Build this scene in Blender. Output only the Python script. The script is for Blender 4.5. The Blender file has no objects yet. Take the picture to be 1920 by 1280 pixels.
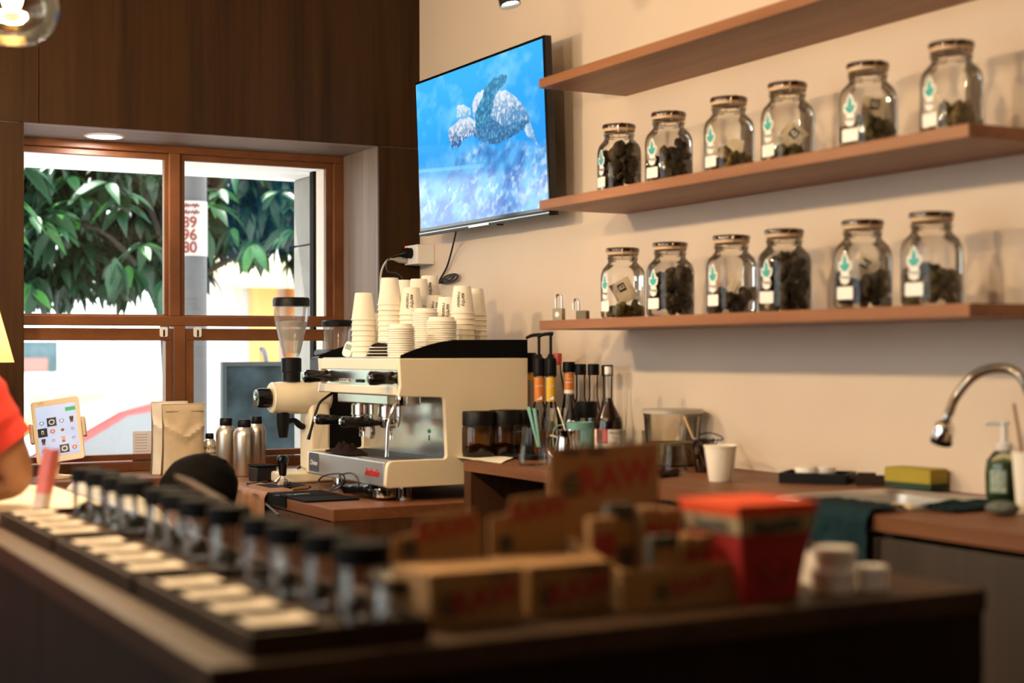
import bpy, math, random
import numpy as np
from mathutils import Vector, Matrix, noise

# ------------------------------------------------------------------ camera, sky, sun, exposure
S = bpy.context.scene
COL = S.collection
CAM = Vector((5.3391, -2.4870, 1.25))
FW = Vector((-0.879719, 0.475423, 0.0082099))
RT = Vector((0.4754166, 0.8797562, -0.0028411))
UP = Vector((0.0085735, -0.0014037, 0.9999623))
FPX = 2881.2
cd = bpy.data.cameras.new('camera')
cam = bpy.data.objects.new('camera', cd)
COL.objects.link(cam)
cam.matrix_world = Matrix(((RT.x, UP.x, -FW.x, CAM.x), (RT.y, UP.y, -FW.y, CAM.y), (RT.z, UP.z, -FW.z, CAM.z), (0, 0, 0, 1)))
cd.sensor_width = 36.0
cd.lens = FPX / 1920 * 36
cd.clip_start = 0.05
cd.dof.use_dof = True
cd.dof.focus_distance = 5.5
cd.dof.aperture_fstop = 2.3
S.camera = cam

w = bpy.data.worlds.new('sky'); S.world = w; w.use_nodes = True
bg = w.node_tree.nodes['Background']
bg.inputs[0].default_value = (0.94, 0.98, 1.0, 1)
bg.inputs[1].default_value = 3.2

def sun_lamp():
    l = bpy.data.lights.new('sun', 'SUN'); l.energy = 10.0; l.angle = 0.02; l.color = (1, 0.95, 0.86)
    o = bpy.data.objects.new('sun', l); COL.objects.link(o)
    o.rotation_euler = Vector((0.35, 0.25, -1.0)).to_track_quat('-Z', 'Y').to_euler()
    o.location = (-6, -2, 10)
sun_lamp()

vs = S.view_settings
vs.view_transform = 'Standard'; vs.look = 'None'; vs.gamma = 1.0; vs.exposure = 0.35
vs.use_curve_mapping = False

# ------------------------------------------------------------------ helpers
def at(px, py, axis, val):
    """World point seen at a pixel of the 1920x1280 photograph on the plane axis = val."""
    d = FW + RT * ((px - 960) / FPX) + UP * ((640 - py) / FPX)
    i = 'xyz'.index(axis)
    t = (val - CAM[i]) / d[i]
    return CAM + d * t

class MB:
    def __init__(s):
        s.v = []; s.f = []
    def add(s, vs_, fs, M=None):
        b = len(s.v)
        s.v += [tuple(M @ Vector(p)) if M is not None else tuple(p) for p in vs_]
        s.f += [tuple(i + b for i in f) for f in fs]
        return s
    def box(s, x0, x1, y0, y1, z0, z1, M=None):
        v = [(x0, y0, z0), (x1, y0, z0), (x1, y1, z0), (x0, y1, z0), (x0, y0, z1), (x1, y0, z1), (x1, y1, z1), (x0, y1, z1)]
        return s.add(v, [(3, 2, 1, 0), (4, 5, 6, 7), (0, 1, 5, 4), (1, 2, 6, 5), (2, 3, 7, 6), (3, 0, 4, 7)], M)
    def lathe(s, prof, n=24, c=(0, 0, 0), sq=2.0, M=None, cap=True, squash=(1, 1)):
        """prof: (radius, z[, exponent]) from bottom to top; exponent > 2 gives a rounded square ring."""
        v = []; f = []; rows = []
        for p in prof:
            r, z = p[0], p[1]; e = p[2] if len(p) > 2 else sq
            if r < 1e-6:
                rows.append([len(v)]); v.append((c[0], c[1], c[2] + z)); continue
            row = []
            for i in range(n):
                a = 2 * math.pi * i / n
                ca, sa = math.cos(a), math.sin(a)
                k = 1.0 if e == 2.0 else (abs(ca) ** e + abs(sa) ** e) ** (-1.0 / e)
                row.append(len(v)); v.append((c[0] + r * k * ca * squash[0], c[1] + r * k * sa * squash[1], c[2] + z))
            rows.append(row)
        for a, b in zip(rows, rows[1:]):
            if len(a) == 1 and len(b) == 1: continue
            for i in range(n):
                j = (i + 1) % n
                if len(a) == 1: f.append((a[0], b[j], b[i]))
                elif len(b) == 1: f.append((a[i], a[j], b[0]))
                else: f.append((a[i], a[j], b[j], b[i]))
        if cap:
            if len(rows[0]) > 1: f.append(tuple(reversed(rows[0])))
            if len(rows[-1]) > 1: f.append(tuple(rows[-1]))
        return s.add(v, f, M)
    def tube(s, pts, r, n=8, M=None, cap=True):
        pts = [Vector(p) for p in pts]
        k = len(pts)
        rs = r if isinstance(r, (list, tuple)) else [r] * k
        v = []; f = []
        nrm = None
        for i, p in enumerate(pts):
            t = (pts[min(i + 1, k - 1)] - pts[max(i - 1, 0)])
            if t.length < 1e-9: t = Vector((0, 0, 1))
            t.normalize()
            if nrm is None:
                nrm = t.orthogonal().normalized()
            else:
                nrm = (nrm - t * nrm.dot(t))
                nrm = nrm.normalized() if nrm.length > 1e-6 else t.orthogonal().normalized()
            bn = t.cross(nrm)
            for j in range(n):
                a = 2 * math.pi * j / n
                v.append(p + (nrm * math.cos(a) + bn * math.sin(a)) * rs[i])
        for i in range(k - 1):
            for j in range(n):
                jj = (j + 1) % n
                f.append((i * n + j, i * n + jj, (i + 1) * n + jj, (i + 1) * n + j))
        if cap:
            f.append(tuple(reversed(range(n)))); f.append(tuple(range((k - 1) * n, k * n)))
        return s.add(v, f, M)
    def cyl(s, p0, p1, r0, r1=None, n=20, M=None):
        return s.tube([p0, p1], [r0, r0 if r1 is None else r1], n, M)
    def prism(s, poly, axis, d0, d1, M=None):
        """poly: 2D points; axis x -> (y,z), y -> (x,z), z -> (x,y)."""
        def p3(a, b, d):
            return (d, a, b) if axis == 'x' else (a, d, b) if axis == 'y' else (a, b, d)
        n = len(poly)
        v = [p3(a, b, d0) for a, b in poly] + [p3(a, b, d1) for a, b in poly]
        f = [tuple(range(n)), tuple(reversed(range(n, 2 * n)))]
        f += [(i, i + n, (i + 1) % n + n, (i + 1) % n) for i in range(n)]
        return s.add(v, f, M)
    def ball(s, c, r, nu=12, nv=8, M=None, fn=None):
        r = r if isinstance(r, (list, tuple)) else (r, r, r)
        v = [(c[0], c[1], c[2] - r[2])]; f = []
        for i in range(1, nv):
            t = math.pi * i / nv
            for j in range(nu):
                a = 2 * math.pi * j / nu
                v.append((c[0] + r[0] * math.sin(t) * math.cos(a), c[1] + r[1] * math.sin(t) * math.sin(a), c[2] - r[2] * math.cos(t)))
        v.append((c[0], c[1], c[2] + r[2]))
        if fn: v = [fn(p) for p in v]
        L = len(v) - 1
        for j in range(nu):
            jj = (j + 1) % nu
            f.append((0, 1 + jj, 1 + j)); f.append((L, L - nu + j, L - nu + jj))
            for i in range(nv - 2):
                a = 1 + i * nu
                f.append((a + j, a + jj, a + nu + jj, a + nu + j))
        return s.add(v, f, M)
    def sheet(s, fn, nu, nv, th=0.0, M=None):
        """A (cloth) sheet fn(u, v) -> point, thickened by th along z."""
        top = [fn(i / nu, j / nv) for j in range(nv + 1) for i in range(nu + 1)]
        W = nu + 1
        f = [(j * W + i, j * W + i + 1, (j + 1) * W + i + 1, (j + 1) * W + i) for j in range(nv) for i in range(nu)]
        if th:
            n = len(top)
            nr = []
            for j in range(nv + 1):
                for i in range(nu + 1):
                    a = Vector(top[j * W + min(i + 1, nu)]) - Vector(top[j * W + max(i - 1, 0)])
                    b = Vector(top[min(j + 1, nv) * W + i]) - Vector(top[max(j - 1, 0) * W + i])
                    c = a.cross(b); nr.append(c.normalized() if c.length > 1e-12 else Vector((0, 0, 1)))
            bot = [tuple(Vector(p) - q * th) for p, q in zip(top, nr)]
            f += [tuple(reversed([i + n for i in q])) for q in f]
            rim = [i for i in range(W)] + [j * W + nu for j in range(1, nv + 1)] + [nv * W + i for i in range(nu - 1, -1, -1)] + [j * W for j in range(nv - 1, 0, -1)]
            f += [(rim[(k + 1) % len(rim)], rim[k], rim[k] + n, rim[(k + 1) % len(rim)] + n) for k in range(len(rim))]
            top = top + bot
        return s.add(top, f, M)
    def mesh(s, name, mat, smooth=True, angle=40):
        me = bpy.data.meshes.new(name)
        me.from_pydata(s.v, [], s.f); me.validate(); me.update()
        if mat: me.materials.append(mat)
        if smooth:
            me.polygons.foreach_set('use_smooth', [True] * len(me.polygons))
            me.set_sharp_from_angle(angle=math.radians(angle))
        return me
    def build(s, name, mat, parent=None, world=False, smooth=True, bevel=0, angle=40, seg=2):
        off = None
        if world and parent is not None:
            off = Vector((0, 0, 0)); q = parent
            while q is not None: off += q.location; q = q.parent
            s.v = [tuple(Vector(p) - off) for p in s.v]
        o = bpy.data.objects.new(name, s.mesh(name, mat, smooth, angle))
        COL.objects.link(o)
        if parent is not None: o.parent = parent
        if bevel:
            m = o.modifiers.new('bevel', 'BEVEL'); m.width = bevel; m.segments = seg; m.limit_method = 'ANGLE'; m.angle_limit = math.radians(40)
        return o

def tag(o, label=None, cat=None, group=None, kind=None):
    if label: o['label'] = label
    if cat: o['category'] = cat
    if group: o['group'] = group
    if kind: o['kind'] = kind
    return o
def thing(name, label, cat, loc=(0, 0, 0), rz=0.0, group=None, kind=None):
    o = bpy.data.objects.new(name, None); COL.objects.link(o); o.empty_display_size = 0.05
    o.location = loc; o.rotation_euler = (0, 0, rz)
    return tag(o, label, cat, group, kind)
def solo(mb, name, mat, label, cat, loc=(0, 0, 0), rz=0.0, group=None, **k):
    """A thing that is one mesh; the mesh is given around loc."""
    o = mb.build(name, mat, **k); o.location = loc; o.rotation_euler = (0, 0, rz)
    return tag(o, label, cat, group)
def wsolo(mb, name, mat, label, cat, loc, group=None, **k):
    """As solo, the mesh given in world coordinates."""
    L = Vector(loc); mb.v = [tuple(Vector(p) - L) for p in mb.v]
    return solo(mb, name, mat, label, cat, loc, 0.0, group, **k)
def struct(mb, name, mat, parent=None, **k):
    o = mb.build(name, mat, parent, **k)
    if parent is None: o['kind'] = 'structure'
    return o
def kids(o): return [c for c in COL.objects if c.parent is o]
def copy_tree(o, parent=None, cache={}):
    c = o.copy(); COL.objects.link(c); c.parent = parent
    for ch in list(o.children): copy_tree(ch, c)
    return c

_txt = {}
def text_mesh(body, size, depth=0.0, align='CENTER', shear=0.0, bold=0.0):
    k = (body, size, depth, align, shear, bold)
    if k not in _txt:
        c = bpy.data.curves.new('lettering', 'FONT'); c.body = body; c.size = size; c.extrude = depth; c.align_x = align; c.align_y = 'CENTER'
        c.shear = shear; c.offset = bold; c.resolution_u = 3
        o = bpy.data.objects.new('lettering_source', c); COL.objects.link(o)
        dg = bpy.context.evaluated_depsgraph_get(); dg.update()
        me = bpy.data.meshes.new_from_object(o.evaluated_get(dg)); me.name = 'lettering'
        bpy.data.objects.remove(o); bpy.data.curves.remove(c)
        _txt[k] = me
    return _txt[k]
def basis(right, up, loc):
    r = Vector(right).normalized(); u = Vector(up); u = (u - r * u.dot(r)).normalized(); n = r.cross(u)
    return Matrix(((r.x, u.x, n.x, loc[0]), (r.y, u.y, n.y, loc[1]), (r.z, u.z, n.z, loc[2]), (0, 0, 0, 1)))
def lettering(body, size, mat, parent, loc, right, up, depth=0.0002, name='lettering', **k):
    me = text_mesh(body, size, depth, **k).copy(); me.materials.clear(); me.materials.append(mat)
    o = bpy.data.objects.new(name, me); COL.objects.link(o)
    o.parent = parent; o.matrix_local = basis(right, up, loc)
    return o
def wrap_text(body, size, mat, parent, radius_at, z0, ang0, name='lettering', spin=0.0, **k):
    """Lettering bent round a lathe shape: radius_at(z), spin turns the line of text."""
    me = text_mesh(body, size, 0.0, **k).copy(); me.materials.clear(); me.materials.append(mat)
    cs, sn = math.cos(spin), math.sin(spin)
    for v in me.vertices:
        x = v.co.x * cs - v.co.y * sn; y = v.co.x * sn + v.co.y * cs
        r = radius_at(z0 + y) + 0.0005
        a = ang0 + x / r
        v.co = (r * math.cos(a), r * math.sin(a), z0 + y)
    o = bpy.data.objects.new(name, me); COL.objects.link(o); o.parent = parent
    return o

# ------------------------------------------------------------------ materials
MATS = {}
def mat(name, col=(0.5, 0.5, 0.5), rough=0.5, metal=0.0, spec=0.5, coat=0.0, emit=None, estr=1.0, bump=0.0, bscale=200.0, var=0.0, vscale=8.0, trans=0.0, sheen=0.0, stretch=None):
    if name in MATS: return MATS[name]
    m = bpy.data.materials.new(name); m.use_nodes = True
    nt = m.node_tree; b = nt.nodes['Principled BSDF']
    b.inputs['Base Color'].default_value = (*col, 1); b.inputs['Roughness'].default_value = rough
    b.inputs['Metallic'].default_value = metal; b.inputs['Specular IOR Level'].default_value = spec
    b.inputs['Coat Weight'].default_value = coat; b.inputs['Coat Roughness'].default_value = 0.08
    b.inputs['Transmission Weight'].default_value = trans
    b.inputs['Sheen Weight'].default_value = sheen
    if emit:
        b.inputs['Emission Color'].default_value = (*emit, 1); b.inputs['Emission Strength'].default_value = estr
    if var or bump:
        tc = nt.nodes.new('ShaderNodeTexCoord'); mp = nt.nodes.new('ShaderNodeMapping'); nt.links.new(tc.outputs['Object'], mp.inputs[0])
        if stretch: mp.inputs['Scale'].default_value = stretch
    if var:
        n = nt.nodes.new('ShaderNodeTexNoise'); n.inputs['Scale'].default_value = vscale; n.inputs['Detail'].default_value = 5
        nt.links.new(mp.outputs[0], n.inputs['Vector'])
        r = nt.nodes.new('ShaderNodeMapRange'); r.inputs['From Min'].default_value = 0.3; r.inputs['From Max'].default_value = 0.7
        r.inputs['To Min'].default_value = 1 - var; r.inputs['To Max'].default_value = 1 + var
        nt.links.new(n.outputs['Fac'], r.inputs['Value'])
        mx = nt.nodes.new('ShaderNodeVectorMath'); mx.operation = 'SCALE'; mx.inputs[0].default_value = col
        nt.links.new(r.outputs[0], mx.inputs['Scale']); nt.links.new(mx.outputs[0], b.inputs['Base Color'])
    if bump:
        n2 = nt.nodes.new('ShaderNodeTexNoise'); n2.inputs['Scale'].default_value = bscale; n2.inputs['Detail'].default_value = 3
        nt.links.new(mp.outputs[0], n2.inputs['Vector'])
        bp = nt.nodes.new('ShaderNodeBump'); bp.inputs['Strength'].default_value = bump; bp.inputs['Distance'].default_value = 0.002
        nt.links.new(n2.outputs['Fac'], bp.inputs['Height']); nt.links.new(bp.outputs[0], b.inputs['Normal'])
    MATS[name] = m
    return m
def wood(name, a, b_, grain=(1, 30, 30), rough=0.45, coat=0.0, scale=2.0, band=0.5, spec=0.4):
    """Veneer: a long stretched noise along the grain between two browns."""
    if name in MATS: return MATS[name]
    m = bpy.data.materials.new(name); m.use_nodes = True
    nt = m.node_tree; b = nt.nodes['Principled BSDF']
    tc = nt.nodes.new('ShaderNodeTexCoord'); mp = nt.nodes.new('ShaderNodeMapping'); mp.inputs['Scale'].default_value = grain
    nt.links.new(tc.outputs['Object'], mp.inputs[0])
    n = nt.nodes.new('ShaderNodeTexNoise'); n.inputs['Scale'].default_value = scale; n.inputs['Detail'].default_value = 8; n.inputs['Roughness'].default_value = 0.65
    nt.links.new(mp.outputs[0], n.inputs['Vector'])
    n2 = nt.nodes.new('ShaderNodeTexNoise'); n2.inputs['Scale'].default_value = scale * 0.23; n2.inputs['Detail'].default_value = 2
    nt.links.new(mp.outputs[0], n2.inputs['Vector'])
    mx = nt.nodes.new('ShaderNodeMix'); mx.data_type = 'FLOAT'; mx.inputs[0].default_value = band
    nt.links.new(n.outputs['Fac'], mx.inputs[2]); nt.links.new(n2.outputs['Fac'], mx.inputs[3])
    cr = nt.nodes.new('ShaderNodeValToRGB'); cr.color_ramp.elements[0].position = 0.36; cr.color_ramp.elements[1].position = 0.64
    cr.color_ramp.elements[0].color = (*a, 1); cr.color_ramp.elements[1].color = (*b_, 1)
    nt.links.new(mx.outputs[0], cr.inputs[0]); nt.links.new(cr.outputs[0], b.inputs['Base Color'])
    b.inputs['Roughness'].default_value = rough; b.inputs['Coat Weight'].default_value = coat; b.inputs['Specular IOR Level'].default_value = spec
    bp = nt.nodes.new('ShaderNodeBump'); bp.inputs['Strength'].default_value = 0.12; bp.inputs['Distance'].default_value = 0.001
    nt.links.new(n.outputs['Fac'], bp.inputs['Height']); nt.links.new(bp.outputs[0], b.inputs['Normal'])
    MATS[name] = m
    return m
def glass(name, tint=(0.97, 0.985, 0.97), edge=(0.74, 0.75, 0.71), milk=0.0, ior=1.45, rough=0.02, boost=1.0, power=5.0):
    """Thin blown-glass wall: see-through, darker where one looks along the wall, with clear reflections."""
    if name in MATS: return MATS[name]
    m = bpy.data.materials.new(name); m.use_nodes = True
    nt = m.node_tree; nt.nodes.remove(nt.nodes['Principled BSDF']); out = nt.nodes['Material Output']
    lw = nt.nodes.new('ShaderNodeLayerWeight'); lw.inputs['Blend'].default_value = 0.5
    pw = nt.nodes.new('ShaderNodeMath'); pw.operation = 'POWER'; pw.inputs[1].default_value = power
    nt.links.new(lw.outputs['Facing'], pw.inputs[0])
    mc = nt.nodes.new('ShaderNodeMix'); mc.data_type = 'RGBA'; mc.inputs[6].default_value = (*tint, 1); mc.inputs[7].default_value = (*edge, 1)
    nt.links.new(pw.outputs[0], mc.inputs[0])
    tr = nt.nodes.new('ShaderNodeBsdfTransparent'); nt.links.new(mc.outputs[2], tr.inputs[0])
    gl = nt.nodes.new('ShaderNodeBsdfGlossy'); gl.inputs['Roughness'].default_value = rough
    fr = nt.nodes.new('ShaderNodeFresnel'); fr.inputs[0].default_value = ior
    mu = nt.nodes.new('ShaderNodeMath'); mu.operation = 'MULTIPLY'; mu.inputs[1].default_value = boost; mu.use_clamp = True
    nt.links.new(fr.outputs[0], mu.inputs[0])
    ms = nt.nodes.new('ShaderNodeMixShader')
    nt.links.new(mu.outputs[0], ms.inputs[0]); nt.links.new(tr.outputs[0], ms.inputs[1]); nt.links.new(gl.outputs[0], ms.inputs[2])
    if milk:
        df = nt.nodes.new('ShaderNodeBsdfDiffuse'); df.inputs[0].default_value = (0.8, 0.78, 0.75, 1)
        m2 = nt.nodes.new('ShaderNodeMixShader'); m2.inputs[0].default_value = milk
        nt.links.new(ms.outputs[0], m2.inputs[1]); nt.links.new(df.outputs[0], m2.inputs[2]); ms = m2
    nt.links.new(ms.outputs[0], out.inputs[0])
    MATS[name] = m
    return m
def attr_mat(name, emit=0.0, rough=0.15):
    """Flat print or a lit screen: colours stored on the mesh."""
    if name in MATS: return MATS[name]
    m = bpy.data.materials.new(name); m.use_nodes = True
    nt = m.node_tree; b = nt.nodes['Principled BSDF']
    a = nt.nodes.new('ShaderNodeAttribute'); a.attribute_name = 'Col'
    b.inputs['Roughness'].default_value = rough
    if emit:
        b.inputs['Base Color'].default_value = (0.01, 0.01, 0.012, 1)
        nt.links.new(a.outputs['Color'], b.inputs['Emission Color']); b.inputs['Emission Strength'].default_value = emit
    else: nt.links.new(a.outputs['Color'], b.inputs['Base Color'])
    MATS[name] = m
    return m
def lamp_mat(name, col, strength):
    return mat(name, (0.8, 0.8, 0.8), 0.5, emit=col, estr=strength)
def paint_grid(name, w_, h_, nx, ny, img, m, parent, M):
    """A flat screen or print w_ x h_ whose vertices carry the colours img[ny+1, nx+1, 3] (row 0 at the top)."""
    xs = np.linspace(-w_ / 2, w_ / 2, nx + 1); ys = np.linspace(h_ / 2, -h_ / 2, ny + 1)
    v = [tuple(M @ Vector((x, y, 0))) for y in ys for x in xs]
    W = nx + 1
    f = [((j + 1) * W + i, (j + 1) * W + i + 1, j * W + i + 1, j * W + i) for j in range(ny) for i in range(nx)]
    me = bpy.data.meshes.new(name); me.from_pydata(v, [], f); me.materials.append(m)
    ca = me.color_attributes.new('Col', 'FLOAT_COLOR', 'POINT')
    c = np.ones((W * (ny + 1), 4), np.float32); c[:, :3] = img.reshape(-1, 3)
    ca.data.foreach_set('color', c.ravel())
    o = bpy.data.objects.new(name, me); COL.objects.link(o); o.parent = parent
    return o
def arc(c, r, a0, a1, n, plane='xz'):
    out = []
    for i in range(n + 1):
        a = a0 + (a1 - a0) * i / n
        u_, v_ = r * math.cos(a), r * math.sin(a)
        out.append((c[0] + u_, c[1], c[2] + v_) if plane == 'xz' else (c[0], c[1] + u_, c[2] + v_) if plane == 'yz' else (c[0] + u_, c[1] + v_, c[2]))
    return out
def rrect(x0, x1, y0, y1, r, n=4):
    p = []
    for cx, cy, a in ((x1 - r, y1 - r, 0), (x0 + r, y1 - r, 90), (x0 + r, y0 + r, 180), (x1 - r, y0 + r, 270)):
        for i in range(n + 1):
            t = math.radians(a + 90 * i / n); p.append((cx + r * math.cos(t), cy + r * math.sin(t)))
    return p
def smooth_path(pts, n=8):
    """Catmull-Rom through the points."""
    P = [Vector(p) for p in pts]; P = [P[0] * 2 - P[1]] + P + [P[-1] * 2 - P[-2]]
    out = []
    for i in range(1, len(P) - 2):
        for k in range(n):
            t = k / n; a, b, c, d = P[i - 1], P[i], P[i + 1], P[i + 2]
            out.append(0.5 * ((2 * b) + (c - a) * t + (2 * a - 5 * b + 4 * c - d) * t * t + (3 * b - a - 3 * c + d) * t ** 3))
    out.append(P[-2]); return out

srgb = lambda r, g, b: tuple(((c / 255) / 12.92 if c / 255 <= 0.04045 else ((c / 255 + 0.055) / 1.055) ** 2.4) for c in (r, g, b))

M_cream = mat('wall_paint_cream', (0.67, 0.55, 0.435), 0.75, bump=0.06, bscale=350, var=0.025, vscale=3)
M_veneer = wood('dark_veneer', (0.019, 0.0080, 0.0026), (0.046, 0.0195, 0.0062), grain=(30, 30, 1.0), rough=0.5, scale=1.6, spec=0.14)
M_frame = wood('window_frame_wood', (0.105, 0.034, 0.009), (0.20, 0.072, 0.020), grain=(20, 3, 3), rough=0.4, scale=2.5)
M_shelf = wood('shelf_wood', (0.20, 0.076, 0.031), (0.31, 0.135, 0.060), grain=(1.2, 26, 26), rough=0.45, scale=2.2, spec=0.3)
M_work = wood('worktop_wood', (0.115, 0.041, 0.015), (0.20, 0.080, 0.031), grain=(1.0, 22, 22), rough=0.5, scale=2.0, spec=0.3)
M_cab = wood('cabinet_wood', (0.050, 0.020, 0.009), (0.095, 0.040, 0.018), grain=(22, 22, 1.0), rough=0.5, scale=2.0, spec=0.2)
M_cab2 = wood('cabinet_door_greybrown', (0.030, 0.020, 0.013), (0.048, 0.033, 0.022), grain=(22, 22, 1.0), rough=0.5, scale=2.0)
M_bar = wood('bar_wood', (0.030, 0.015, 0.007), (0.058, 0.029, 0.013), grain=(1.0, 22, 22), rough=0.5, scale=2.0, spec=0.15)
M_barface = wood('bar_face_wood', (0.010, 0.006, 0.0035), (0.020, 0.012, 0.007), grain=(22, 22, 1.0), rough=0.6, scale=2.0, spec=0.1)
M_floor = mat('floor_concrete', (0.05, 0.042, 0.035), 0.5, var=0.2, vscale=2)
M_ceil = mat('ceiling_paint', (0.72, 0.66, 0.58), 0.8, var=0.02)
M_black = mat('black_plastic', (0.0045, 0.0045, 0.005), 0.4, spec=0.18)
M_gloss = mat('glossy_black', (0.004, 0.004, 0.0045), 0.12, spec=0.4, coat=0.1)
M_matte = mat('matte_black', (0.003, 0.003, 0.003), 0.7, spec=0.08)
M_steel = mat('brushed_steel', (0.68, 0.66, 0.62), 0.42, 1.0, bump=0.05, bscale=300, stretch=(1, 40, 40))
M_chrome = mat('chrome', (0.78, 0.77, 0.75), 0.08, 1.0)
M_mirror = mat('polished_steel', (0.70, 0.68, 0.64), 0.24, 1.0, var=0.05, vscale=20)
M_alu = mat('brushed_aluminium', (0.66, 0.61, 0.52), 0.33, 1.0, bump=0.08, bscale=60, stretch=(1, 1, 40))
M_enamel = mat('cream_enamel', (0.74, 0.64, 0.46), 0.35, coat=0.3, var=0.015)
M_white = mat('white_plastic', (0.78, 0.76, 0.72), 0.4)
M_paper = mat('cup_paper', (0.82, 0.76, 0.64), 0.7, var=0.02, vscale=30)
M_lid = mat('lid_plastic', (0.84, 0.79, 0.68), 0.45)
M_ink = mat('black_ink', (0.015, 0.013, 0.012), 0.7)
M_cord = mat('black_cable', (0.012, 0.012, 0.012), 0.5)
M_glass = glass('clear_glass', boost=0.7)
M_rod = glass('glass_rod', (0.97, 0.98, 0.96), (0.86, 0.87, 0.84), boost=0.35)
M_lining = wood('pale_lining', (0.16, 0.115, 0.090), (0.27, 0.205, 0.165), grain=(30, 30, 1.0), rough=0.5, scale=1.6, spec=0.3)
M_soffit = wood('pale_soffit', (0.16, 0.115, 0.090), (0.27, 0.205, 0.165), grain=(30, 1.0, 30), rough=0.5, scale=1.6, spec=0.3)
M_jar = glass('jar_glass', (0.98, 0.98, 0.965), (0.60, 0.57, 0.50), power=5.0, boost=0.9)
M_pane = glass('window_glass', (0.97, 0.985, 0.98), (0.9, 0.93, 0.92), boost=0.8)
M_amber = glass('brown_glass', (0.50, 0.34, 0.20), (0.10, 0.05, 0.02), boost=1.4)
M_hopper = glass('hopper_plastic', (0.94, 0.94, 0.93), (0.86, 0.86, 0.85), milk=0.10, boost=0.6, rough=0.06, power=5.0)
M_label = mat('label_white', (0.85, 0.80, 0.74), 0.6)
M_teal = mat('teal_print', (0.035, 0.36, 0.34), 0.5)

# ------------------------------------------------------------------ the room
RX, RY, RZ = 7.6, -4.4, 3.0           # extent of the room; window wall at x = 0, shelf wall at y = 0
YL, YR, ZS, XW = -1.4715, -0.1704, 2.037, -0.39   # window opening and depth of its reveal
ZSILL = 0.82

struct(MB().box(-0.5, RX + 0.2, RY - 0.2, 0.2, -0.12, 0.0), 'floor', M_floor, smooth=False)
struct(MB().box(-0.45, RX + 0.2, RY - 0.2, 0.2, RZ, RZ + 0.15), 'ceiling', M_ceil, smooth=False)
struct(MB().box(-0.45, RX + 0.2, 0.0, 0.15, 0.0, RZ), 'wall_right', M_cream, smooth=False)
struct(MB().box(RX, RX + 0.15, RY, 0.0, 0.0, RZ), 'wall_front', M_veneer, smooth=False)
# street front on the left, with its shop window
def shop_front():
    x0, x1, z0, z1 = 0.3, 4.3, 0.6, 2.7
    b = MB()
    b.box(-0.45, x0, RY - 0.15, RY, 0, RZ).box(x1, RX + 0.2, RY - 0.15, RY, 0, RZ).box(x0, x1, RY - 0.15, RY, 0, z0).box(x0, x1, RY - 0.15, RY, z1, RZ)
    struct(b, 'wall_left', M_cream, smooth=False)
    w_ = MB(); xx = (x0, x0 + 1.0, x0 + 2.0, x0 + 3.0, x1)
    for x in xx: w_.box(x - 0.03, x + 0.03, RY - 0.10, RY - 0.03, z0, z1)
    w_.box(x0, x1, RY - 0.10, RY - 0.03, z0, z0 + 0.06).box(x0, x1, RY - 0.10, RY - 0.03, z1 - 0.06, z1)
    o = struct(w_, 'window_2', M_frame, smooth=False)
    for a, c in zip(xx, xx[1:]): MB().box(a + 0.03, c - 0.03, RY - 0.066, RY - 0.06, z0 + 0.06, z1 - 0.06).build('pane', M_pane, o, smooth=False)
shop_front()

# window wall: masonry core behind veneer panels
core = MB()
core.box(XW - 0.06, -0.014, RY, YL - 0.014, 0, RZ)
core.box(XW - 0.06, -0.014, YR + 0.014, 0, 0, RZ)
core.box(XW - 0.06, -0.014, YL - 0.014, YR + 0.014, ZS + 0.014, RZ)
core.box(XW - 0.06, -0.014, YL - 0.014, YR + 0.014, 0, ZSILL - 0.03)
WB = struct(core, 'wall_back', mat('masonry', (0.55, 0.53, 0.50), 0.85), smooth=False)
g = 0.0012
ysm = at(73, 120, 'x', 0).y
for y0, y1, z0, z1 in ((ysm + g, -0.001, ZS + g, RZ), (-2.62 + g, ysm - g, ZS + g, RZ), (-3.84 + g, -2.62 - g, ZS + g, RZ), (RY, -3.84 - g, ZS + g, RZ),
                       (YR, -0.001, 0, ZS - g), (-2.62 + g, YL, 0, ZS - g), (-3.84 + g, -2.62 - g, 0, ZS - g), (RY, -3.84 - g, 0, ZS - g), (YL + g, YR - g, 0, ZSILL - 0.03)):
    MB().box(-0.014, 0.0, y0, y1, z0, z1).build('veneer_panel', M_veneer, WB, smooth=False, bevel=0.0008, seg=1)
MB().box(XW, -0.0142, YR, YR + 0.013, ZSILL, ZS).build('reveal_lining', M_lining, WB, smooth=False)
MB().box(XW, -0.0142, YL - 0.013, YL, ZSILL, ZS).build('reveal_lining', M_lining, WB, smooth=False)
MB().box(XW, -0.0142, YL, YR, ZS, ZS + 0.013).build('soffit_lining', M_soffit, WB, smooth=False)
MB().box(XW, 0.012, YL, YR, ZSILL - 0.03, ZSILL - 0.0005).build('window_sill', M_work, WB, smooth=False, bevel=0.002)

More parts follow.
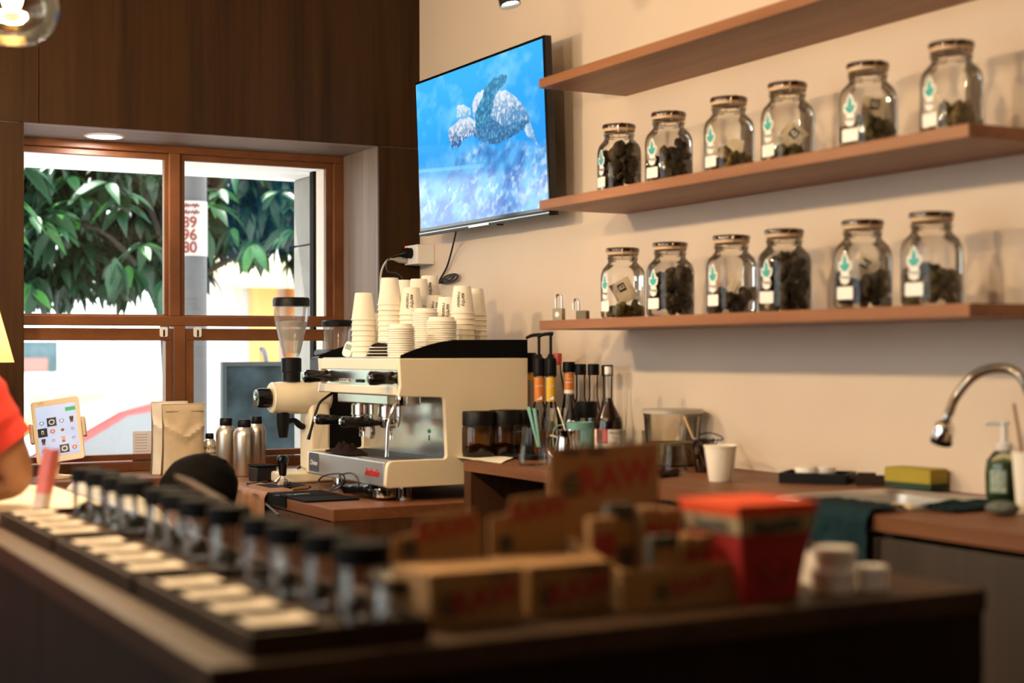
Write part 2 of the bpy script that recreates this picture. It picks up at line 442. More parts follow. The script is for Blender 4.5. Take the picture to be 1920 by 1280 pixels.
# window: fixed lights above, two hung sashes below
def window():
    x0, x1 = XW - 0.025, XW + 0.025
    zt = 1.988; zb = 1.402; zr = 1.360
    fr = MB()
    fr.box(x0, x1 + 0.012, YL, YR, zt + 0.022, ZS)                       # head
    fr.box(x0, x1 + 0.012, -0.212, YR, ZSILL, zt + 0.022)                 # right stile
    fr.box(x0, x1 + 0.012, YL, YL + 0.03, ZSILL, zt + 0.022)
    fr.box(x0, x1 + 0.012, -0.874, -0.832, zb - 0.006, zt + 0.022)           # mullion between the upper lights
    fr.box(x0, x1 + 0.012, YL + 0.03, -0.212, zr, zb - 0.006)                 # transom
    fr.box(x0, x1 + 0.012, -0.858, -0.812, ZSILL + 0.035, zr)                 # post between the sashes
    fr.box(x0, x1 + 0.02, YL + 0.03, -0.212, ZSILL, ZSILL + 0.035)           # bottom rail
    W1 = struct(fr, 'window_1', M_frame, smooth=False, bevel=0.0025)
    for a, c in ((YL + 0.03, -0.874), (-0.832, -0.212)):
        b = MB()                                                        # inner rebate frame
        for q in ((a, c, zt, zt + 0.022), (a, c, zb - 0.006, zb), (a, a + 0.024, zb, zt), (c - 0.024 if c > -0.5 else c - 0.013, c, zb, zt)):
            b.box(x0 + 0.012, x1 - 0.012, *q)
        b.build('rebate_frame', M_frame, W1, smooth=False, bevel=0.0015)
        MB().box(XW - 0.003, XW + 0.003, a, c, zb, zt).build('pane', M_pane, W1, smooth=False)
    for a, c in ((YL + 0.034, -0.862), (-0.808, -0.216)):
        z0, z1 = ZSILL + 0.04, 1.350
        b = MB()
        b.box(x0 + 0.006, x1 + 0.004, a, c, z1 - 0.045, z1)
        b.box(x0 + 0.006, x1 + 0.004, a, c, z0, z0 + 0.022)
        rs = 0.024
        b.box(x0 + 0.006, x1 + 0.004, c - rs, c, z0 + 0.022, z1 - 0.045)
        b.box(x0 + 0.006, x1 + 0.004, a, a + (0.03 if a > -1 else 0.024), z0 + 0.022, z1 - 0.045)
        sa = b.build('sash', M_frame, W1, smooth=False, bevel=0.002)
        MB().box(XW - 0.003, XW + 0.003, a + 0.02, c - 0.02, z0 + 0.02, z1 - 0.04).build('pane', M_pane, sa, smooth=False)
        yk = -0.895 if a < -1 else -0.765                               # white plastic sash catch
        k = MB().prism(rrect(yk - 0.015, yk + 0.015, 1.318, 1.355, 0.006), 'x', x1 + 0.004, x1 + 0.012)
        kk = k.build('sash_catch', M_white, sa, bevel=0.001)
        MB().box(x1 + 0.012, x1 + 0.014, yk - 0.003, yk + 0.003, 1.320, 1.345).build('catch_slot', M_black, W1, smooth=False)
window()

# ------------------------------------------------------------------ outside, seen through the window
def outside():
    rnd = random.Random(5)
    M_conc = mat('exterior_concrete', (0.24, 0.23, 0.21), 0.8, bump=0.3, bscale=60, var=0.12, vscale=6)
    M_wht = mat('exterior_white', (0.88, 0.86, 0.84), 0.7)
    M_road = mat('road', (0.34, 0.34, 0.34), 0.9, var=0.1, vscale=1)
    M_grass = mat('verge_grass', (0.13, 0.22, 0.07), 0.9, var=0.35, vscale=4)
    M_hedge = mat('hedge_green', (0.07, 0.15, 0.075), 0.9, var=0.5, vscale=6, bump=1.0, bscale=9)
    gr = MB().box(-60, 25, -45, 30, -0.75, -0.55); tag(gr.build('ground', M_road, smooth=False), kind='structure')
    gr = MB().box(-40, -17.5, -45, 30, -0.55, 0.2); tag(gr.build('verge', M_grass, smooth=False), kind='structure')
    wsolo(MB().box(-17.5, -17.2, -45, 30, -0.55, 0.02), 'verge_wall', mat('pale_concrete', (0.7, 0.69, 0.66), 0.85), 'low pale concrete wall along the far side of the road', 'wall', (-17.35, -8, -0.55), smooth=False)
    # clipped hedge behind the grass
    hb = MB()
    def fn(u_, v_):
        y = -34 + 26 * u_; a = math.pi * v_
        n = noise.noise(Vector((y * 1.3, a * 2, 3))) * 0.35
        return (-26 - (1.0 + n) * math.cos(a), y, 0.2 + (1.15 + n) * math.sin(a))
    hb.sheet(fn, 120, 12)
    wsolo(hb, 'hedge', M_hedge, 'clipped green hedge beyond the grass verge across the road', 'hedge', (-26, -21, 0.2))
    # white eave of the shop front over the window
    pe = at(46, 311, 'x', -1.0)
    wsolo(MB().box(-1.05, XW - 0.07, -4.0, -0.05, pe.z, pe.z + 0.35), 'shop_eave', M_wht, 'white painted eave over the outside of the window', 'eave', (-0.8, -1, pe.z), smooth=False, bevel=0.004)
    # concrete pier right of the window with its two blocks
    y0 = at(551, 450, 'x', -1.0).y; y1 = at(587, 450, 'x', -0.75).y
    pr = thing('concrete_pier', 'grey concrete pier standing outside the right edge of the window', 'pier', (-0.95, y1 + 0.1, -0.55))
    zj = at(570, 460, 'x', -0.9).z
    MB().box(-1.0, -0.72, y0, y1 + 0.16, -0.55, zj - 0.004).build('block', M_conc, pr, True, smooth=False, bevel=0.004)
    MB().box(-1.0, -0.735, y0, y1 + 0.13, zj + 0.002, pe.z - 0.002).build('block', M_conc, pr, True, smooth=False, bevel=0.004)
    yb = at(593, 450, 'x', -0.62).y
    ya = at(584, 450, 'x', -0.66).y
    wsolo(MB().box(-0.68, -0.64, ya, yb + .02, -0.55, pe.z - 0.002), 'shadow_gap_strip', M_matte, 'black strip added for the shadow gap between the concrete pier and the window jamb', 'shadow gap', (-0.66, ya, -0.55), smooth=False)  # black box stands in for the dark shadow gap beside the pier
    wsolo(MB().box(-0.62, XW - 0.07, yb, -0.05, -0.55, pe.z - 0.002), 'outer_jamb', mat('pink_render', (0.72, 0.60, 0.52), 0.8), 'pinkish rendered jamb outside the right window edge', 'wall', (-0.5, -0.15, -0.55), smooth=False)
    # utility pole with its sticker
    pc = at(362, 450, 'x', -2.9); rp = (at(390, 450, 'x', -2.9).y - at(336, 450, 'x', -2.9).y) / 2 * 0.93
    M_pole = mat('pole_concrete', (0.085, 0.085, 0.09), 0.55, bump=0.25, bscale=30, var=0.25, vscale=5, stretch=(1, 1, 0.5))
    po = thing('utility_pole', 'round grey concrete utility pole with a number sticker outside the window', 'pole', (pc.x, pc.y, -0.55))
    MB().lathe([(rp * 1.08, 0), (rp, 2.2), (rp * 0.97, 6.0)], 32).build('shaft', M_pole, po)
    cz = at(353, 428, 'x', -2.85).z + 0.55
    toc = Vector((CAM.x - pc.x, CAM.y - pc.y)); ang = math.atan2(toc.y, toc.x) - 0.52
    sh = 0.30; sw = 0.40
    R = rp + 0.003
    b = MB().sheet(lambda u_, v_: (R * math.cos(ang + (u_ - 0.5) * sw / R), R * math.sin(ang + (u_ - 0.5) * sw / R), cz - sh / 2 + sh * v_), 12, 1)
    st = b.build('sticker', mat('weathered_sticker', (.42, .40, .38), .6), po)
    M_red = mat('red_ink', (0.20, 0.018, 0.006), 0.6)
    for tx, dz, sz in (('รถ', 0.12, 0.02), ('089', 0.030, 0.085), ('096', -0.038, 0.085), ('080', -0.106, 0.085)):
        if tx == 'รถ': continue
        wrap_text(tx, sz, M_red, st, lambda z: R + 0.002, cz + dz, ang + 0.01, bold=0.0015)
    for k, zz in enumerate((0.125, 0.088)):                                  # two lines of looped script
        pts = []
        for i in range(60):
            t = i / 59; a = ang + (-0.055 + 0.13 * t) / R
            rr = R + 0.003
            pts.append((rr * math.cos(a), rr * math.sin(a), cz + zz + 0.011 * math.sin(t * 44 + k) * (0.6 + 0.4 * math.sin(t * 17))))
        MB().tube(pts, 0.0035, 5).build('script_line', M_red, st)
    # white street-lamp post
    p = at(214, 690, 'x', -15.0)
    lp = thing('lamp_post', 'slim white lamp post across the road in the left pane', 'lamp post', (p.x, p.y, -0.55))
    MB().lathe([(0.05, 0), (0.045, 4.5)], 12).build('post', M_wht, lp)
    MB().tube([(0, 0, 4.5), (0, 0.3, 4.75), (0, 0.8, 4.85)], [0.045, 0.04, 0.06], 8).build('arm', M_wht, lp)
    # roadside billboard: blue and pink
    p = at(75, 655, 'x', -22)
    bb = thing('billboard', 'small blue and pink roadside board in front of the hedge', 'billboard', (p.x, p.y, 0.2))
    MB().box(-0.03, 0.03, -0.35, 0.30, 0.75, 1.3).build('panel', mat('board_blue', (0.10, 0.15, 0.20), 0.6, var=0.4, vscale=3), bb, smooth=False)
    MB().box(0.031, 0.04, -0.3, 0.12, 0.78, 1.0).build('poster', mat('board_pink', (0.6, 0.22, 0.22), 0.6), bb, smooth=False)
    for s in (-0.25, 0.2): MB().box(-0.03, 0.03, s - 0.03, s + 0.03, 0, 0.75).build('post', M_wht, bb, smooth=False)
    # parked car: nose to the left, red body
    car()
    # far shophouse behind the pole: white wall, orange pillars, yellow awning
    pb = at(470, 560, 'x', -13)
    sh_ = thing('shophouse', 'white shophouse with orange pillars and a yellow awning across the street', 'building', (-13, pb.y, -0.55))
    MB().box(-14, -13, at(385, 560, 'x', -13).y, at(640, 560, 'x', -13).y, -0.55, 4.5).build('wall', M_wht, sh_, True, smooth=False)
    M_or = mat('orange_paint', (0.80, 0.42, 0.14), 0.6)
    for q in (492, 560, 625):
        yy = at(q, 560, 'x', -12.8).y
        MB().box(-12.95, -12.6, yy - 0.12, yy + 0.12, -0.55, 2.3).build('pillar', M_or, sh_, True, smooth=False)
    za = at(470, 530, 'x', -12.5).z
    MB().prism([(-13, za + 0.3), (-11.9, za), (-11.9, za - 0.08), (-13, za + 0.1)], 'y', at(425, 560, 'x', -12.5).y, at(640, 560, 'x', -12.5).y).build('awning', mat('awning_yellow', (0.85, 0.72, 0.40), 0.7), sh_, True, smooth=False)
    for q0, q1, r0, r1 in ((400, 440, 545, 590), (452, 480, 545, 590)):
        f_ = MB().box(-13.0, -12.96, at(q0, 560, 'x', -13).y, at(q1, 560, 'x', -13).y, at(470, r1 + 60, 'x', -13).z, at(470, r0, 'x', -13).z).build('window', mat('pale_blue_glass', (0.55, 0.68, 0.74), 0.2), sh_, True, smooth=False)
    # things just outside the right sash: post, board on an easel, orange gate post, paper
    p0, p1 = at(394, 760, 'x', -2.2), at(420, 760, 'x', -2.2)
    wsolo(MB().box(-2.25, -2.15, p0.y, p1.y, -0.55, at(400, 655, 'x', -2.2).z), 'timber_post', mat('white_weathered_paint', (0.75, 0.76, 0.76), 0.8, var=0.12, vscale=12), 'white weathered timber post beside the utility pole', 'post', (-2.2, p0.y, -0.55), smooth=False, bevel=0.004)
    a, c = at(424, 760, 'x', -1.7), at(556, 760, 'x', -1.7)
    bo = thing('sidewalk_board', 'dark slate chalkboard with pale smudges outside the lower right pane', 'board', (-1.7, (a.y + c.y) / 2, -0.55))
    zt, zb = at(470, 686, 'x', -1.7).z, at(470, 905, 'x', -1.7).z
    MB().box(-1.72, -1.70, a.y, c.y, zb, zt).build('slate', mat('slate', (0.020, 0.034, 0.040), 0.6, spec=.2, var=0.8, vscale=7), bo, True, smooth=False)
    fb = MB().box(-1.725, -1.69, a.y - 0.02, a.y, zb - 0.02, zt + 0.02).box(-1.725, -1.69, c.y, c.y + 0.02, zb - 0.02, zt + 0.02).box(-1.725, -1.69, a.y, c.y, zt, zt + 0.02).box(-1.725, -1.69, a.y, c.y, zb - 0.02, zb)
    fb.build('frame', mat('slate_frame', (0.03, 0.04, 0.045), 0.6), bo, True, smooth=False)
    for yy in (a.y + 0.03, c.y - 0.03): MB().box(-1.76, -1.725, yy - 0.02, yy + 0.02, -0.55, zt - 0.1).build('leg', mat('slate_frame'), bo, True, smooth=False)
    q0, q1 = at(480, 660, 'x', -2.6), at(516, 660, 'x', -2.6)
    gp = thing('gate_post', 'orange painted gate post with a grey handle behind the slate board', 'post', (-2.6, (q0.y + q1.y) / 2, -0.55))
    MB().box(-2.66, -2.54, q0.y, q1.y, -0.55, 1.36).build('post', M_or, gp, True, smooth=False, bevel=0.004)
    hy = q0.y + 0.01
    MB().tube(smooth_path([(-2.54, hy, 1.28), (-2.50, hy, 1.27), (-2.49, hy + 0.01, 1.20), (-2.54, hy + 0.01, 1.17)], 5), 0.012, 8).build('handle', mat('grey_metal', (0.12, 0.14, 0.17), 0.4, 0.6), gp, True)
    # notices taped to the glass of the left sash
    n0, n1 = at(249, 840, 'x', XW + 0.006), at(285, 840, 'x', XW + 0.006)
    nt_ = thing('paper_notice', 'white printed paper notice taped low on the left window pane', 'notice', (XW + 0.006, (n0.y + n1.y) / 2, 0.90))
    zt, zb = at(267, 808, 'x', XW + 0.006).z, at(267, 874, 'x', XW + 0.006).z
    MB().box(XW + 0.0042, XW + 0.0058, n0.y, n1.y, zb, zt).build('sheet', mat('notice_paper', (0.72, 0.70, 0.74), 0.7), nt_, True, smooth=False)
    for k in range(9):
        z = zt - 0.012 - k * 0.0105; e = n1.y - 0.008 - 0.012 * rnd.random()
        MB().box(XW + 0.0058, XW + 0.0062, n0.y + 0.008, e, z - 0.0012, z + 0.0012).build('print_line', mat('grey_ink', (0.35, 0.33, 0.36), 0.7), nt_, True, smooth=False)

def car():
    pm = at(150, 850, 'x', -7.8)
    M_body = mat('car_red', (0.62, 0.10, 0.10), 0.3, coat=0.6)
    t = thing('parked_car', 'red hatchback parked at the kerb outside the left pane', 'car', (-7.8, pm.y, -0.55))
    # profile along y (nose at low y), z
    y0 = pm.y - 1.7; zg = -0.55
    def P(a, b): return (y0 + a, zg + b)
    body = [P(0, .35), P(0.02, .62), P(.25, .78), P(1.05, .90), P(3.4, .96), P(4.0, .92), P(4.08, .55), P(4.05, .32)]
    MB().prism(body, 'x', -8.550, -6.950).build('body', M_body, t, True, bevel=0.06, seg=3)
    cab = [P(1.02, .90), P(1.85, 1.36), P(2.2, 1.44), P(3.1, 1.42), P(3.75, 1.0), P(3.8, .93)]
    MB().prism(cab, 'x', -8.420, -7.080).build('cabin', M_body, t, True, bevel=0.05, seg=3)
    M_cg = mat('car_glass', (0.30, 0.32, 0.34), 0.2)
    MB().prism([P(1.30, .95), P(1.92, 1.31), P(2.25, 1.36), P(2.25, .97)], 'x', -7.085, -7.070).build('side_window', M_cg, t, True, smooth=False)
    MB().prism([P(2.32, .97), P(2.32, 1.36), P(3.05, 1.34), P(3.5, 1.0)], 'x', -7.085, -7.070).build('side_window', M_cg, t, True, smooth=False)
    M_ = MB(); a, b = P(1.04, .93), P(1.82, 1.33)
    M_.add([(-8.320, a[0] - .02, a[1]), (-7.180, a[0] - .02, a[1]), (-7.180, b[0] - .02, b[1]), (-8.320, b[0] - .02, b[1])], [(0, 1, 2, 3)])
    M_.build('windscreen', M_cg, t, True, smooth=False)
    c = P(1.45, 1.0)
    MB().ball((-6.900, c[0], c[1]), (0.10, 0.09, 0.07), 14, 8).build('mirror', M_body, t, True)
    for a in (.75, 3.3):
        c = P(a, .3)
        w_ = MB().cyl((-7.150, *c), (-6.930, *c), .30, n=28).build('wheel', M_matte, t, True, bevel=0.02)
        MB().cyl((-6.935, *c), (-6.920, *c), .19, n=24).build('rim', M_steel, w_, True)
    c = P(.06, .66)
    MB().ball((-7.020, c[0] + .06, c[1]), (0.10, 0.14, 0.07), 12, 8).build('headlight', M_chrome, t, True)

def tree():
    rnd = random.Random(11)
    M_lf = bpy.data.materials.new('leaf_green'); M_lf.use_nodes = True
    nt = M_lf.node_tree; b = nt.nodes['Principled BSDF']
    oi = nt.nodes.new('ShaderNodeObjectInfo'); cr = nt.nodes.new('ShaderNodeValToRGB')
    cr.color_ramp.elements[0].color = (0.006, 0.036, 0.014, 1); cr.color_ramp.elements[1].color = (0.07, 0.24, 0.04, 1)
    e = cr.color_ramp.elements.new(0.75); e.color = (0.016, 0.080, 0.030, 1)
    nt.links.new(oi.outputs['Random'], cr.inputs[0]); nt.links.new(cr.outputs[0], b.inputs['Base Color'])
    b.inputs['Roughness'].default_value = 0.38; b.inputs['Specular IOR Level'].default_value = 0.35
    M_lf2 = mat('leaf_dark', (0.010, 0.042, 0.018), 0.35, var=0.5, vscale=3)
    # a broad pointed leaf folded along its midrib
    def leaf(L, wd, droop):
        v = []; f = []; n = 6
        for i in range(n + 1):
            t = i / n; x = L * t; h = wd * math.sin(math.pi * min(1, t ** 0.85)) * (1 - 0.15 * t); z = -droop * t * t * L
            v += [(x, -h, z + h * 0.35), (x, 0, z), (x, h, z + h * 0.35)]
        for i in range(n):
            a = 3 * i; f += [(a, a + 1, a + 4, a + 3), (a + 1, a + 2, a + 5, a + 4)]
        return v, f
    shapes = [leaf(0.20, 0.034, 0.25), leaf(0.24, 0.040, 0.45), leaf(0.17, 0.032, 0.15)]
    meshes = []
    for v, f in shapes: meshes.append(MB().add(v, f).mesh('leaf', M_lf))
    base = at(322, 500, 'x', -4.6)
    T = thing('broadleaf_tree', 'leafy dark green tree with large pointed leaves outside the window', 'tree', (-4.6, base.y, -0.55))
    MB().tube(smooth_path([(-4.6, base.y, -0.55), (-4.62, base.y + .03, .6), (-4.6, base.y - .02, 1.7), (-4.7, base.y, 3.2)], 5), 0.07, 10).build('trunk', mat('bark', (0.035, 0.028, 0.020), 0.9, bump=0.6, bscale=40), T, True)
    for k, (py_, pz_) in enumerate(((-0.85, 2.1), (0.8, 2.0), (-0.6, 2.6), (0.9, 2.6))):
        MB().tube(smooth_path([(-4.6, base.y, 1.5 + 0.15 * k), (-4.5, base.y + py_ * .5, pz_ - .1), (-4.4, base.y + py_, pz_)], 5), [0.022] * 5 + [0.015] * 5 + [0.008], 8).build('branch', MATS['bark'], T, True)
    def low(px):      # lower outline of the crown in the photograph
        pts = [(0, 580), (60, 590), (110, 575), (170, 545), (215, 585), (255, 560), (300, 585), (335, 590), (395, 515), (440, 495), (470, 500), (510, 470), (545, 545), (600, 540)]
        for (a, b_), (c, d) in zip(pts, pts[1:]):
            if a <= px <= c: return b_ + (d - b_) * (px - a) / (c - a)
        return 560
    def orient(hang):
        yaw = rnd.uniform(0, 2 * math.pi)
        pitch = rnd.uniform(0.15, 0.75) if not hang else rnd.uniform(0.7, 1.35)
        return Matrix.Rotation(yaw, 4, 'Z') @ Matrix.Rotation(pitch, 4, 'Y') @ Matrix.Rotation(rnd.uniform(-.7, .7), 4, 'X')
    def whorl(px, py, X, k, hang):
        """One tuft: leaves spreading from a twig end, drooping."""
        c = at(px, py, 'x', X); out = []
        for i in range(k):
            yaw = 2 * math.pi * (i + rnd.uniform(-.3, .3)) / k
            pitch = rnd.uniform(.05, .55) + (.55 if hang else 0)
            M = Matrix.Translation(c + Vector((0, 0, rnd.uniform(-.02, .02)))) @ Matrix.Rotation(yaw, 4, 'Z') @ Matrix.Rotation(pitch, 4, 'Y') @ Matrix.Rotation(rnd.uniform(-.5, .5), 4, 'X') @ Matrix.Scale(rnd.uniform(.75, 1.2), 4)
            out.append(M)
        return out
    n = 0
    while n < 290:
        px = rnd.uniform(-20, 620); py = rnd.uniform(290, 590)
        if py > low(px) - 34: continue
        for M in whorl(px, py, rnd.uniform(-4.5, -3.95), rnd.randint(5, 8), py > low(px) - 110):
            if n >= 290: break
            o = bpy.data.objects.new('leaf', meshes[rnd.randrange(3)]); COL.objects.link(o); o.parent = T
            o.matrix_local = Matrix.Translation(-T.location) @ M
            n += 1
    fo = MB(); n = 0
    while n < 7500:
        px = rnd.uniform(-180, 720); py = rnd.uniform(160, 590)
        if py > low(px) - 36: continue
        for M in whorl(px, py, rnd.uniform(-5.3, -4.5), 7, rnd.random() < .6):
            v, f = shapes[n % 3]; fo.add(v, f, M); n += 1
    o = fo.build('foliage', M_lf2, T, True); o['kind'] = 'stuff'
outside()
tree()

# ------------------------------------------------------------------ shelves
SX0, SX1, SD, STH = 1.4603, 3.1503, 0.30, 0.0265
SZ = (2.047, 1.6942, 1.3464)
for z, lb in zip(SZ, ('empty top wooden wall shelf above the upper row of jars', 'middle wooden wall shelf carrying the upper row of glass jars', 'bottom wooden wall shelf carrying the lower row of jars and two padlocks')):
    wsolo(MB().box(SX0, SX1, -SD, -0.0005, z - STH, z), 'wall_shelf', M_shelf, lb, 'shelf', (SX0, -0.15, z - STH), 'wooden wall shelves', smooth=False, bevel=0.0012)

# ------------------------------------------------------------------ counters
ZL, ZT, ZB = 0.82, 0.9425, 0.94
LX1, LY = 1.346, -0.894
def low_counter():
    t = thing('coffee_counter', 'low wooden counter under the espresso machine by the window', 'counter', (0.7, -0.45, 0))
    MB().box(0.0125, LX1, LY, -0.001, ZL - 0.035, ZL).build('worktop', M_work, t, True, smooth=False, bevel=0.002)
    MB().box(LX1 - 0.022, LX1 - 0.001, LY + 0.002, -0.001, 0.0, ZL - 0.0355).build('end_panel', M_cab, t, True, smooth=False)
    xs = (0.0125, 0.45, 0.90, LX1 - 0.0225)
    for a, b in zip(xs, xs[1:]):
        MB().box(a + 0.002, b - 0.002, LY + 0.004, LY + 0.024, 0.10, ZL - 0.04).build('door', M_cab, t, True, smooth=False, bevel=0.001)
    MB().box(0.0125, LX1 - 0.0225, LY + 0.06, LY + 0.075, 0.0, 0.0995).build('plinth', M_matte, t, True, smooth=False)
low_counter()

TY = -0.49
def tall_counter():
    t = thing('worktop', 'long wooden worktop running along the wall under the shelves', 'worktop', (3.2, -0.25, ZT))
    sx0, sx1, sy0, sy1 = 2.71, 3.05, -0.425, -0.085
    x1 = 5.4; a, b = LX1 + 0.001, x1
    k = MB()
    k.box(a, sx0, TY, -0.001, ZT - 0.03, ZT).box(sx1, b, TY, -0.001, ZT - 0.03, ZT).box(sx0, sx1, TY, sy0, ZT - 0.03, ZT).box(sx0, sx1, sy1, -0.001, ZT - 0.03, ZT)
    k.build('board', M_work, t, True, smooth=False)
    # open cubby unit
    u = thing('cubby_cabinet', 'open dark wooden cubby cabinet at the left end under the worktop', 'cabinet', (1.6, -0.25, 0))
    c1 = 1.845
    MB().box(LX1 + 0.001, LX1 + 0.045, TY + 0.001, -0.001, 0, ZT - 0.0305).build('side_panel', M_cab, u, True, smooth=False)
    MB().box(c1 - 0.018, c1, TY + 0.001, -0.001, 0, ZT - 0.0305).build('side_panel', M_cab, u, True, smooth=False)
    MB().box(LX1 + 0.0455, c1 - 0.0185, -0.02, -0.002, 0, ZT - 0.0305).build('back_panel', M_cab, u, True, smooth=False)
    for z in (0.10, 0.52): MB().box(LX1 + 0.0455, c1 - 0.0185, TY + 0.012, -0.0205, z, z + 0.018).build('shelf_board', M_cab, u, True, smooth=False)
    # door units
    for a, b, m, nm in ((1.8455, 2.345, M_cab, 'wooden cupboard between the open cubby and the sink cupboards'), (2.346, 2.660, M_cab, 'wooden cupboard under the worktop below the white paper cup'),
                    (2.661, 3.101, M_cab2, 'grey brown sink cupboard with the dark cloth over its edge'), (3.102, 4.20, M_cab2, 'grey brown cupboard right of the sink'), (4.201, 5.40, M_cab2, 'grey brown cupboard at the far right end of the worktop')):
        u = thing('base_cupboard', nm, 'cabinet', ((a + b) / 2, -0.25, 0))
        q = MB().box(a, a + 0.016, TY + 0.022, -0.002, 0.0, ZT - 0.0305).box(b - 0.016, b, TY + 0.022, -0.002, 0.0, ZT - 0.0305).box(a + 0.016, b - 0.016, TY + 0.06, TY + 0.075, 0, 0.0985).box(a + 0.016, b - 0.016, TY + 0.023, -0.002, 0.10, 0.116)
        q.build('carcass', m, u, True, smooth=False)
        nd = 1 if a < 2.6 else 2
        for i in range(nd):
            x0 = a + (b - a) * i / nd + 0.003; x1_ = a + (b - a) * (i + 1) / nd - 0.003
            d = MB().box(x0, x1_, TY + 0.002, TY + 0.0215, 0.10, ZT - 0.043).build('door', m, u, True, smooth=False, bevel=0.001)
            if a > 2.65:
                kx = (x1_ - 0.03 if i == 0 else x0 + 0.03); kz = at(1558, 992, 'y', TY).z
                MB().lathe([(0.005, 0), (0.005, 0.012), (0.012, 0.016), (0.0135, 0.021), (0.010, 0.026), (0, 0.0275)], 20, M=Matrix.Translation((kx, TY + 0.0025, kz)) @ Matrix.Rotation(math.pi / 2, 4, 'X')).build('knob', M_chrome, d, True)
    # sink, top rim resting on the worktop
    s = thing('kitchen_sink', 'stainless steel inset sink in the worktop', 'sink', ((sx0 + sx1) / 2, (sy0 + sy1) / 2, ZT))
    n = 7
    def ring(e, z, r):
        return [(x, y, z) for x, y in rrect(sx0 + 0.004 + e, sx1 - 0.004 - e, sy0 + 0.004 + e, sy1 - 0.004 - e, r, n)]
    rings = [ring(-0.02, ZT + 0.0006, .05), ring(-0.019, ZT + 0.003, .05), ring(0.004, ZT + 0.003, .045), ring(0.012, ZT - 0.006, .04), ring(0.016, ZT - 0.15, .05), ring(0.05, ZT - 0.175, .05)]
    N = len(rings[0]); v = [p for r in rings for p in r]
    f = [(k * N + i, k * N + (i + 1) % N, (k + 1) * N + (i + 1) % N, (k + 1) * N + i) for k in range(len(rings) - 1) for i in range(N)] + [tuple(range((len(rings) - 1) * N, len(rings) * N))]
    MB().add(v, f).build('basin', M_steel, s, True)
    cx, cy = (sx0 + sx1) / 2, (sy0 + sy1) / 2
    MB().lathe([(0.04, 0), (0.042, 0.003), (0.03, 0.004), (0.0, 0.002)], 24, (cx, cy, ZT - 0.1748)).build('drain', M_chrome, s, True)
    lettering('m.uu', 0.032, M_ink, s, (2.93 - cx, sy1 - 0.0215 - cy, -0.030), (1, 0, 0), (0, -0.05, 1), bold=0.001)
    return s
tall_counter()

def bar_counter():
    t = thing('bar_counter', 'dark wooden bar counter across the foreground', 'counter', (3.3, -1.6, 0))
    X0, X1, Y0, Y1, Y2, XB = 1.55, 3.8575, -2.0278, -1.70, -0.978, 3.42
    k = MB().prism([(X0, Y0), (X1, Y0), (X1, Y2), (XB, Y2), (XB, Y1), (X0, Y1)], 'z', ZB - 0.03, ZB)
    k.build('worktop', M_bar, t, True, smooth=False, bevel=0.002)
    e = 0.004
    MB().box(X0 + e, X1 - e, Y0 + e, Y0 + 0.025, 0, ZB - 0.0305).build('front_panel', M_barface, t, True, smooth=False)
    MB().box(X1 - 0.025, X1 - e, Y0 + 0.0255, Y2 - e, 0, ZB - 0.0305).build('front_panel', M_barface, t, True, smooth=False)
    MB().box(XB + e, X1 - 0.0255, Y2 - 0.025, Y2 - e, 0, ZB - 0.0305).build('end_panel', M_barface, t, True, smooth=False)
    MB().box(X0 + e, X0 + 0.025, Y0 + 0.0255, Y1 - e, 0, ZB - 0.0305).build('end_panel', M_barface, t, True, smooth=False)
    MB().box(X0 + 0.03, XB, Y0 + 0.026, Y1 - 0.02, 0.42, 0.44).build('shelf_board', M_barface, t, True, smooth=False)
bar_counter()

# ------------------------------------------------------------------ lamps
WARM = (1.0, 0.80, 0.55)
def track_spot(name_label, loc, aim, power, cone=70, blend=0.6, stem_to=RZ, lit=30.0, hood=0.0):
    L = Vector(loc); d = (Vector(aim) - L).normalized()
    t = thing('track_spotlight', name_label, 'spotlight', L, 0, 'black ceiling spotlights')
    M = d.to_track_quat('Z', 'Y').to_matrix().to_4x4()
    MB().lathe([(0.010, -0.135), (0.0275, -0.130), (0.0285, -0.125), (0.0285, 0.0), (0.0265, 0.0005), (0.0255, -0.012)], 28, M=M, cap=False).build('housing', M_black, t)
    MB().lathe([(0.0, -0.0115), (0.0254, -0.0115)], 28, M=M, cap=False).build('lens', lamp_mat('spot_lens', (1, 0.88, 0.68), lit), t)
    k = M @ Vector((0, 0, -0.075))
    MB().tube([k, k + Vector((0, 0, 0.10)), (k.x, k.y, stem_to - L.z)], 0.007, 8).build('stem', M_black, t)
    l = bpy.data.lights.new('spot', 'SPOT'); l.energy = power; l.color = WARM; l.spot_size = math.radians(cone); l.spot_blend = blend; l.shadow_soft_size = 0.022
    o = bpy.data.objects.new('spot_light', l); COL.objects.link(o); o.parent = t
    o.matrix_local = Matrix.Translation(d * 0.004) @ d.to_track_quat('-Z', 'Y').to_matrix().to_4x4()
    return t
track_spot('black ceiling spotlight hanging above the television', at(957, 10, 'x', 1.72), at(957, 10, 'x', 1.72) + Vector((.22, .12, -1)), 14, cone=60)
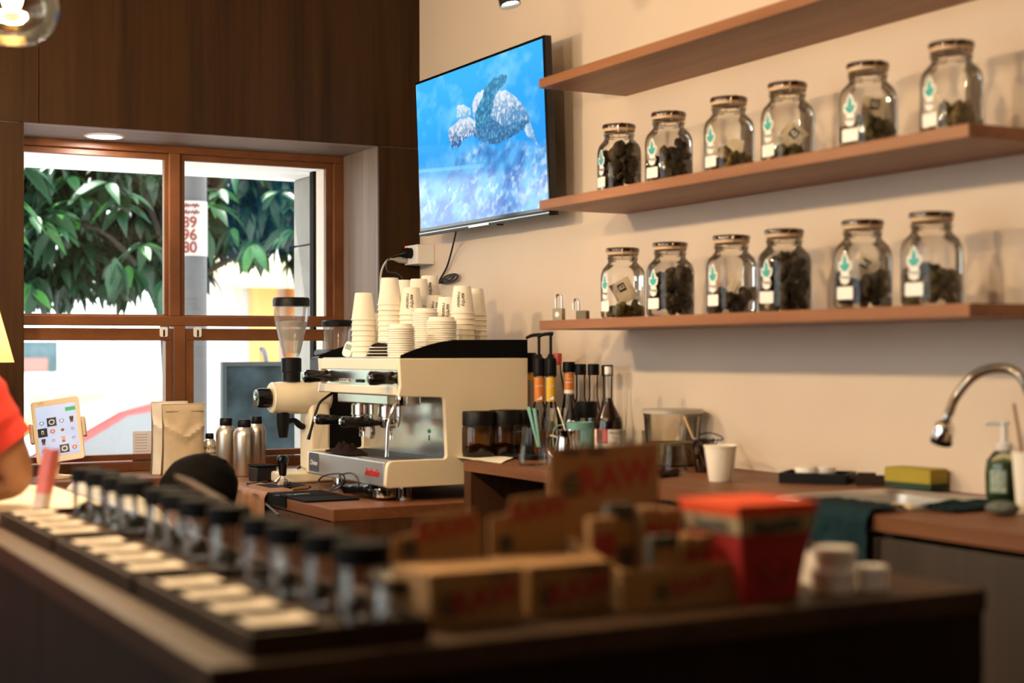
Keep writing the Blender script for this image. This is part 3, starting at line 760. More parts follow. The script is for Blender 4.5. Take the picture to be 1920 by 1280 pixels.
def pendant(label, c, power):
    c = Vector(c)
    t = thing('pendant_lamp', label, 'pendant lamp', c, 0, 'glass pendants over the bar')
    pr = []
    for i in range(15):
        a = -1.02 + i / 14 * 2.3
        pr.append((0.094 * math.cos(a), 0.094 * math.sin(a) * 0.82))
    MB().lathe(pr, 36, cap=False).build('glass_shade', glass('smoky_glass', (0.95, 0.91, 0.83), (0.55, 0.47, 0.35), boost=1.4, rough=0.05), t)
    MB().tube([(pr[0][0] * math.cos(a), pr[0][0] * math.sin(a), pr[0][1]) for a in [i * math.pi / 18 for i in range(37)]], 0.0022, 6).build('rim', M_glass, t)
    MB().lathe([(0.028, 0.068), (0.030, 0.09), (0.012, 0.12), (0.005, 0.13)], 20).build('cap', mat('brass', (0.55, 0.36, 0.12), 0.3, 1.0), t)
    MB().cyl((0, 0, 0.125), (0, 0, RZ - c.z), 0.003, n=8).build('cord', M_cord, t)
    MB().ball((0, 0, 0.02), (0.020, 0.020, 0.028), 16, 10).build('bulb', lamp_mat('pendant_bulb', (1, 0.78, 0.42), 25), t)
    l = bpy.data.lights.new('bulb', 'POINT'); l.energy = power; l.color = PEND; l.shadow_soft_size = 0.03
    o = bpy.data.objects.new('bulb_light', l); COL.objects.link(o); o.parent = t; o.location = (0, 0, 0.02)
PEND = (1.0, 0.74, 0.45)
pendant('clear glass globe pendant lamp with a glowing bulb at upper left', (2.157, -1.905, 1.948), 95)
pendant('clear glass globe pendant lamp over the bar nearest the camera', (3.08, -1.875, 1.96), 95)
pendant('clear glass globe pendant lamp over the far end of the bar', (1.205, -1.875, 1.96), 95)

def downlight():
    p = at(196, 255, 'z', ZS)
    t = thing('recessed_downlight', 'round white downlight recessed in the soffit over the window', 'downlight', (p.x, p.y, ZS - 0.001))
    MB().lathe([(0.062, -0.003), (0.070, -0.002), (0.072, 0.0)], 32, cap=False).build('trim_ring', M_white, t)
    MB().lathe([(0.0, -0.0025), (0.062, -0.0025)], 32, cap=False).build('diffuser', lamp_mat('downlight_glow', (1.0, 0.86, 0.84), 6), t)
    l = bpy.data.lights.new('downlight', 'AREA'); l.shape = 'DISK'; l.size = 0.12; l.energy = 5; l.color = (1, 0.86, 0.80)
    o = bpy.data.objects.new('downlight_light', l); COL.objects.link(o); o.parent = t; o.location = (0, 0, -0.006)
downlight()

def table_lamp():
    c = at(-58, 760, 'x', 0.42)
    zc = 0.82
    wsolo(MB().box(0.002, 0.62, -2.35, -1.56, 0, zc - 0.002), 'side_cabinet', M_cab, 'dark wooden side cabinet left of the window', 'cabinet', (0.3, -1.95, 0), smooth=False, bevel=0.003)
    t = thing('table_lamp', 'table lamp with a pleated cream shade at the left edge', 'lamp', (c.x, c.y, zc))
    MB().lathe([(0.07, 0), (0.07, 0.012), (0.02, 0.03), (0.012, 0.08), (0.022, 0.16), (0.010, 0.26), (0.008, 0.46)], 24).build('base', mat('brass'), t)
    z0 = at(0, 679, 'x', 0.42).z - zc; z1 = z0 + 0.20
    n = 96; v = []; f = []
    for k, (r, z) in enumerate(((0.128, z0), (0.075, z1))):
        for i in range(n):
            a = 2 * math.pi * i / n; q = r * (1 + (0.03 if i % 2 else 0))
            v.append((q * math.cos(a), q * math.sin(a), z))
    f = [(i, (i + 1) % n, n + (i + 1) % n, n + i) for i in range(n)]
    m = bpy.data.materials.new('pleated_shade'); m.use_nodes = True; nt = m.node_tree; nt.nodes.remove(nt.nodes['Principled BSDF'])
    ms = nt.nodes.new('ShaderNodeMixShader'); df = nt.nodes.new('ShaderNodeBsdfDiffuse'); tl = nt.nodes.new('ShaderNodeBsdfTranslucent')
    df.inputs[0].default_value = tl.inputs[0].default_value = (.85, .70, .42, 1); ms.inputs[0].default_value = .6
    nt.links.new(df.outputs[0], ms.inputs[1]); nt.links.new(tl.outputs[0], ms.inputs[2]); nt.links.new(ms.outputs[0], nt.nodes['Material Output'].inputs[0])
    MB().add(v, f).build('shade', m, t, smooth=False)
    MB().ball((0, 0, z0 + 0.09), 0.028, 14, 10).build('bulb', lamp_mat('lamp_bulb', (1, 0.75, 0.42), 10), t)
    l = bpy.data.lights.new('bulb', 'POINT'); l.energy = 16; l.color = (1, 0.66, 0.32); l.shadow_soft_size = 0.03
    o = bpy.data.objects.new('lamp_light', l); COL.objects.link(o); o.parent = t; o.location = (0, 0, z0 + 0.09)
table_lamp()

# ------------------------------------------------------------------ television
def inside(px, py, poly):
    r = np.zeros(px.shape, bool); n = len(poly)
    for i in range(n):
        x0, y0 = poly[i]; x1, y1 = poly[(i + 1) % n]
        if y0 == y1: continue
        c = ((y0 > py) != (y1 > py)) & (px < (x1 - x0) * (py - y0) / (y1 - y0) + x0)
        r ^= c
    return r
def vnoise(x, y, seed=0):
    """Value noise on numpy arrays."""
    xi = np.floor(x).astype(int); yi = np.floor(y).astype(int); fx = x - xi; fy = y - yi
    fx = fx * fx * (3 - 2 * fx); fy = fy * fy * (3 - 2 * fy)
    def h(a, b): 
        q = (a * 374761393 + b * 668265263 + seed * 974711) & 0x7fffffff
        q = (q ^ (q >> 13)) * 1274126177 & 0x7fffffff
        return ((q ^ (q >> 16)) & 0xffff) / 65535.0
    return (h(xi, yi) * (1 - fx) + h(xi + 1, yi) * fx) * (1 - fy) + (h(xi, yi + 1) * (1 - fx) + h(xi + 1, yi + 1) * fx) * fy
def fbm(x, y, o=4, seed=0):
    s = 0; a = .5
    for i in range(o): s = s + a * vnoise(x * 2 ** i, y * 2 ** i, seed + i * 7); a *= .5
    return s / (1 - .5 ** o)
def lerp(a, b, t): return a + (b - a) * t[..., None]
def television():
    nx, ny = 300, 170
    u, v = np.meshgrid(np.linspace(0, 1, nx + 1), np.linspace(0, 1, ny + 1))
    C = lambda r, g, b: np.array(srgb(r, g, b))
    img = lerp(C(52, 172, 240) * np.ones(u.shape + (3,)), C(0, 138, 226), np.clip(v * 1.3 - .1 + (u - .5) * .25, 0, 1))
    img = lerp(img, C(140, 215, 250), np.clip((fbm(u * 9, v * 7, 4, 3) - .52) * 2.0, 0, .55) * (1 - v * .6))
    # rocky sea bed, rising towards the middle and the right
    bed = 0.60 + 0.05 * np.sin(u * 9) + 0.10 * (fbm(u * 6, u * 0 + 2, 3, 9) - .5) * 2 - 0.10 * np.clip(u - .45, 0, .5)
    e = np.clip((v - bed) / 0.05, 0, 1)
    rk = fbm(u * 14 + v * 5, v * 9 - u * 4, 5, 21)
    ridge = 1 - np.abs(fbm(u * 9 + v * 6, v * 6, 4, 31) - .5) * 5
    rc = lerp(C(10, 98, 178) * np.ones(u.shape + (3,)), C(86, 172, 228), np.clip((rk - .38) * 3.0, 0, 1))
    fine = fbm(u * 46 + v * 14, v * 30 - u * 10, 3, 77)
    rc = lerp(rc, C(190, 222, 242), np.clip(ridge, 0, 1) * np.clip((fine - .42) * 3.5, 0, 1) * .8)
    rc = lerp(rc, C(15, 92, 178), np.clip((v - .86) * 3.5, 0, .6) * (rk < .55))
    img = lerp(img, rc, e * .85)
    img = lerp(img, C(120, 205, 245), (np.abs(v - .60 - u * .12) < .012) * .5 * (u < .55))
    parts = dict(
        bump=[(0.342, 0.304), (0.355, 0.237), (0.406, 0.241), (0.455, 0.277), (0.464, 0.319), (0.392, 0.339)],
        hind=[(0.843, 0.48), (0.89, 0.46), (0.919, 0.536), (0.943, 0.624), (0.912, 0.586), (0.869, 0.543)],
        belly=[(0.441, 0.381), (0.486, 0.472), (0.565, 0.527), (0.643, 0.553), (0.751, 0.54), (0.841, 0.507), (0.894, 0.465), (0.823, 0.435), (0.755, 0.446), (0.71, 0.447), (0.65, 0.4), (0.605, 0.356), (0.491, 0.38)],
        shell=[(0.468, 0.253), (0.5, 0.202), (0.558, 0.188), (0.59, 0.195), (0.659, 0.221), (0.735, 0.236), (0.807, 0.301), (0.862, 0.372), (0.897, 0.444), (0.889, 0.464), (0.823, 0.437), (0.755, 0.452), (0.71, 0.453), (0.65, 0.406), (0.605, 0.369), (0.49, 0.393)],
        head=[(0.273, 0.374), (0.314, 0.349), (0.376, 0.33), (0.444, 0.33), (0.507, 0.384), (0.495, 0.454), (0.42, 0.457), (0.349, 0.506), (0.3, 0.505), (0.274, 0.45)],
        flipper=[(0.49, 0.399), (0.499, 0.315), (0.551, 0.236), (0.583, 0.177), (0.648, 0.134), (0.71, 0.129), (0.75, 0.149), (0.735, 0.185), (0.675, 0.213), (0.638, 0.273), (0.614, 0.345), (0.586, 0.417), (0.537, 0.437)])
    wob = (fbm(u * 40, v * 24, 2, 5) - .5) * .012
    sc = np.abs(fbm(u * 60, v * 36, 2, 41) - .5) * 4
    for k, dk, lt in (('bump', (120, 175, 215), (205, 222, 236)), ('hind', (70, 135, 185), (190, 215, 235)), ('belly', (25, 85, 135), (90, 155, 200)), ('shell', (84, 140, 186), (214, 226, 238)), ('head', (38, 100, 158), (208, 220, 232)), ('flipper', (18, 92, 140), (85, 165, 200))):
        p = parts[k]; m_ = inside(u + wob, v + wob * 1.5, p)
        vs_ = [q[1] for q in p]; tt = np.clip((v - min(vs_)) / (max(vs_) - min(vs_)), 0, 1)
        c = lerp(C(*dk) * np.ones(u.shape + (3,)), C(*lt), np.clip(.10 + sc * .75 + (.50 - tt) * (1.3 if k in ('head', 'shell', 'bump') else .3), 0, 1))
        if k == 'flipper': c = lerp(c, C(190, 220, 238), np.clip((.03 - np.abs(u - (.72 - v * .72) + .10)) * 25, 0, .8) * (v < .3))
        img[m_] = c[m_]
    T = thing('television', 'flat wall television showing a sea turtle over a blue reef', 'television', (0.73, -0.128, 1.965))
    T.rotation_euler = (0.038, 0, 0)
    W, H = 0.952, 0.548
    MB().box(-W / 2, W / 2, 0.0, 0.028, -H / 2, H / 2).build('bezel', M_gloss, T, smooth=False, bevel=0.003)
    MB().box(-W * .36, W * .36, 0.0285, 0.058, -H * .36, H * .30).build('rear_housing', M_black, T, smooth=False, bevel=0.008)
    sw, shh = W - 0.018, H - 0.026
    paint_grid('screen', sw, shh, nx, ny, img, attr_mat('tv_picture', emit=0.95, rough=0.12), T, basis((1, 0, 0), (0, 0, 1), (0, -0.0006, 0.003)))
    MB().prism([(-0.004, -H / 2 - 0.012), (-0.004, -H / 2 + 0.006), (0.030, -H / 2 + 0.004), (0.030, -H / 2 - 0.010)], 'x', -W / 2, W / 2).build('bottom_bar', M_black, T, smooth=False, bevel=0.001)
    MB().box(-W / 2, W / 2, -0.0048, -0.0042, -H / 2 - 0.004, -H / 2 - 0.001).build('chrome_line', M_steel, T, smooth=False)
    b = MB().box(-0.075, 0.075, -0.0065, -0.0042, -H / 2 - 0.010, -H / 2 - 0.002).build('badge', M_steel, T, smooth=False)
    MB().box(0.09, 0.13, -0.006, 0.02, -H / 2 - 0.016, -H / 2 - 0.0122).build('sensor', M_black, T, smooth=False)
    MB().box(-0.12, 0.12, 0.0585, 0.085, -0.12, 0.12).build('wall_mount', M_black, T, smooth=False)
    # its cable hanging in a loop below
    y = -0.012
    pts = [at(855, 434, 'y', -0.06), at(848, 465, 'y', -0.03), at(838, 500, 'y', y), at(824, 527, 'y', y), at(838, 517, 'y', y), at(854, 514, 'y', y - .004), at(857, 521, 'y', y - .006), at(845, 528, 'y', y - .006), at(826, 530, 'y', y - .004), at(842, 520, 'y', y - .010), at(852, 517, 'y', y - .012), at(843, 525, 'y', y - .012), at(824, 529, 'y', y - .012), at(815, 560, 'y', y - .008), at(812, 640, 'y', y - .006)]
    wsolo(MB().tube(smooth_path(pts, 7), 0.0036, 8), 'television_cable', M_cord, 'black cable looped on the wall below the television', 'cable', tuple(pts[3]))
television()

def power_strip():
    z0, z1 = at(800, 497, 'y', 0).z, at(800, 461, 'y', 0).z
    x0, x1 = 0.012, at(815, 480, 'y', 0).x
    d = 0.072
    t = thing('socket_box', 'white double socket box on the wall corner below the television', 'socket', ((x0 + x1) / 2, -0.001, z0))
    MB().box(x0, x1, -d, -0.0005, z0, z1).build('box', M_white, t, True, smooth=False, bevel=0.003)
    xm = x0 + 0.034
    sw = MB().box(x0 + 0.012, x0 + 0.030, -d - 0.004, -d - 0.0005, z1 - 0.028, z1 - 0.006).build('switch', mat('red_switch', (0.75, 0.06, 0.02), 0.4, emit=(1, 0.1, 0.02), estr=0.6), t, True, smooth=False)
    p = thing('power_plug', 'black power plug in the wall socket box with a cable', 'plug', (xm + .02, -d - 0.02, (z0 + z1) / 2))
    zc = (z0 + z1) / 2 + 0.006
    MB().tube([(xm + .03, -d - 0.0006, zc), (xm + .03, -d - 0.02, zc), (xm + .028, -d - 0.04, zc - 0.004), (xm + .025, -d - 0.052, zc - 0.008)], [0.020, 0.020, 0.013, 0.006], 12).build('body', M_black, p, True)
    q = thing('power_adapter', 'grey power adapter in the lower socket with a pale cable', 'adapter', (xm, -d - 0.02, z0))
    MB().tube([(xm - .012, -d - 0.0006, z0 + 0.018), (xm - .012, -d - 0.03, z0 + 0.018), (xm - .012, -d - 0.05, z0 + 0.02)], [0.013, 0.012, 0.006], 10).build('body', mat('grey_plastic', (0.42, 0.40, 0.37), 0.5), q, True)
    a = Vector((xm - .012, -d - 0.05, z0 + 0.02))
    MB().tube(smooth_path([a, a + Vector((0, -.03, -.004)), a + Vector((0, -.055, -.05)), a + Vector((.01, -.06, -.14)), (0.12, -.19, 1.30), (0.15, -.15, 0.9), (.15, -.08, ZL + 0.006)], 6), 0.004, 8).build('cable', mat('pale_cable', (0.50, 0.46, 0.40), 0.5), q, True)
    a = Vector((xm + .025, -d - 0.052, zc - 0.008))
    MB().tube(smooth_path([a, a + Vector((-.01, -.035, -.015)), a + Vector((-.01, -.04, -.06)), a + Vector((.05, 0.0, -.10)), (0.19, -.10, 1.28), (0.22, -.08, 0.9), (.22, -.06, ZL + 0.006)], 6), 0.0028, 8).build('cable', M_cord, p, True)
power_strip()

# ------------------------------------------------------------------ clip jars on the shelves
def leaf_outline(s, grow=0.0):
    """Three-bladed leaf emblem, pointing up."""
    out = []
    for ang, L, wd in ((-0.72, 0.62, 0.13), (0.0, 1.0, 0.17), (0.72, 0.62, 0.13)):
        blade = []
        for i in range(9):
            t = i / 8
            blade.append((t * (L + grow), (wd + grow) * math.sin(math.pi * min(1.0, t * .92 + .06)) ** .9 * (1 if t < 1 else 0)))
        pts = [(x, y) for x, y in blade] + [(x, -y) for x, y in reversed(blade)]
        c, s_ = math.cos(ang), math.sin(ang)
        out.append([((x * s_ + y * c) * s, (x * c - y * s_) * s) for x, y in pts])
    return out
M_lidd = mat('dark_brown_lid', (0.045, 0.016, 0.008), 0.15, coat=0.6)
M_gask = mat('pale_wood_ring', (0.62, 0.42, 0.24), 0.5)
M_wire = mat('clip_wire', (0.70, 0.62, 0.50), 0.2, 1.0)
M_sticker = mat('sticker_white', (0.83, 0.81, 0.76), 0.4)
JS, JH = 0.0540, 0.2
def jar_proto():
    t = thing('clip_jar', 'glass clip jar', 'jar', (0, 0, 0))
    q = 3.6
    prof = [(0.0, 0.0045), (0.040, 0.003, q), (0.050, 0.002, q), (0.0545, 0.008, q), (0.0550, 0.016, q), (0.0550, 0.118, q), (0.0545, 0.130, 3.2), (0.0520, 0.141, 2.8), (0.0465, 0.150, 2.3), (0.0420, 0.157, 2.0), (0.0410, 0.163), (0.0428, 0.166), (0.0410, 0.169), (0.0428, 0.172), (0.0412, 0.175), (0.0430, 0.179)]
    MB().lathe(prof, 48, cap=False).build('glass_body', M_jar, t)
    g_ = MB().lathe([(0.0415, 0.1795), (0.0445, 0.1795), (0.0448, 0.1868), (0.0415, 0.1868)], 40, cap=False); g_.build('sealing_ring', M_gask, t)
    MB().lathe([(0.0, 0.1870), (0.0445, 0.1870), (0.0470, 0.1885), (0.0476, 0.195), (0.0455, 0.1985), (0.036, 0.2), (0.0, 0.2005)], 40).build('lid', M_lidd, t)
    # wire band and clip
    cl = MB().tube([(0.0445 * math.cos(a), 0.0445 * math.sin(a), 0.1705) for a in [i * math.pi / 20 for i in range(41)]], 0.0011, 6).build('neck_wire', M_wire, t)
    a = -0.25
    P = lambda r, z, da=0: (r * math.cos(a + da), r * math.sin(a + da), z)
    MB().tube(smooth_path([P(.046, .170, -.25), P(.048, .178, -.25), P(.050, .192, -.25), P(.049, .197, -.12), P(.049, .197, .12), P(.050, .192, .25), P(.048, .178, .25), P(.046, .170, .25)], 4), 0.0012, 6).build('clip', M_wire, t)
    b = a + math.pi
    P2 = lambda r, z, da=0: (r * math.cos(b + da), r * math.sin(b + da), z)
    MB().tube(smooth_path([P2(.046, .170, -.2), P2(.050, .184, -.2), P2(.047, .198, 0), P2(.050, .184, .2), P2(.046, .170, .2)], 4), 0.0012, 6).build('hinge_wire', M_wire, t)
    # sticker: leaf emblem on white, a line of script, a blank label
    y = -0.0556
    st = MB()
    for k, bl in enumerate(leaf_outline(0.040, 0.13)):
        st.prism([(px, 0.083 + pz) for px, pz in bl], 'y', y - 0.0002 * k, y + 0.0003)
    st.prism([(0.016 * math.cos(i * math.pi / 8) * (1 + .08 * (-1) ** i), 0.070 + 0.015 * math.sin(i * math.pi / 8)) for i in range(16)], 'y', y - 0.0003, y + 0.0003)
    s_ = st.build('sticker', M_sticker, t, smooth=False)
    lf = MB()
    for k, bl in enumerate(leaf_outline(0.038, 0.0)): lf.prism([(px, 0.0845 + pz) for px, pz in bl], 'y', y - 0.0012 - .0002 * k, y - 0.0009)
    lf.build('leaf_emblem', M_teal, s_, smooth=False)
    lettering('Pretty', 0.0125, M_ink, s_, (0, y - 0.0008, 0.071), (1, 0, 0), (0, 0, 1), shear=0.3)
    MB().prism(rrect(-0.024, 0.024, 0.022, 0.050, 0.003), 'y', y - 0.0003, y + 0.0003).build('label', M_sticker, t, smooth=False)
    return t
JP = jar_proto()
ROT = [(1.15, -0.10)]
M_bud = mat('dried_buds_olive', (0.115, 0.085, 0.030), 0.85, bump=1.0, bscale=320, var=0.55, vscale=70)
M_bud2 = mat('dried_buds_brown', (0.052, 0.036, 0.016), 0.85, bump=1.0, bscale=320, var=0.55, vscale=70)
M_bud3 = mat('dried_buds_ochre', (0.20, 0.135, 0.045), 0.85, bump=1.0, bscale=320, var=0.5, vscale=70)
def buds(rnd, n, shape, r0=0.0118):
    """A heap of knobbly buds inside the jar; shape(u, v) gives the fill height."""
    b = MB()
    for i in range(n):
        for _ in range(60):
            x, y = rnd.uniform(-.042, .042), rnd.uniform(-.042, .042)
            h = shape(x, y)
            z = 0.014 + rnd.random() ** 0.75 * max(0.0, h - 0.016)
            if (abs(x) ** 3.6 + abs(y) ** 3.6) ** (1 / 3.6) < 0.0425 and h > 0.012: break
        r = r0 * rnd.uniform(.75, 1.25); sd = rnd.uniform(0, 99)
        def fn(p, c=(x, y, z), sd=sd):
            d = Vector(p) - Vector(c); k = 1 + .42 * noise.noise(d * 190 + Vector((sd, sd * .7, 3)))
            return tuple(Vector(c) + d * k)
        b.ball((x, y, z), (r * rnd.uniform(.85, 1.1), r * rnd.uniform(.85, 1.1), r * rnd.uniform(.9, 1.3)), 9, 6, fn=fn)
    return b
def sachet(label, loc, rot, mark=None, sz=(0.052, 0.058)):
    t = thing('paper_sachet', label, 'sachet', loc); t.rotation_euler = rot
    w_, h_ = sz
    def fn(u_, v_):
        e = min(u_, 1 - u_, v_, 1 - v_) * 4; bul = 0.0035 * min(1, e)
        return ((u_ - .5) * w_, -bul - 0.0006 * math.sin(u_ * 13 + v_ * 7), (v_ - .5) * h_)
    b = MB().sheet(fn, 10, 10); b2 = MB().sheet(lambda u_, v_: (fn(1 - u_, v_)[0], -fn(1 - u_, v_)[1], fn(1 - u_, v_)[2]), 10, 10)
    b.add(b2.v, b2.f)
    b.build('packet', mat('sachet_paper', (0.72, 0.60, 0.42), 0.7, var=0.05, vscale=60), t)
    if mark:
        p = MB().box(-.010, .010, -.0053, -.0046, .002, .024).build('stamp', M_ink, t, smooth=False)
        lettering(mark, 0.016, M_label, p, (0, -.0055, .013), (1, 0, 0), (0, 0, 1), bold=.0004)
    return t
UPR = ((1161, 'far left', 'packed nearly full of dark buds'), (1254, 'second from left', 'with buds heaped to one side'), (1367, 'third from left', 'with ochre buds and a sachet'), (1477, 'fourth from left', 'with a stamped packet leaning inside'), (1628, 'fifth from left', 'with a white packet on olive buds'), (1785, 'far right', 'one third full of ochre buds'))
LWR = ((1167, 'far left', 'with a large beige stamped packet'), (1256, 'second from left', 'three quarters full of dark buds'), (1371, 'third from left', 'with brown buds and a slanting slip'), (1470, 'fourth from left', 'filled to the shoulder with buds'), (1617, 'fifth from left', 'with a beige packet on dark buds'), (1746, 'far right', 'half full of dark green buds'))
shapes = {
    (0, 0): (lambda x, y: .136 + .01 * x / .04, 150, M_bud2), (0, 1): (lambda x, y: .070 + 1.3 * max(0, x) + .4 * max(0, y), 105, M_bud2), (0, 2): (lambda x, y: .052 + .012 * math.sin(x * 90), 50, M_bud3), (0, 3): (lambda x, y: .038 + .25 * (x), 26, M_bud), (0, 4): (lambda x, y: .066 + .15 * x, 66, M_bud), (0, 5): (lambda x, y: .066 - .5 * abs(y) + .02 * math.sin(x * 70), 60, M_bud3),
    (1, 0): (lambda x, y: .032 + .01 * math.sin(x * 90), 26, M_bud), (1, 1): (lambda x, y: .122 + .008 * math.sin(y * 60), 140, M_bud2), (1, 2): (lambda x, y: .045 + .35 * abs(y) - .1 * x, 34, M_bud2), (1, 3): (lambda x, y: .132 + .25 * y, 150, M_bud2), (1, 4): (lambda x, y: .066 + .4 * y, 70, M_bud2), (1, 5): (lambda x, y: .092 - .8 * max(0, y) - .3 * abs(x), 85, M_bud)}
first = True
for row, (lst, z, rn) in enumerate(((UPR, SZ[1], 'middle'), (LWR, SZ[2], 'bottom'))):
    rnd = random.Random(31 + row)
    for k, (px, where, how) in enumerate(lst):
        p = at(px, 300, 'y', -0.165)
        loc = Vector((p.x, -0.165, z + 0.0006))
        rz = rnd.uniform(-.12, .12)
        o = JP if first else copy_tree(JP); first = False
        o.location = loc; o.rotation_euler = (0, 0, rz)
        tag(o, f'glass jar {where} on the {rn} shelf {how}', 'jar', 'glass clip jars on the wall shelves')
        fn, n, m = shapes[(row, k)]
        s = buds(rnd, n, fn).build('dried_buds', m); s.location = loc; s.rotation_euler = (0, 0, rz)
        tag(s, f'dried buds inside the {where} jar on the {rn} shelf', 'buds', None, 'stuff')
        S_ = {(0, 0): ('pale paper sachet tucked at the top of the packed far left jar', (0, .0, .128), (-1.35, 0, .3), None, (.05, .055)), (0, 2): ('pale sachet behind ochre buds in the third jar of the middle shelf', (-.012, .024, .072), (.1, .3, .4), None, (.05, .055)), (0, 3): ('pale stamped packet leaning in the fourth jar of the middle shelf', (.008, .004, .070), (.3, .75, .9), '62', (.052, .066)), (0, 4): ('white packet with a square stamp in the fifth jar of the middle shelf', (.012, .004, .094), (.15, .12, 1.1), 'S2', (.054, .060)),
              (1, 0): ('large beige packet stamped with a black square in the lower far left jar', (.006, .0, .078), (.15, -.5, 1.0), '62', (.060, .066)), (1, 2): ('dark slip of paper slanting in the third jar of the bottom shelf', (-.008, .012, .072), (.5, .9, .5), None, (.03, .06)), (1, 4): ('beige packet marked with two letters in the fifth jar of the bottom shelf', (.0, .0, .094), (.5, .55, .9), 'BO', (.056, .064))}.get((row, k))
        if S_:
            d = Matrix.Rotation(rz, 4, 'Z') @ Vector(S_[1])
            sachet(S_[0], loc + d, S_[2], S_[3], S_[4])

# padlocks on the bottom shelf
def padlock(label, px, open_):
    p = at(px, 590, 'y', -0.22); z = SZ[2] + 0.0005
    t = thing('padlock', label, 'padlock', (p.x, -0.22, z), 0.35)
    M_br = mat('padlock_brass', (0.34, 0.27, 0.17), 0.35, 1.0)
    if not open_:
        MB().prism(rrect(-.018, .018, 0, .037, .003), 'y', -.008, .008).build('body', M_br, t, bevel=.001)
        MB().tube([(-.0115, 0, .0372), (-.0115, 0, .058)] + arc((0, 0, .066), .0115, math.pi, 0, 10)[0:] + [(.0115, 0, .058), (.0115, 0, .0372)], .0034, 10).build('shackle', M_chrome, t)
        MB().cyl((0, -.0082, .019), (0, -.0087, .019), .008, n=20).build('emblem', M_steel, t)
    else:
        MB().prism(rrect(-.006, .032, 0, .027, .003), 'y', -.008, .008).build('body', mat('padlock_bronze', (0.16, 0.12, 0.07), 0.35, 1.0), t, bevel=.001)
        MB().tube([(-.001, 0, .0272), (-.001, 0, .046)] + arc((-.011, 0, .050), .010, 0, math.pi, 10) + [(-.021, 0, .030)], .0032, 10).build('shackle', M_chrome, t)
padlock('closed steel padlock standing at the left end of the bottom shelf', 1048, False)
padlock('open padlock with its shackle swung out on the bottom shelf', 1086, True)
# a sprig of leaves at the left end of the middle shelf
def sprig():
    p = at(1106, 350, 'y', -0.19)
    t = thing('leaf_sprig', 'small green leaf sprig at the left end of the middle shelf', 'sprig', (p.x, -0.19, SZ[1] + 0.0005))
    m = mat('sprig_green', (0.05, 0.10, 0.02), 0.6); rnd = random.Random(2)
    for k in range(7):
        a = rnd.uniform(0, 6.28); e = rnd.uniform(.2, 1.2); L = rnd.uniform(.018, .028)
        d = Vector((math.cos(a) * math.cos(e), math.sin(a) * math.cos(e), math.sin(e))); s = d.cross(Vector((0, 0, 1))).normalized() * .004
        MB().add([(0, 0, .002), tuple(d * L * .5 + s + Vector((0, 0, .002))), tuple(d * L + Vector((0, 0, .002))), tuple(d * L * .5 - s + Vector((0, 0, .002)))], [(0, 1, 2, 3)]).build('leaf', m, t, smooth=False)
    MB().ball((0.012, 0.01, .012), .010, 8, 6).build('flower', mat('cream_flower', (.7, .62, .42), .8, bump=1, bscale=200), t)
sprig()

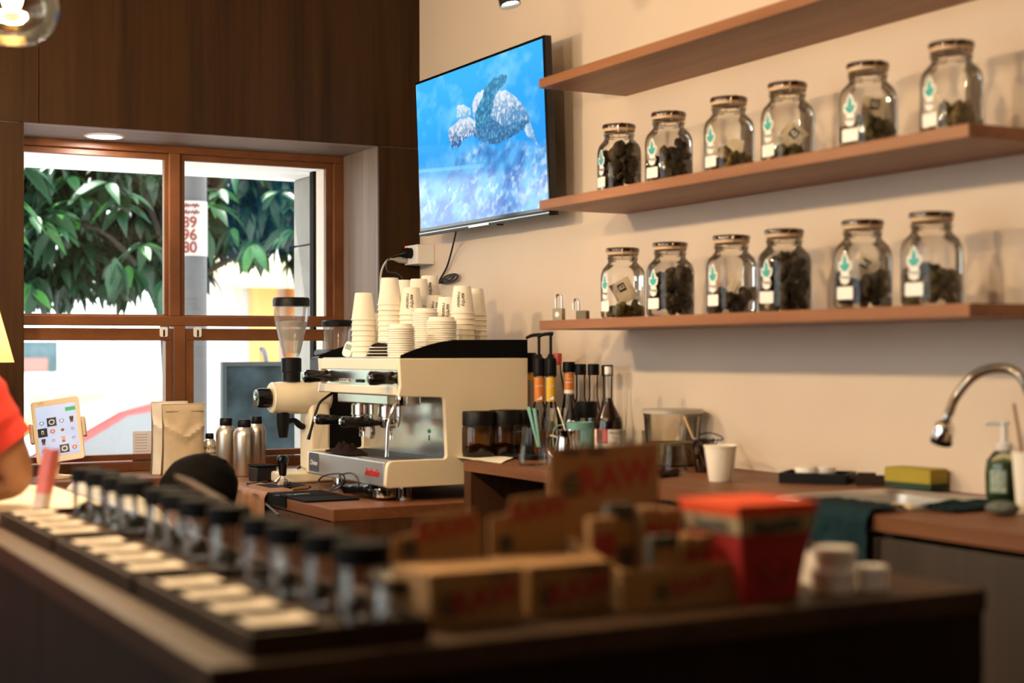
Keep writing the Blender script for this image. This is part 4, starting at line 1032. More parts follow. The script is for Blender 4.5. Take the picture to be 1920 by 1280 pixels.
# ------------------------------------------------------------------ espresso machine
MX0, MX1 = 0.60, 1.25
ZTOP = 1.238
def sp(px, py, X=MX1):
    p = at(px, py, 'x', X); return (p.y, p.z)
def machine():
    t = thing('espresso_machine', 'cream two-group espresso machine with chrome front and black knobs', 'coffee machine', (0.92, -0.45, ZL))
    a = (-0.651, ZTOP); b = sp(751, 724); c = sp(747, 743); d = sp(833, 745); e = sp(838, 862); g_ = sp(727, 864); h = sp(722, 915)
    yr = -0.222; zl = 0.862
    def rnd_corner(p, q, r, k=4, rad=0.012):
        P, Q, R_ = Vector(p), Vector(q), Vector(r); A = Q + (P - Q).normalized() * rad; B = Q + (R_ - Q).normalized() * rad
        return [tuple((1 - s) ** 2 * A + 2 * s * (1 - s) * Q + s * s * B) for s in [i / k for i in range(k + 1)]]
    zi = g_[1]
    outline = [a, b, c] + rnd_corner(c, d, (e[0], e[1])) + rnd_corner(d, (e[0], zi), g_) + rnd_corner((e[0], zi), g_, h, rad=.02) + rnd_corner(g_, (h[0], zl), (yr, zl), rad=.015) + [(yr, zl), (yr, ZTOP)]
    for x0, x1 in ((MX0, MX0 + 0.018), (MX1 - 0.018, MX1)):
        MB().prism(outline, 'x', x0, x1).build('side_panel', M_enamel, t, True, bevel=0.003, seg=2, angle=25)
    X0, X1 = MX0 + 0.0185, MX1 - 0.0185
    z1, z2, z3 = sp(748, 694)[1], b[1], c[1]
    MB().box(X0, X1, -0.648, yr, z1, ZTOP).build('upper_housing', M_enamel, t, True, smooth=False, bevel=0.002)
    MB().box(X0, X1, -0.636, yr, z2, z1 - 0.0005).build('control_panel', M_mirror, t, True, smooth=False)
    MB().box(X0, X1, -0.652, yr, z3 + 0.002, z2 - 0.0005).build('lower_fascia', M_enamel, t, True, smooth=False, bevel=0.003)
    MB().box(X0, X1, e[0] + 0.001, yr, zi, z3 + 0.0015).build('backsplash', M_mirror, t, True, smooth=False)
    MB().box(X0, X1, -0.640, yr, zl + 0.002, zi - 0.012).build('tray_body', M_steel, t, True, smooth=False)
    MB().box(X0, X1, h[0] + 0.004, -0.6405, zl + 0.002, zi - 0.004).build('front_panel', M_steel, t, True, smooth=False, bevel=0.004)
    MB().box(X0, X1, -0.640, -0.49, zi - 0.0118, zi - 0.005).build('drip_tray', M_steel, t, True, smooth=False)
    gr = MB(); n = 30
    for i in range(n):
        x = X0 + 0.02 + (X1 - X0 - 0.04) * i / (n - 1); gr.box(x - 0.004, x + 0.004, -0.632, e[0] - 0.004, zi - 0.0048, zi - 0.001)
    gr.box(X0 + 0.012, X1 - 0.012, -0.636, -0.632, zi - 0.0048, zi - 0.001).box(X0 + 0.012, X1 - 0.012, e[0] - 0.004, e[0], zi - 0.0048, zi - 0.001)
    gr.build('grate', mat('dark_grate', (0.03, 0.03, 0.03), 0.35, 0.8), t, True, smooth=False)
    for x in (MX0 + 0.07, MX1 - 0.07):
        for y in (-0.60, -0.29):
            MB().lathe([(0.026, 0), (0.026, 0.006), (0.021, 0.008), (0.020, zl - ZL - 0.001)], 20, (x, y, ZL)).build('foot', M_chrome, t, True)
    # steam-tap knobs
    zk = (z1 + z2) / 2
    for x, y0, y1 in ((X0 + 0.045, -0.6365, -0.725), (X1 - 0.045, -0.6365, -0.720)):
        M = Matrix.Translation((x, y0, zk)) @ Matrix.Rotation(math.pi / 2, 4, 'X'); L = y0 - y1
        k = MB().lathe([(0.016, 0), (0.020, 0.008), (0.0185, L * .45), (0.0215, L * .75), (0.021, L * .93), (0.015, L), (0, L + .001)], 24, M=M).build('steam_knob', M_gloss, t, True)
        MB().lathe([(0.012, L + .0008), (0.010, L + .003), (0, L + .0032)], 16, M=M).build('knob_cap', M_chrome, k, True)
    for grp, n in ((0.80, 6), (0.925, 4), (1.045, 5)):
        for i in range(n):
            x = grp + (i - (n - 1) / 2) * 0.0145
            M = Matrix.Translation((x, -0.6365, zk - 0.012)) @ Matrix.Rotation(math.pi / 2, 4, 'X')
            MB().lathe([(0.0052, 0), (0.0052, 0.004), (0.004, 0.0055), (0, 0.006)], 12, M=M).build('button', M_chrome if grp != 0.925 else M_black, t, True)
    # group heads and portafilters
    MB().box(0.72, 1.12, -0.630, -0.52, z3 - 0.030, z3 + 0.0015).build('group_housing', M_mirror, t, True, smooth=False, bevel=0.004)
    for x in (0.82, 1.03):
        g2 = MB().lathe([(0.033, 0), (0.036, 0.003), (0.036, 0.034), (0.030, 0.040)], 28, (x, -0.585, z3 - 0.0705)).build('group_head', M_chrome, t, True)
        zp = z3 - 0.088
        pf = MB().lathe([(0.010, -.030), (0.012, -.016), (0.029, -0.012), (0.034, 0.004), (0.034, 0.0165)], 28, (x, -0.585, zp)).build('portafilter', M_chrome, t, True)
        y0 = -0.621
        Mh = Matrix.Translation((x, y0, zp + 0.002)) @ Matrix.Rotation(math.radians(87), 4, 'X')
        MB().lathe([(0.008, -.004), (0.010, 0.012), (0.0125, 0.02), (0.0145, 0.06), (0.0175, 0.105), (0.0165, 0.118), (0.010, 0.123)], 20, M=Mh).build('handle', M_gloss, pf, True)
        MB().lathe([(0.0095, 0.1232), (0.0085, 0.126), (0, 0.127)], 16, M=Mh).build('handle_cap', M_chrome, pf, True)
        for s in (-0.011, 0.011): MB().tube(smooth_path([(x, -0.585, zp - 0.028), (x + s, -0.585, zp - 0.036), (x + s * 1.2, -0.585, zp - 0.05)], 4), 0.0055, 10).build('spout', M_chrome, pf, True)
    # steam wands
    X = 1.19
    w1 = [(1.19, -0.615, z3 + 0.001), at(738, 765, 'x', X), at(728, 795, 'x', X), at(726, 825, 'x', X), at(725, 856, 'x', X)]
    MB().tube(smooth_path(w1, 6), [0.0055] * 22 + [0.0055, 0.006, 0.0065], 10).build('steam_wand', M_chrome, t, True)
    MB().lathe([(0.016, -0.03), (0.018, -0.02), (0.018, 0.0)], 18, (1.19, -0.615, z3 + 0.001)).build('wand_joint', M_chrome, t, True)
    X = 0.655
    w2 = [(0.655, -0.615, z3 + 0.001), at(602, 752, 'x', X), at(594, 768, 'x', X), at(586, 795, 'x', X), at(578, 824, 'x', X)]
    MB().tube(smooth_path(w2, 6), [0.0045] * 22 + [0.005, 0.006, 0.0055], 10).build('steam_wand', M_black, t, True)
    # pressure gauge, level window
    p = at(694, 808, 'y', e[0])
    M = Matrix.Translation((p.x, e[0] + 0.0008, p.z)) @ Matrix.Rotation(math.pi / 2, 4, 'X')
    q = MB().lathe([(0.026, 0), (0.026, 0.006), (0.023, 0.008)], 28, M=M).build('gauge', M_chrome, t, True)
    MB().lathe([(0.0, 0.0084), (0.022, 0.0084)], 28, M=M, cap=False).build('dial', mat('gauge_dial', (.55, .55, .5), .4), q, True)
    p = at(804, 808, 'y', e[0])
    MB().cyl((p.x, e[0] + .0008, p.z), (p.x, e[0] - .002, p.z), .006, n=14).build('indicator', mat('green_indicator', (.02, .18, .07), .3), t, True)
    MB().box(p.x - .0012, p.x + .0012, e[0] - .0008, e[0] + .0008, p.z - .028, p.z - .012).build('level_slot', M_black, t, True, smooth=False)
    # scripts on the front
    yf = h[0] + 0.0038; L = t.location
    lettering('Astoria', 0.034, mat('red_script', (0.42, 0.02, 0.02), 0.3), t, (1.145 - L.x, yf - L.y - .0006, (zl + zi) / 2 - L.z), (1, 0, 0), (0, 0, 1), depth=.0015, shear=.35, bold=.0006)
    bd = MB().prism(rrect(0.632, 0.715, zl + 0.012, zi - 0.008, .01), 'y', yf - 0.001, yf + 0.001).build('badge', mat('badge_blue', (0.05, 0.07, 0.10), 0.25, 0.3), t, True, smooth=False)
    lettering('Divine', 0.024, M_label, bd, (0.673 - L.x, yf - L.y - .0016, (zl + zi) / 2 - L.z), (1, 0, 0), (0, 0, 1), shear=.35)
    # black cup rail on top: curved cheeks and a back
    for x0, x1 in ((MX0 + .002, MX0 + .006), (MX1 - .008, MX1 - .004)):
        k0 = sp(751, 668, x1)[0] if x0 > 1 else -0.648
        zt = ZTOP + 0.056; pts = [(k0, ZTOP + .0005), (k0 + .002, ZTOP + .010)]
        for i in range(1, 9): s = i / 8; pts.append((k0 + .005 + .19 * s, ZTOP + .012 + .043 * math.sin(s * math.pi / 2)))
        pts += [(yr + .001, zt), (yr + .001, ZTOP + .0005)]
        MB().prism(pts, 'x', x0, x1).build('cup_rail', M_matte, t, True, smooth=False)
    MB().box(MX0 + .0065, MX1 - .0085, yr - .004, yr + .001, ZTOP + .0005, ZTOP + .056).build('cup_rail', M_matte, t, True, smooth=False)
    MB().box(MX0 + .02, MX1 - .02, -0.64, yr - .005, ZTOP + .0005, ZTOP + .003).build('cup_tray', M_steel, t, True, smooth=False)
machine()
CZ0 = ZTOP + 0.0035

# ------------------------------------------------------------------ paper cups and lids stacked on the machine
CH = 0.088
def cup_r(z): return 0.0385 - (0.0385 - 0.0275) * min(1.0, max(0.0, z / CH))
def cup_mesh():
    b = MB()   # upside down: rim at the bottom
    b.lathe([(0.0370, 0.0035), (0.0385, 0.0), (0.0402, 0.002), (0.0398, 0.0042), (0.0384, 0.005), (cup_r(.04), .04), (cup_r(CH), CH - .002), (cup_r(CH) - .0015, CH), (cup_r(CH) - .003, CH - .0005), (cup_r(CH) - .004, CH - .006), (0, CH - .006)], 32, cap=False)
    return b.mesh('paper_cup', M_paper)
CUPM = cup_mesh()
def cup_text_mesh():
    o = wrap_text('earthy', 0.0165, M_ink, None, cup_r, CH * .50, 0, spin=-math.pi / 2, bold=.0003)
    o2 = wrap_text('roaster', 0.0165, M_ink, None, cup_r, CH * .50, -0.42, spin=-math.pi / 2, bold=.0003)
    v = [tuple(x.co) for x in o.data.vertices]; f = [tuple(p.vertices) for p in o.data.polygons]
    b = MB().add(v, f); b.add([tuple(x.co) for x in o2.data.vertices], [tuple(p.vertices) for p in o2.data.polygons])
    bpy.data.objects.remove(o); bpy.data.objects.remove(o2)
    return b.mesh('lettering', M_ink, smooth=False)
CUPT = cup_text_mesh()
stacks = [('A', 682, 549, .80, 'the stack nearest the grinder', False), ('a2', 703, 587, .70, 'the short stack behind the left end', False), ('B', 731, 521, .85, 'the tall stack behind the black saucers', False),
          ('C', 757, 525, .65, 'the far back row left of centre', False), ('D', 771, 539, .90, 'the printed stack behind the front lids', True), ('E', 805, 517, .68, 'the tallest printed stack in the back row', True), ('E2', 785, 523, .75, 'the stack beside the tallest printed one', False),
          ('F1', 818, 554, .86, 'the plain stack behind the middle lids', True), ('F2', 838, 557, .95, 'the printed stack behind the right lid stack', True), ('G', 867, 536, 1.04, 'the printed stack at the right end', True), ('H', 890, 541, .95, 'the last stack at far right', False)]
rnd = random.Random(8)
ORD = ['topmost'] + [w_ + ' from the top' for w_ in 'second third fourth fifth sixth seventh eighth ninth tenth eleventh twelfth thirteenth fourteenth fifteenth sixteenth seventeenth eighteenth nineteenth twentieth'.split()] + ['%d from the top' % k for k in range(21, 40)]
for nm, px, top, X, where, pr in stacks:
    p = at(px, top, 'x', X); n = max(1, round((p.z - CZ0 - CH) / 0.0168) + 1); pitch = (p.z - CZ0 - CH) / max(1, n - 1)
    fa = math.atan2(CAM.y - p.y, CAM.x - X) + 0.10
    for i in range(n):
        o = bpy.data.objects.new('paper_cup', CUPM); COL.objects.link(o)
        o.location = (X + rnd.uniform(-.0008, .0008), p.y + rnd.uniform(-.0008, .0008), CZ0 + i * pitch); o.rotation_euler = (0, 0, fa + (0 if i == n - 1 else rnd.uniform(-.2, .2)))
        tag(o, f'white paper cup, {ORD[n - 1 - i]} in {where}', 'cup', f'cups in {where}')
        if pr and (i >= n - 1 or nm == 'G'):
            q = bpy.data.objects.new('lettering', CUPT); COL.objects.link(q); q.parent = o
def lid_mesh(r):
    return MB().lathe([(r - .003, .0), (r, .0), (r + .0012, .002), (r, .0048), (r - .003, .0062), (r - .0055, .009), (r - .0075, .0155), (r - .0105, .0165), (r - .012, .0135), (0, .0135)], 36, cap=False).mesh('cup_lid', M_lid)
for px, top, X, y_, r, where in ((752, 607, 1.14, None, .0405, 'the stack by the rail corner'), (797, 578, 1.0, None, .0395, 'the tall middle stack on the machine'), (828, 594, 1.12, None, .0455, 'the wide stack beside the middle')):
    p = at(px, top, 'x', X); lm = lid_mesh(r); n = int((p.z - CZ0 - .0165) / .0066); pitch = (p.z - CZ0 - .0165) / n
    for i in range(n + 1):
        o = bpy.data.objects.new('cup_lid', lm); COL.objects.link(o)
        tilt = .05 * (i / n) if r > .045 else 0
        o.location = (X + rnd.uniform(-.0006, .0006), p.y + rnd.uniform(-.0006, .0006), CZ0 + i * pitch); o.rotation_euler = (0.0, -tilt * .3, rnd.uniform(0, 6))
        tag(o, f'white cup lid, {ORD[n - i]} in {where}', 'lid', f'lids in {where}')
# black saucers with cream rims
p = at(712, 660, 'x', 1.0)
for i in range(4):
    t = thing('saucer', f'black cream-rimmed saucer, {["bottom", "second from the bottom", "third from the bottom", "topmost"][i]} of the pile beside the lids', 'saucer', (1.0, -0.600, CZ0 + i * .0095), 0, 'black saucers on the machine')
    R = .050 - .004 * i
    MB().lathe([(R * .98, .0015), (R * .92, .006), (R * .65, .013), (R * .4, .0165), (0, .0165)], 36, cap=False).build('dish', M_gloss, t)
    MB().lathe([(R * .98, .0), (R * 1.02, .001), (R * .99, .0026), (R * .97, .002)], 36, cap=False).build('rim', M_paper, t)
# white digital timer leaning on the cups
def timer():
    p = at(649, 668, 'x', .68)
    t = thing('digital_timer', 'small white digital timer leaning against the left end cups', 'timer', (.68, p.y, CZ0 + .0006), .5); t.rotation_euler = (-.25, .25, .5)
    MB().prism(rrect(-.019, .019, 0, .052, .014, 6), 'y', -.006, .006).build('case', M_white, t, bevel=.002)
    MB().prism(rrect(-.012, .012, .024, .042, .002), 'y', -.0068, -.0062).build('display', mat('lcd_green', (.30, .38, .32), .2), t, smooth=False)
    for i in range(3): MB().cyl((-.009 + .009 * i, -.0062, .012), (-.009 + .009 * i, -.0075, .012), .003, n=12).build('button', M_label, t)
timer()
# dark cloth left on the drip tray
def tray_cloth():
    c = at(645, 842, 'x', .86)
    def fn(u_, v_):
        x = c.x - .10 + .20 * u_; y = c.y - .03 + .075 * v_; e = min(1, 5 * min(u_, 1 - u_)) * min(1, 4 * min(v_, 1 - v_))
        return (x, y, sp(727, 864)[1] + .001 + e * (.016 + .018 * abs(noise.noise(Vector((u_ * 5, v_ * 4, 1)))) + .008 * math.sin(u_ * 17 + v_ * 5)))
    wsolo(MB().sheet(fn, 26, 14), 'bar_cloth', mat('brown_towelling', (.016, .008, .006), .95, spec=.1, bump=1, bscale=500), 'crumpled dark brown cloth on the machine drip tray', 'cloth', (c.x, c.y, .93))
tray_cloth()

# ------------------------------------------------------------------ grinders
def grinder():
    X = .40
    P = lambda px, py: at(px, py, 'x', X)
    c = P(548, 745); y0, y1 = P(507, 745).y, P(600, 745).y
    t = thing('coffee_grinder', 'cream coffee grinder with a clear tapered bean hopper', 'grinder', (X, c.y, ZL))
    MB().box(X - .085, X + .085, y0 + .01, y1 + .02, ZL + .0005, ZL + .038).build('base', M_enamel, t, True, bevel=.008)
    MB().box(X - .055, X + .05, y1 - .055, y1 + .02, ZL + .0385, c.z + .02).build('column', M_enamel, t, True, bevel=.012)
    r = .0535
    M = Matrix.Translation((X, y1 + .03, c.z)) @ Matrix.Rotation(math.pi / 2, 4, 'X'); L = y1 + .03 - y0
    MB().lathe([(r * .8, 0), (r * 1.02, .012), (r * 1.05, L * .5), (r, L - .022), (r * .98, L - .018), (r * .98, L - .004), (r * .9, L)], 36, M=M).build('burr_housing', M_enamel, t, True)
    MB().lathe([(r * .5, L + .0003), (r * .62, L + .006), (r * .62, L + .040), (r * .56, L + .050), (r * .3, L + .051)], 28, M=M).build('grind_knob', M_gloss, t, True)
    MB().lathe([(.008, L + .0512), (.007, L + .055), (0, L + .056)], 14, M=M).build('knob_screw', M_chrome, t, True)
    hz = lambda py: P(546, py).z
    hc = P(546, 600).y
    k = (P(582, 600).y - P(510, 600).y) * .88 / 2
    MB().lathe([(.031, hz(714)), (.031, hz(698)), (.0345, hz(696)), (.0345, hz(672)), (.028, hz(670))], 28, (X, hc, 0)).build('collar', M_black, t, True)
    MB().lathe([(.027, hz(669)), (.036, hz(650)), (k * .88, hz(608)), (k * .97, hz(590)), (k * .98, hz(574))], 36, (X, hc, 0), cap=False).build('hopper', M_hopper, t, True)
    MB().lathe([(k * .965, hz(574)), (k * 1.03, hz(574)), (k * 1.03, hz(562)), (k * .98, hz(558)), (0, hz(558))], 36, (X, hc, 0)).build('hopper_lid', M_black, t, True)
    beans = MB().lathe([(.030, hz(662)), (k * .75, hz(625)), (k * .86, hz(607)), (k * .86, hz(603)), (0, hz(601))], 28, (X, hc, 0))
    beans.build('inner_cone', glass('cloudy_plastic', (.85, .83, .80), (.7, .68, .65), milk=.30, boost=.8, rough=.2), t, True)
    q = P(530, 800); zb = c.z - r
    MB().tube([(X, P(530, 780).y, zb + .006), (X, q.y, P(530, 795).z), (X, q.y + .002, P(530, 820).z)], [.024, .022, .015], 14).build('chute', M_black, t, True)
    MB().tube(smooth_path([P(540, 790), P(552, 788), P(562, 797), P(571, 801)], 4), [.009] * 6 + [.011] * 6 + [.008], 10).build('dosing_lever', M_black, t, True)
grinder()
def grinder2():
    X = .22; P = lambda px, py: at(px, py, 'x', X)
    c = P(633, 640)
    t = thing('coffee_grinder', 'black coffee grinder standing behind the espresso machine at left', 'grinder', (X, c.y, ZL))
    MB().box(X - .085, X + .085, c.y - .075, c.y + .075, ZL + .0005, P(633, 668).z).build('body', M_black, t, True, bevel=.012)
    MB().box(X - .085, X + .085, c.y - .062, c.y + .075, P(633, 668).z + .0005, P(633, 655).z).build('neck', M_black, t, True, bevel=.015)
    MB().lathe([(.044, P(633, 655).z), (.052, P(633, 612).z)], 30, (X, c.y, 0), cap=False).build('hopper', M_hopper, t, True)
    MB().lathe([(.054, P(633, 612).z), (.058, P(633, 611).z), (.058, P(633, 603).z), (.05, P(633, 600).z), (0, P(633, 600).z)], 30, (X, c.y, 0)).build('hopper_lid', M_black, t, True)
grinder2()

# ------------------------------------------------------------------ low counter and sill: bottles, bags, tablet, tamper, mats
def alu_bottle(label, px, top, bot, X, wpx, group='brushed metal bottles', cap=True):
    p = at(px, bot, 'x', X); z1 = at(px, top, 'x', X).z
    z0 = ZL + .0006
    H = z1 - z0; dpt = (p - CAM).dot(FW); r = wpx / 2 * dpt / FPX
    t = thing('metal_bottle', label, 'bottle', (X, p.y, z0), 0, group)
    MB().lathe([(r * .93, 0), (r, .004), (r, H * .72), (r * .97, H * .77), (r * .84, H * .82), (r * .60, H * .865), (r * .50, H * .88), (r * .50, H * .90)], 32).build('body', M_alu, t)
    cr = r * .62; n = 32; b = MB()
    b.lathe([(cr * .97, H * .868), (cr, H * .874), (cr, H * .975), (cr * .86, H), (0, H)], 28); b.build('cap', M_black, t)
    return t, r, H
alu_bottle('tall brushed metal bottle with black cap, leftmost of the trio', 424, 783, 905, -.02, 38)
alu_bottle('tall brushed metal bottle with black cap, front one of the trio', 458, 786, 905, .09, 41)
alu_bottle('tall brushed metal bottle with black cap, half hidden at the back right', 481, 780, 905, -.10, 34)
tb, r_, H_ = alu_bottle('small metal bottle with black hand lettering beside the kraft bag', 393, 812, 905, -.08, 25, None)
fa = math.atan2(CAM.y - tb.location.y, CAM.x - tb.location.x)
wb = MB().lathe([(r_ * 1.004, H_ * .32), (r_ * 1.006, H_ * .33), (r_ * 1.006, H_ * .70), (r_ * 1.004, H_ * .71)], 32, cap=False).build('label', mat('beige_label', (.62, .55, .42), .5), tb)
for tx, z, s in (('PANTHER', .64, .017), ('Ba. Ducktchen', .52, .011), ('Milk tea Ph.', .42, .011)):
    wrap_text(tx, s, M_ink, wb, lambda z_: r_ * 1.008, H_ * z, fa + .15, bold=.0003)
M_kraft = mat('kraft_paper', (.56, .43, .28), .75, var=.06, vscale=30, bump=.3, bscale=60)
def bag(label, px0, px1, top, X, m, depth=.085, lean=0.0, zip_=True):
    a, b_ = at(px0, 830, 'x', X), at(px1, 830, 'x', X); w_ = (b_.y - a.y); H = at((px0 + px1) / 2, top, 'x', X).z - ZL - .0006
    t = thing('coffee_bag', label, 'bag', (X, (a.y + b_.y) / 2, ZL + .0006))
    def fn(s):
        def f_(u_, v_):
            d = depth / 2 * (1 - v_) ** .55 * (.35 + .65 * math.sin(math.pi * min(1, max(0, u_))) ** .5) + .0012
            d *= 1 + .16 * noise.noise(Vector((u_ * 3, v_ * 4, s * 3)))
            wq = w_ * (1 - .07 * math.sin(v_ * math.pi)); d += (.012 * math.exp(-((v_ - .52 - .35 * abs(u_ - .5)) / .05) ** 2) if s > 0 else 0)
            return (s * d + lean * v_, (u_ - .5) * wq * s, v_ * H)
        return f_
    b = MB().sheet(fn(1), 16, 22); b2 = MB().sheet(fn(-1), 16, 22); b.add(b2.v, b2.f)
    n = 17
    b.build('pouch', m, t)
    MB().box(-.003 + lean, .004 + lean, -w_ / 2 + .001, w_ / 2 - .001, H * .985, H * 1.0).build('top_seal', m, t, bevel=.001)
    if zip_: MB().box(.0100 + lean * .9, .0128 + lean * .9, -w_ / 2 + .012, w_ / 2 - .006, H * .885, H * .893).build('tear_strip', mat('dark_strip', (.12, .08, .05), .6), t)
    return t
bag('kraft paper coffee bag standing in front by the metal bottles', 303, 383, 756, -.06, M_kraft)
bag('pale coffee bag standing left behind the kraft bag', 283, 352, 752, -.17, mat('pale_pouch', (.70, .64, .55), .55, var=.05, vscale=20), zip_=False)
def tablet():
    X = -.14
    P = lambda px, py: at(px, py, 'x', X)
    c = P(108, 806)
    t = thing('tablet', 'white tablet on a holder showing a grid of drink pictures', 'tablet', c)
    t.rotation_euler = (math.radians(9), math.radians(-14), math.radians(-24))
    W, H = .165, .225
    MB().prism(rrect(-W / 2, W / 2, -H / 2, H / 2, .011), 'x', -.008, 0.0).build('case', mat('tablet_white', (.78, .68, .55), .4), t, bevel=.0015)
    nx, ny = 88, 116
    u, v = np.meshgrid(np.linspace(0, 1, nx + 1), np.linspace(0, 1, ny + 1))
    C = lambda r, g, b: np.array(srgb(r, g, b))
    img = lerp(C(206, 214, 235) * np.ones(u.shape + (3,)), C(170, 182, 214), v * .6)
    img[(u > .74) & (v > .07) & (v < .155)] = C(40, 170, 105)
    rr = random.Random(4)
    kinds = ['cup', 'dark', 'cup', 'tall', 'black', 'bread', 'latte', 'cup2', 'tall', 'cup2', 'tall2', 'cup2', 'bread', 'none', 'dark', 'bread']
    for k, kd in enumerate(kinds):
        cx, cy = .125 + .25 * (k % 4), .325 + .185 * (k // 4)
        bx = (np.abs(u - cx) < .118) & (np.abs(v - cy) < .085)
        e = ((u - cx) / .075) ** 2 + ((v - cy) / .05) ** 2
        if kd in ('dark', 'black'): img[bx] = C(38, 34, 34)
        if kd == 'dark': img[(e < 1.1)] = C(215, 210, 205); img[e < .45] = C(50, 36, 30)
        if kd == 'black': img[(np.abs(u - cx) < .03) & (np.abs(v - cy) < .04)] = C(225, 225, 225); img[(np.abs(u - cx) < .018) & (np.abs(v - cy - .006) < .03)] = C(38, 34, 34)
        if kd == 'cup': img[e < .6] = C(90, 100, 130); img[e < .25] = C(225, 228, 235)
        if kd == 'cup2': img[e < .3] = C(110, 112, 125); img[e < .1] = C(225, 215, 205)
        if kd == 'latte': img[e < .7] = C(225, 220, 215); img[e < .4] = C(120, 95, 80)
        if kd == 'bread': img[e < .75] = C(200, 110, 70); img[e < .18] = C(235, 190, 150)
        if kd in ('tall', 'tall2'):
            m_ = (np.abs(u - cx) < .045 - (v - cy) * .12) & (np.abs(v - cy) < .06); img[m_] = C(70, 36, 24) if kd == 'tall' else C(210, 150, 120); img[m_ & (v > cy + .02)] = C(120, 70, 50)
    paint_grid('screen', W * .83, H * .80, nx, ny, img, attr_mat('tablet_picture', emit=.85, rough=.2), t, basis((0, 1, 0), (0, 0, 1), (.0006, 0, 0)))
    MB().lathe([(.0055, 0), (.0055, .0004)], 18, M=Matrix.Translation((.0001, 0, -H / 2 + .012)) @ Matrix.Rotation(math.pi / 2, 4, 'Y')).build('home_button', M_label, t)
    lettering('POINT', .007, mat('gold_ink', (.45, .30, .12), .5), t, (.0004, -W * .28, H / 2 - .010), (0, 1, 0), (0, 0, 1))
    h = thing('tablet_stand', 'beige clamp stand holding the white tablet on the sill', 'stand', (c.x - .03, c.y, ZL + .0006))
    M_be = mat('beige_plastic', (.66, .50, .30), .5)
    MB().lathe([(.06, 0), (.06, .008), (.012, .014)], 28).build('foot', M_be, h)
    MB().tube([(0, 0, .012), (0, .005, c.z - ZL - .13), (-.012, .0, c.z - ZL)], .010, 12).build('stem', M_be, h)
    Mt = Matrix.Translation((.03, 0, c.z - ZL - .0006)) @ t.rotation_euler.to_matrix().to_4x4()
    b = MB().box(-.019, -.0095, -W / 2 - .012, W / 2 + .012, -.012, .012, Mt); b.build('clamp_bar', M_be, h, bevel=.002)
    for s in (-1, 1): MB().box(-.019, .007, s * (W / 2 + .0075) - .006, s * (W / 2 + .0075) + .006, -.035, .035, Mt).build('clamp_jaw', M_be, h, bevel=.003)
tablet()
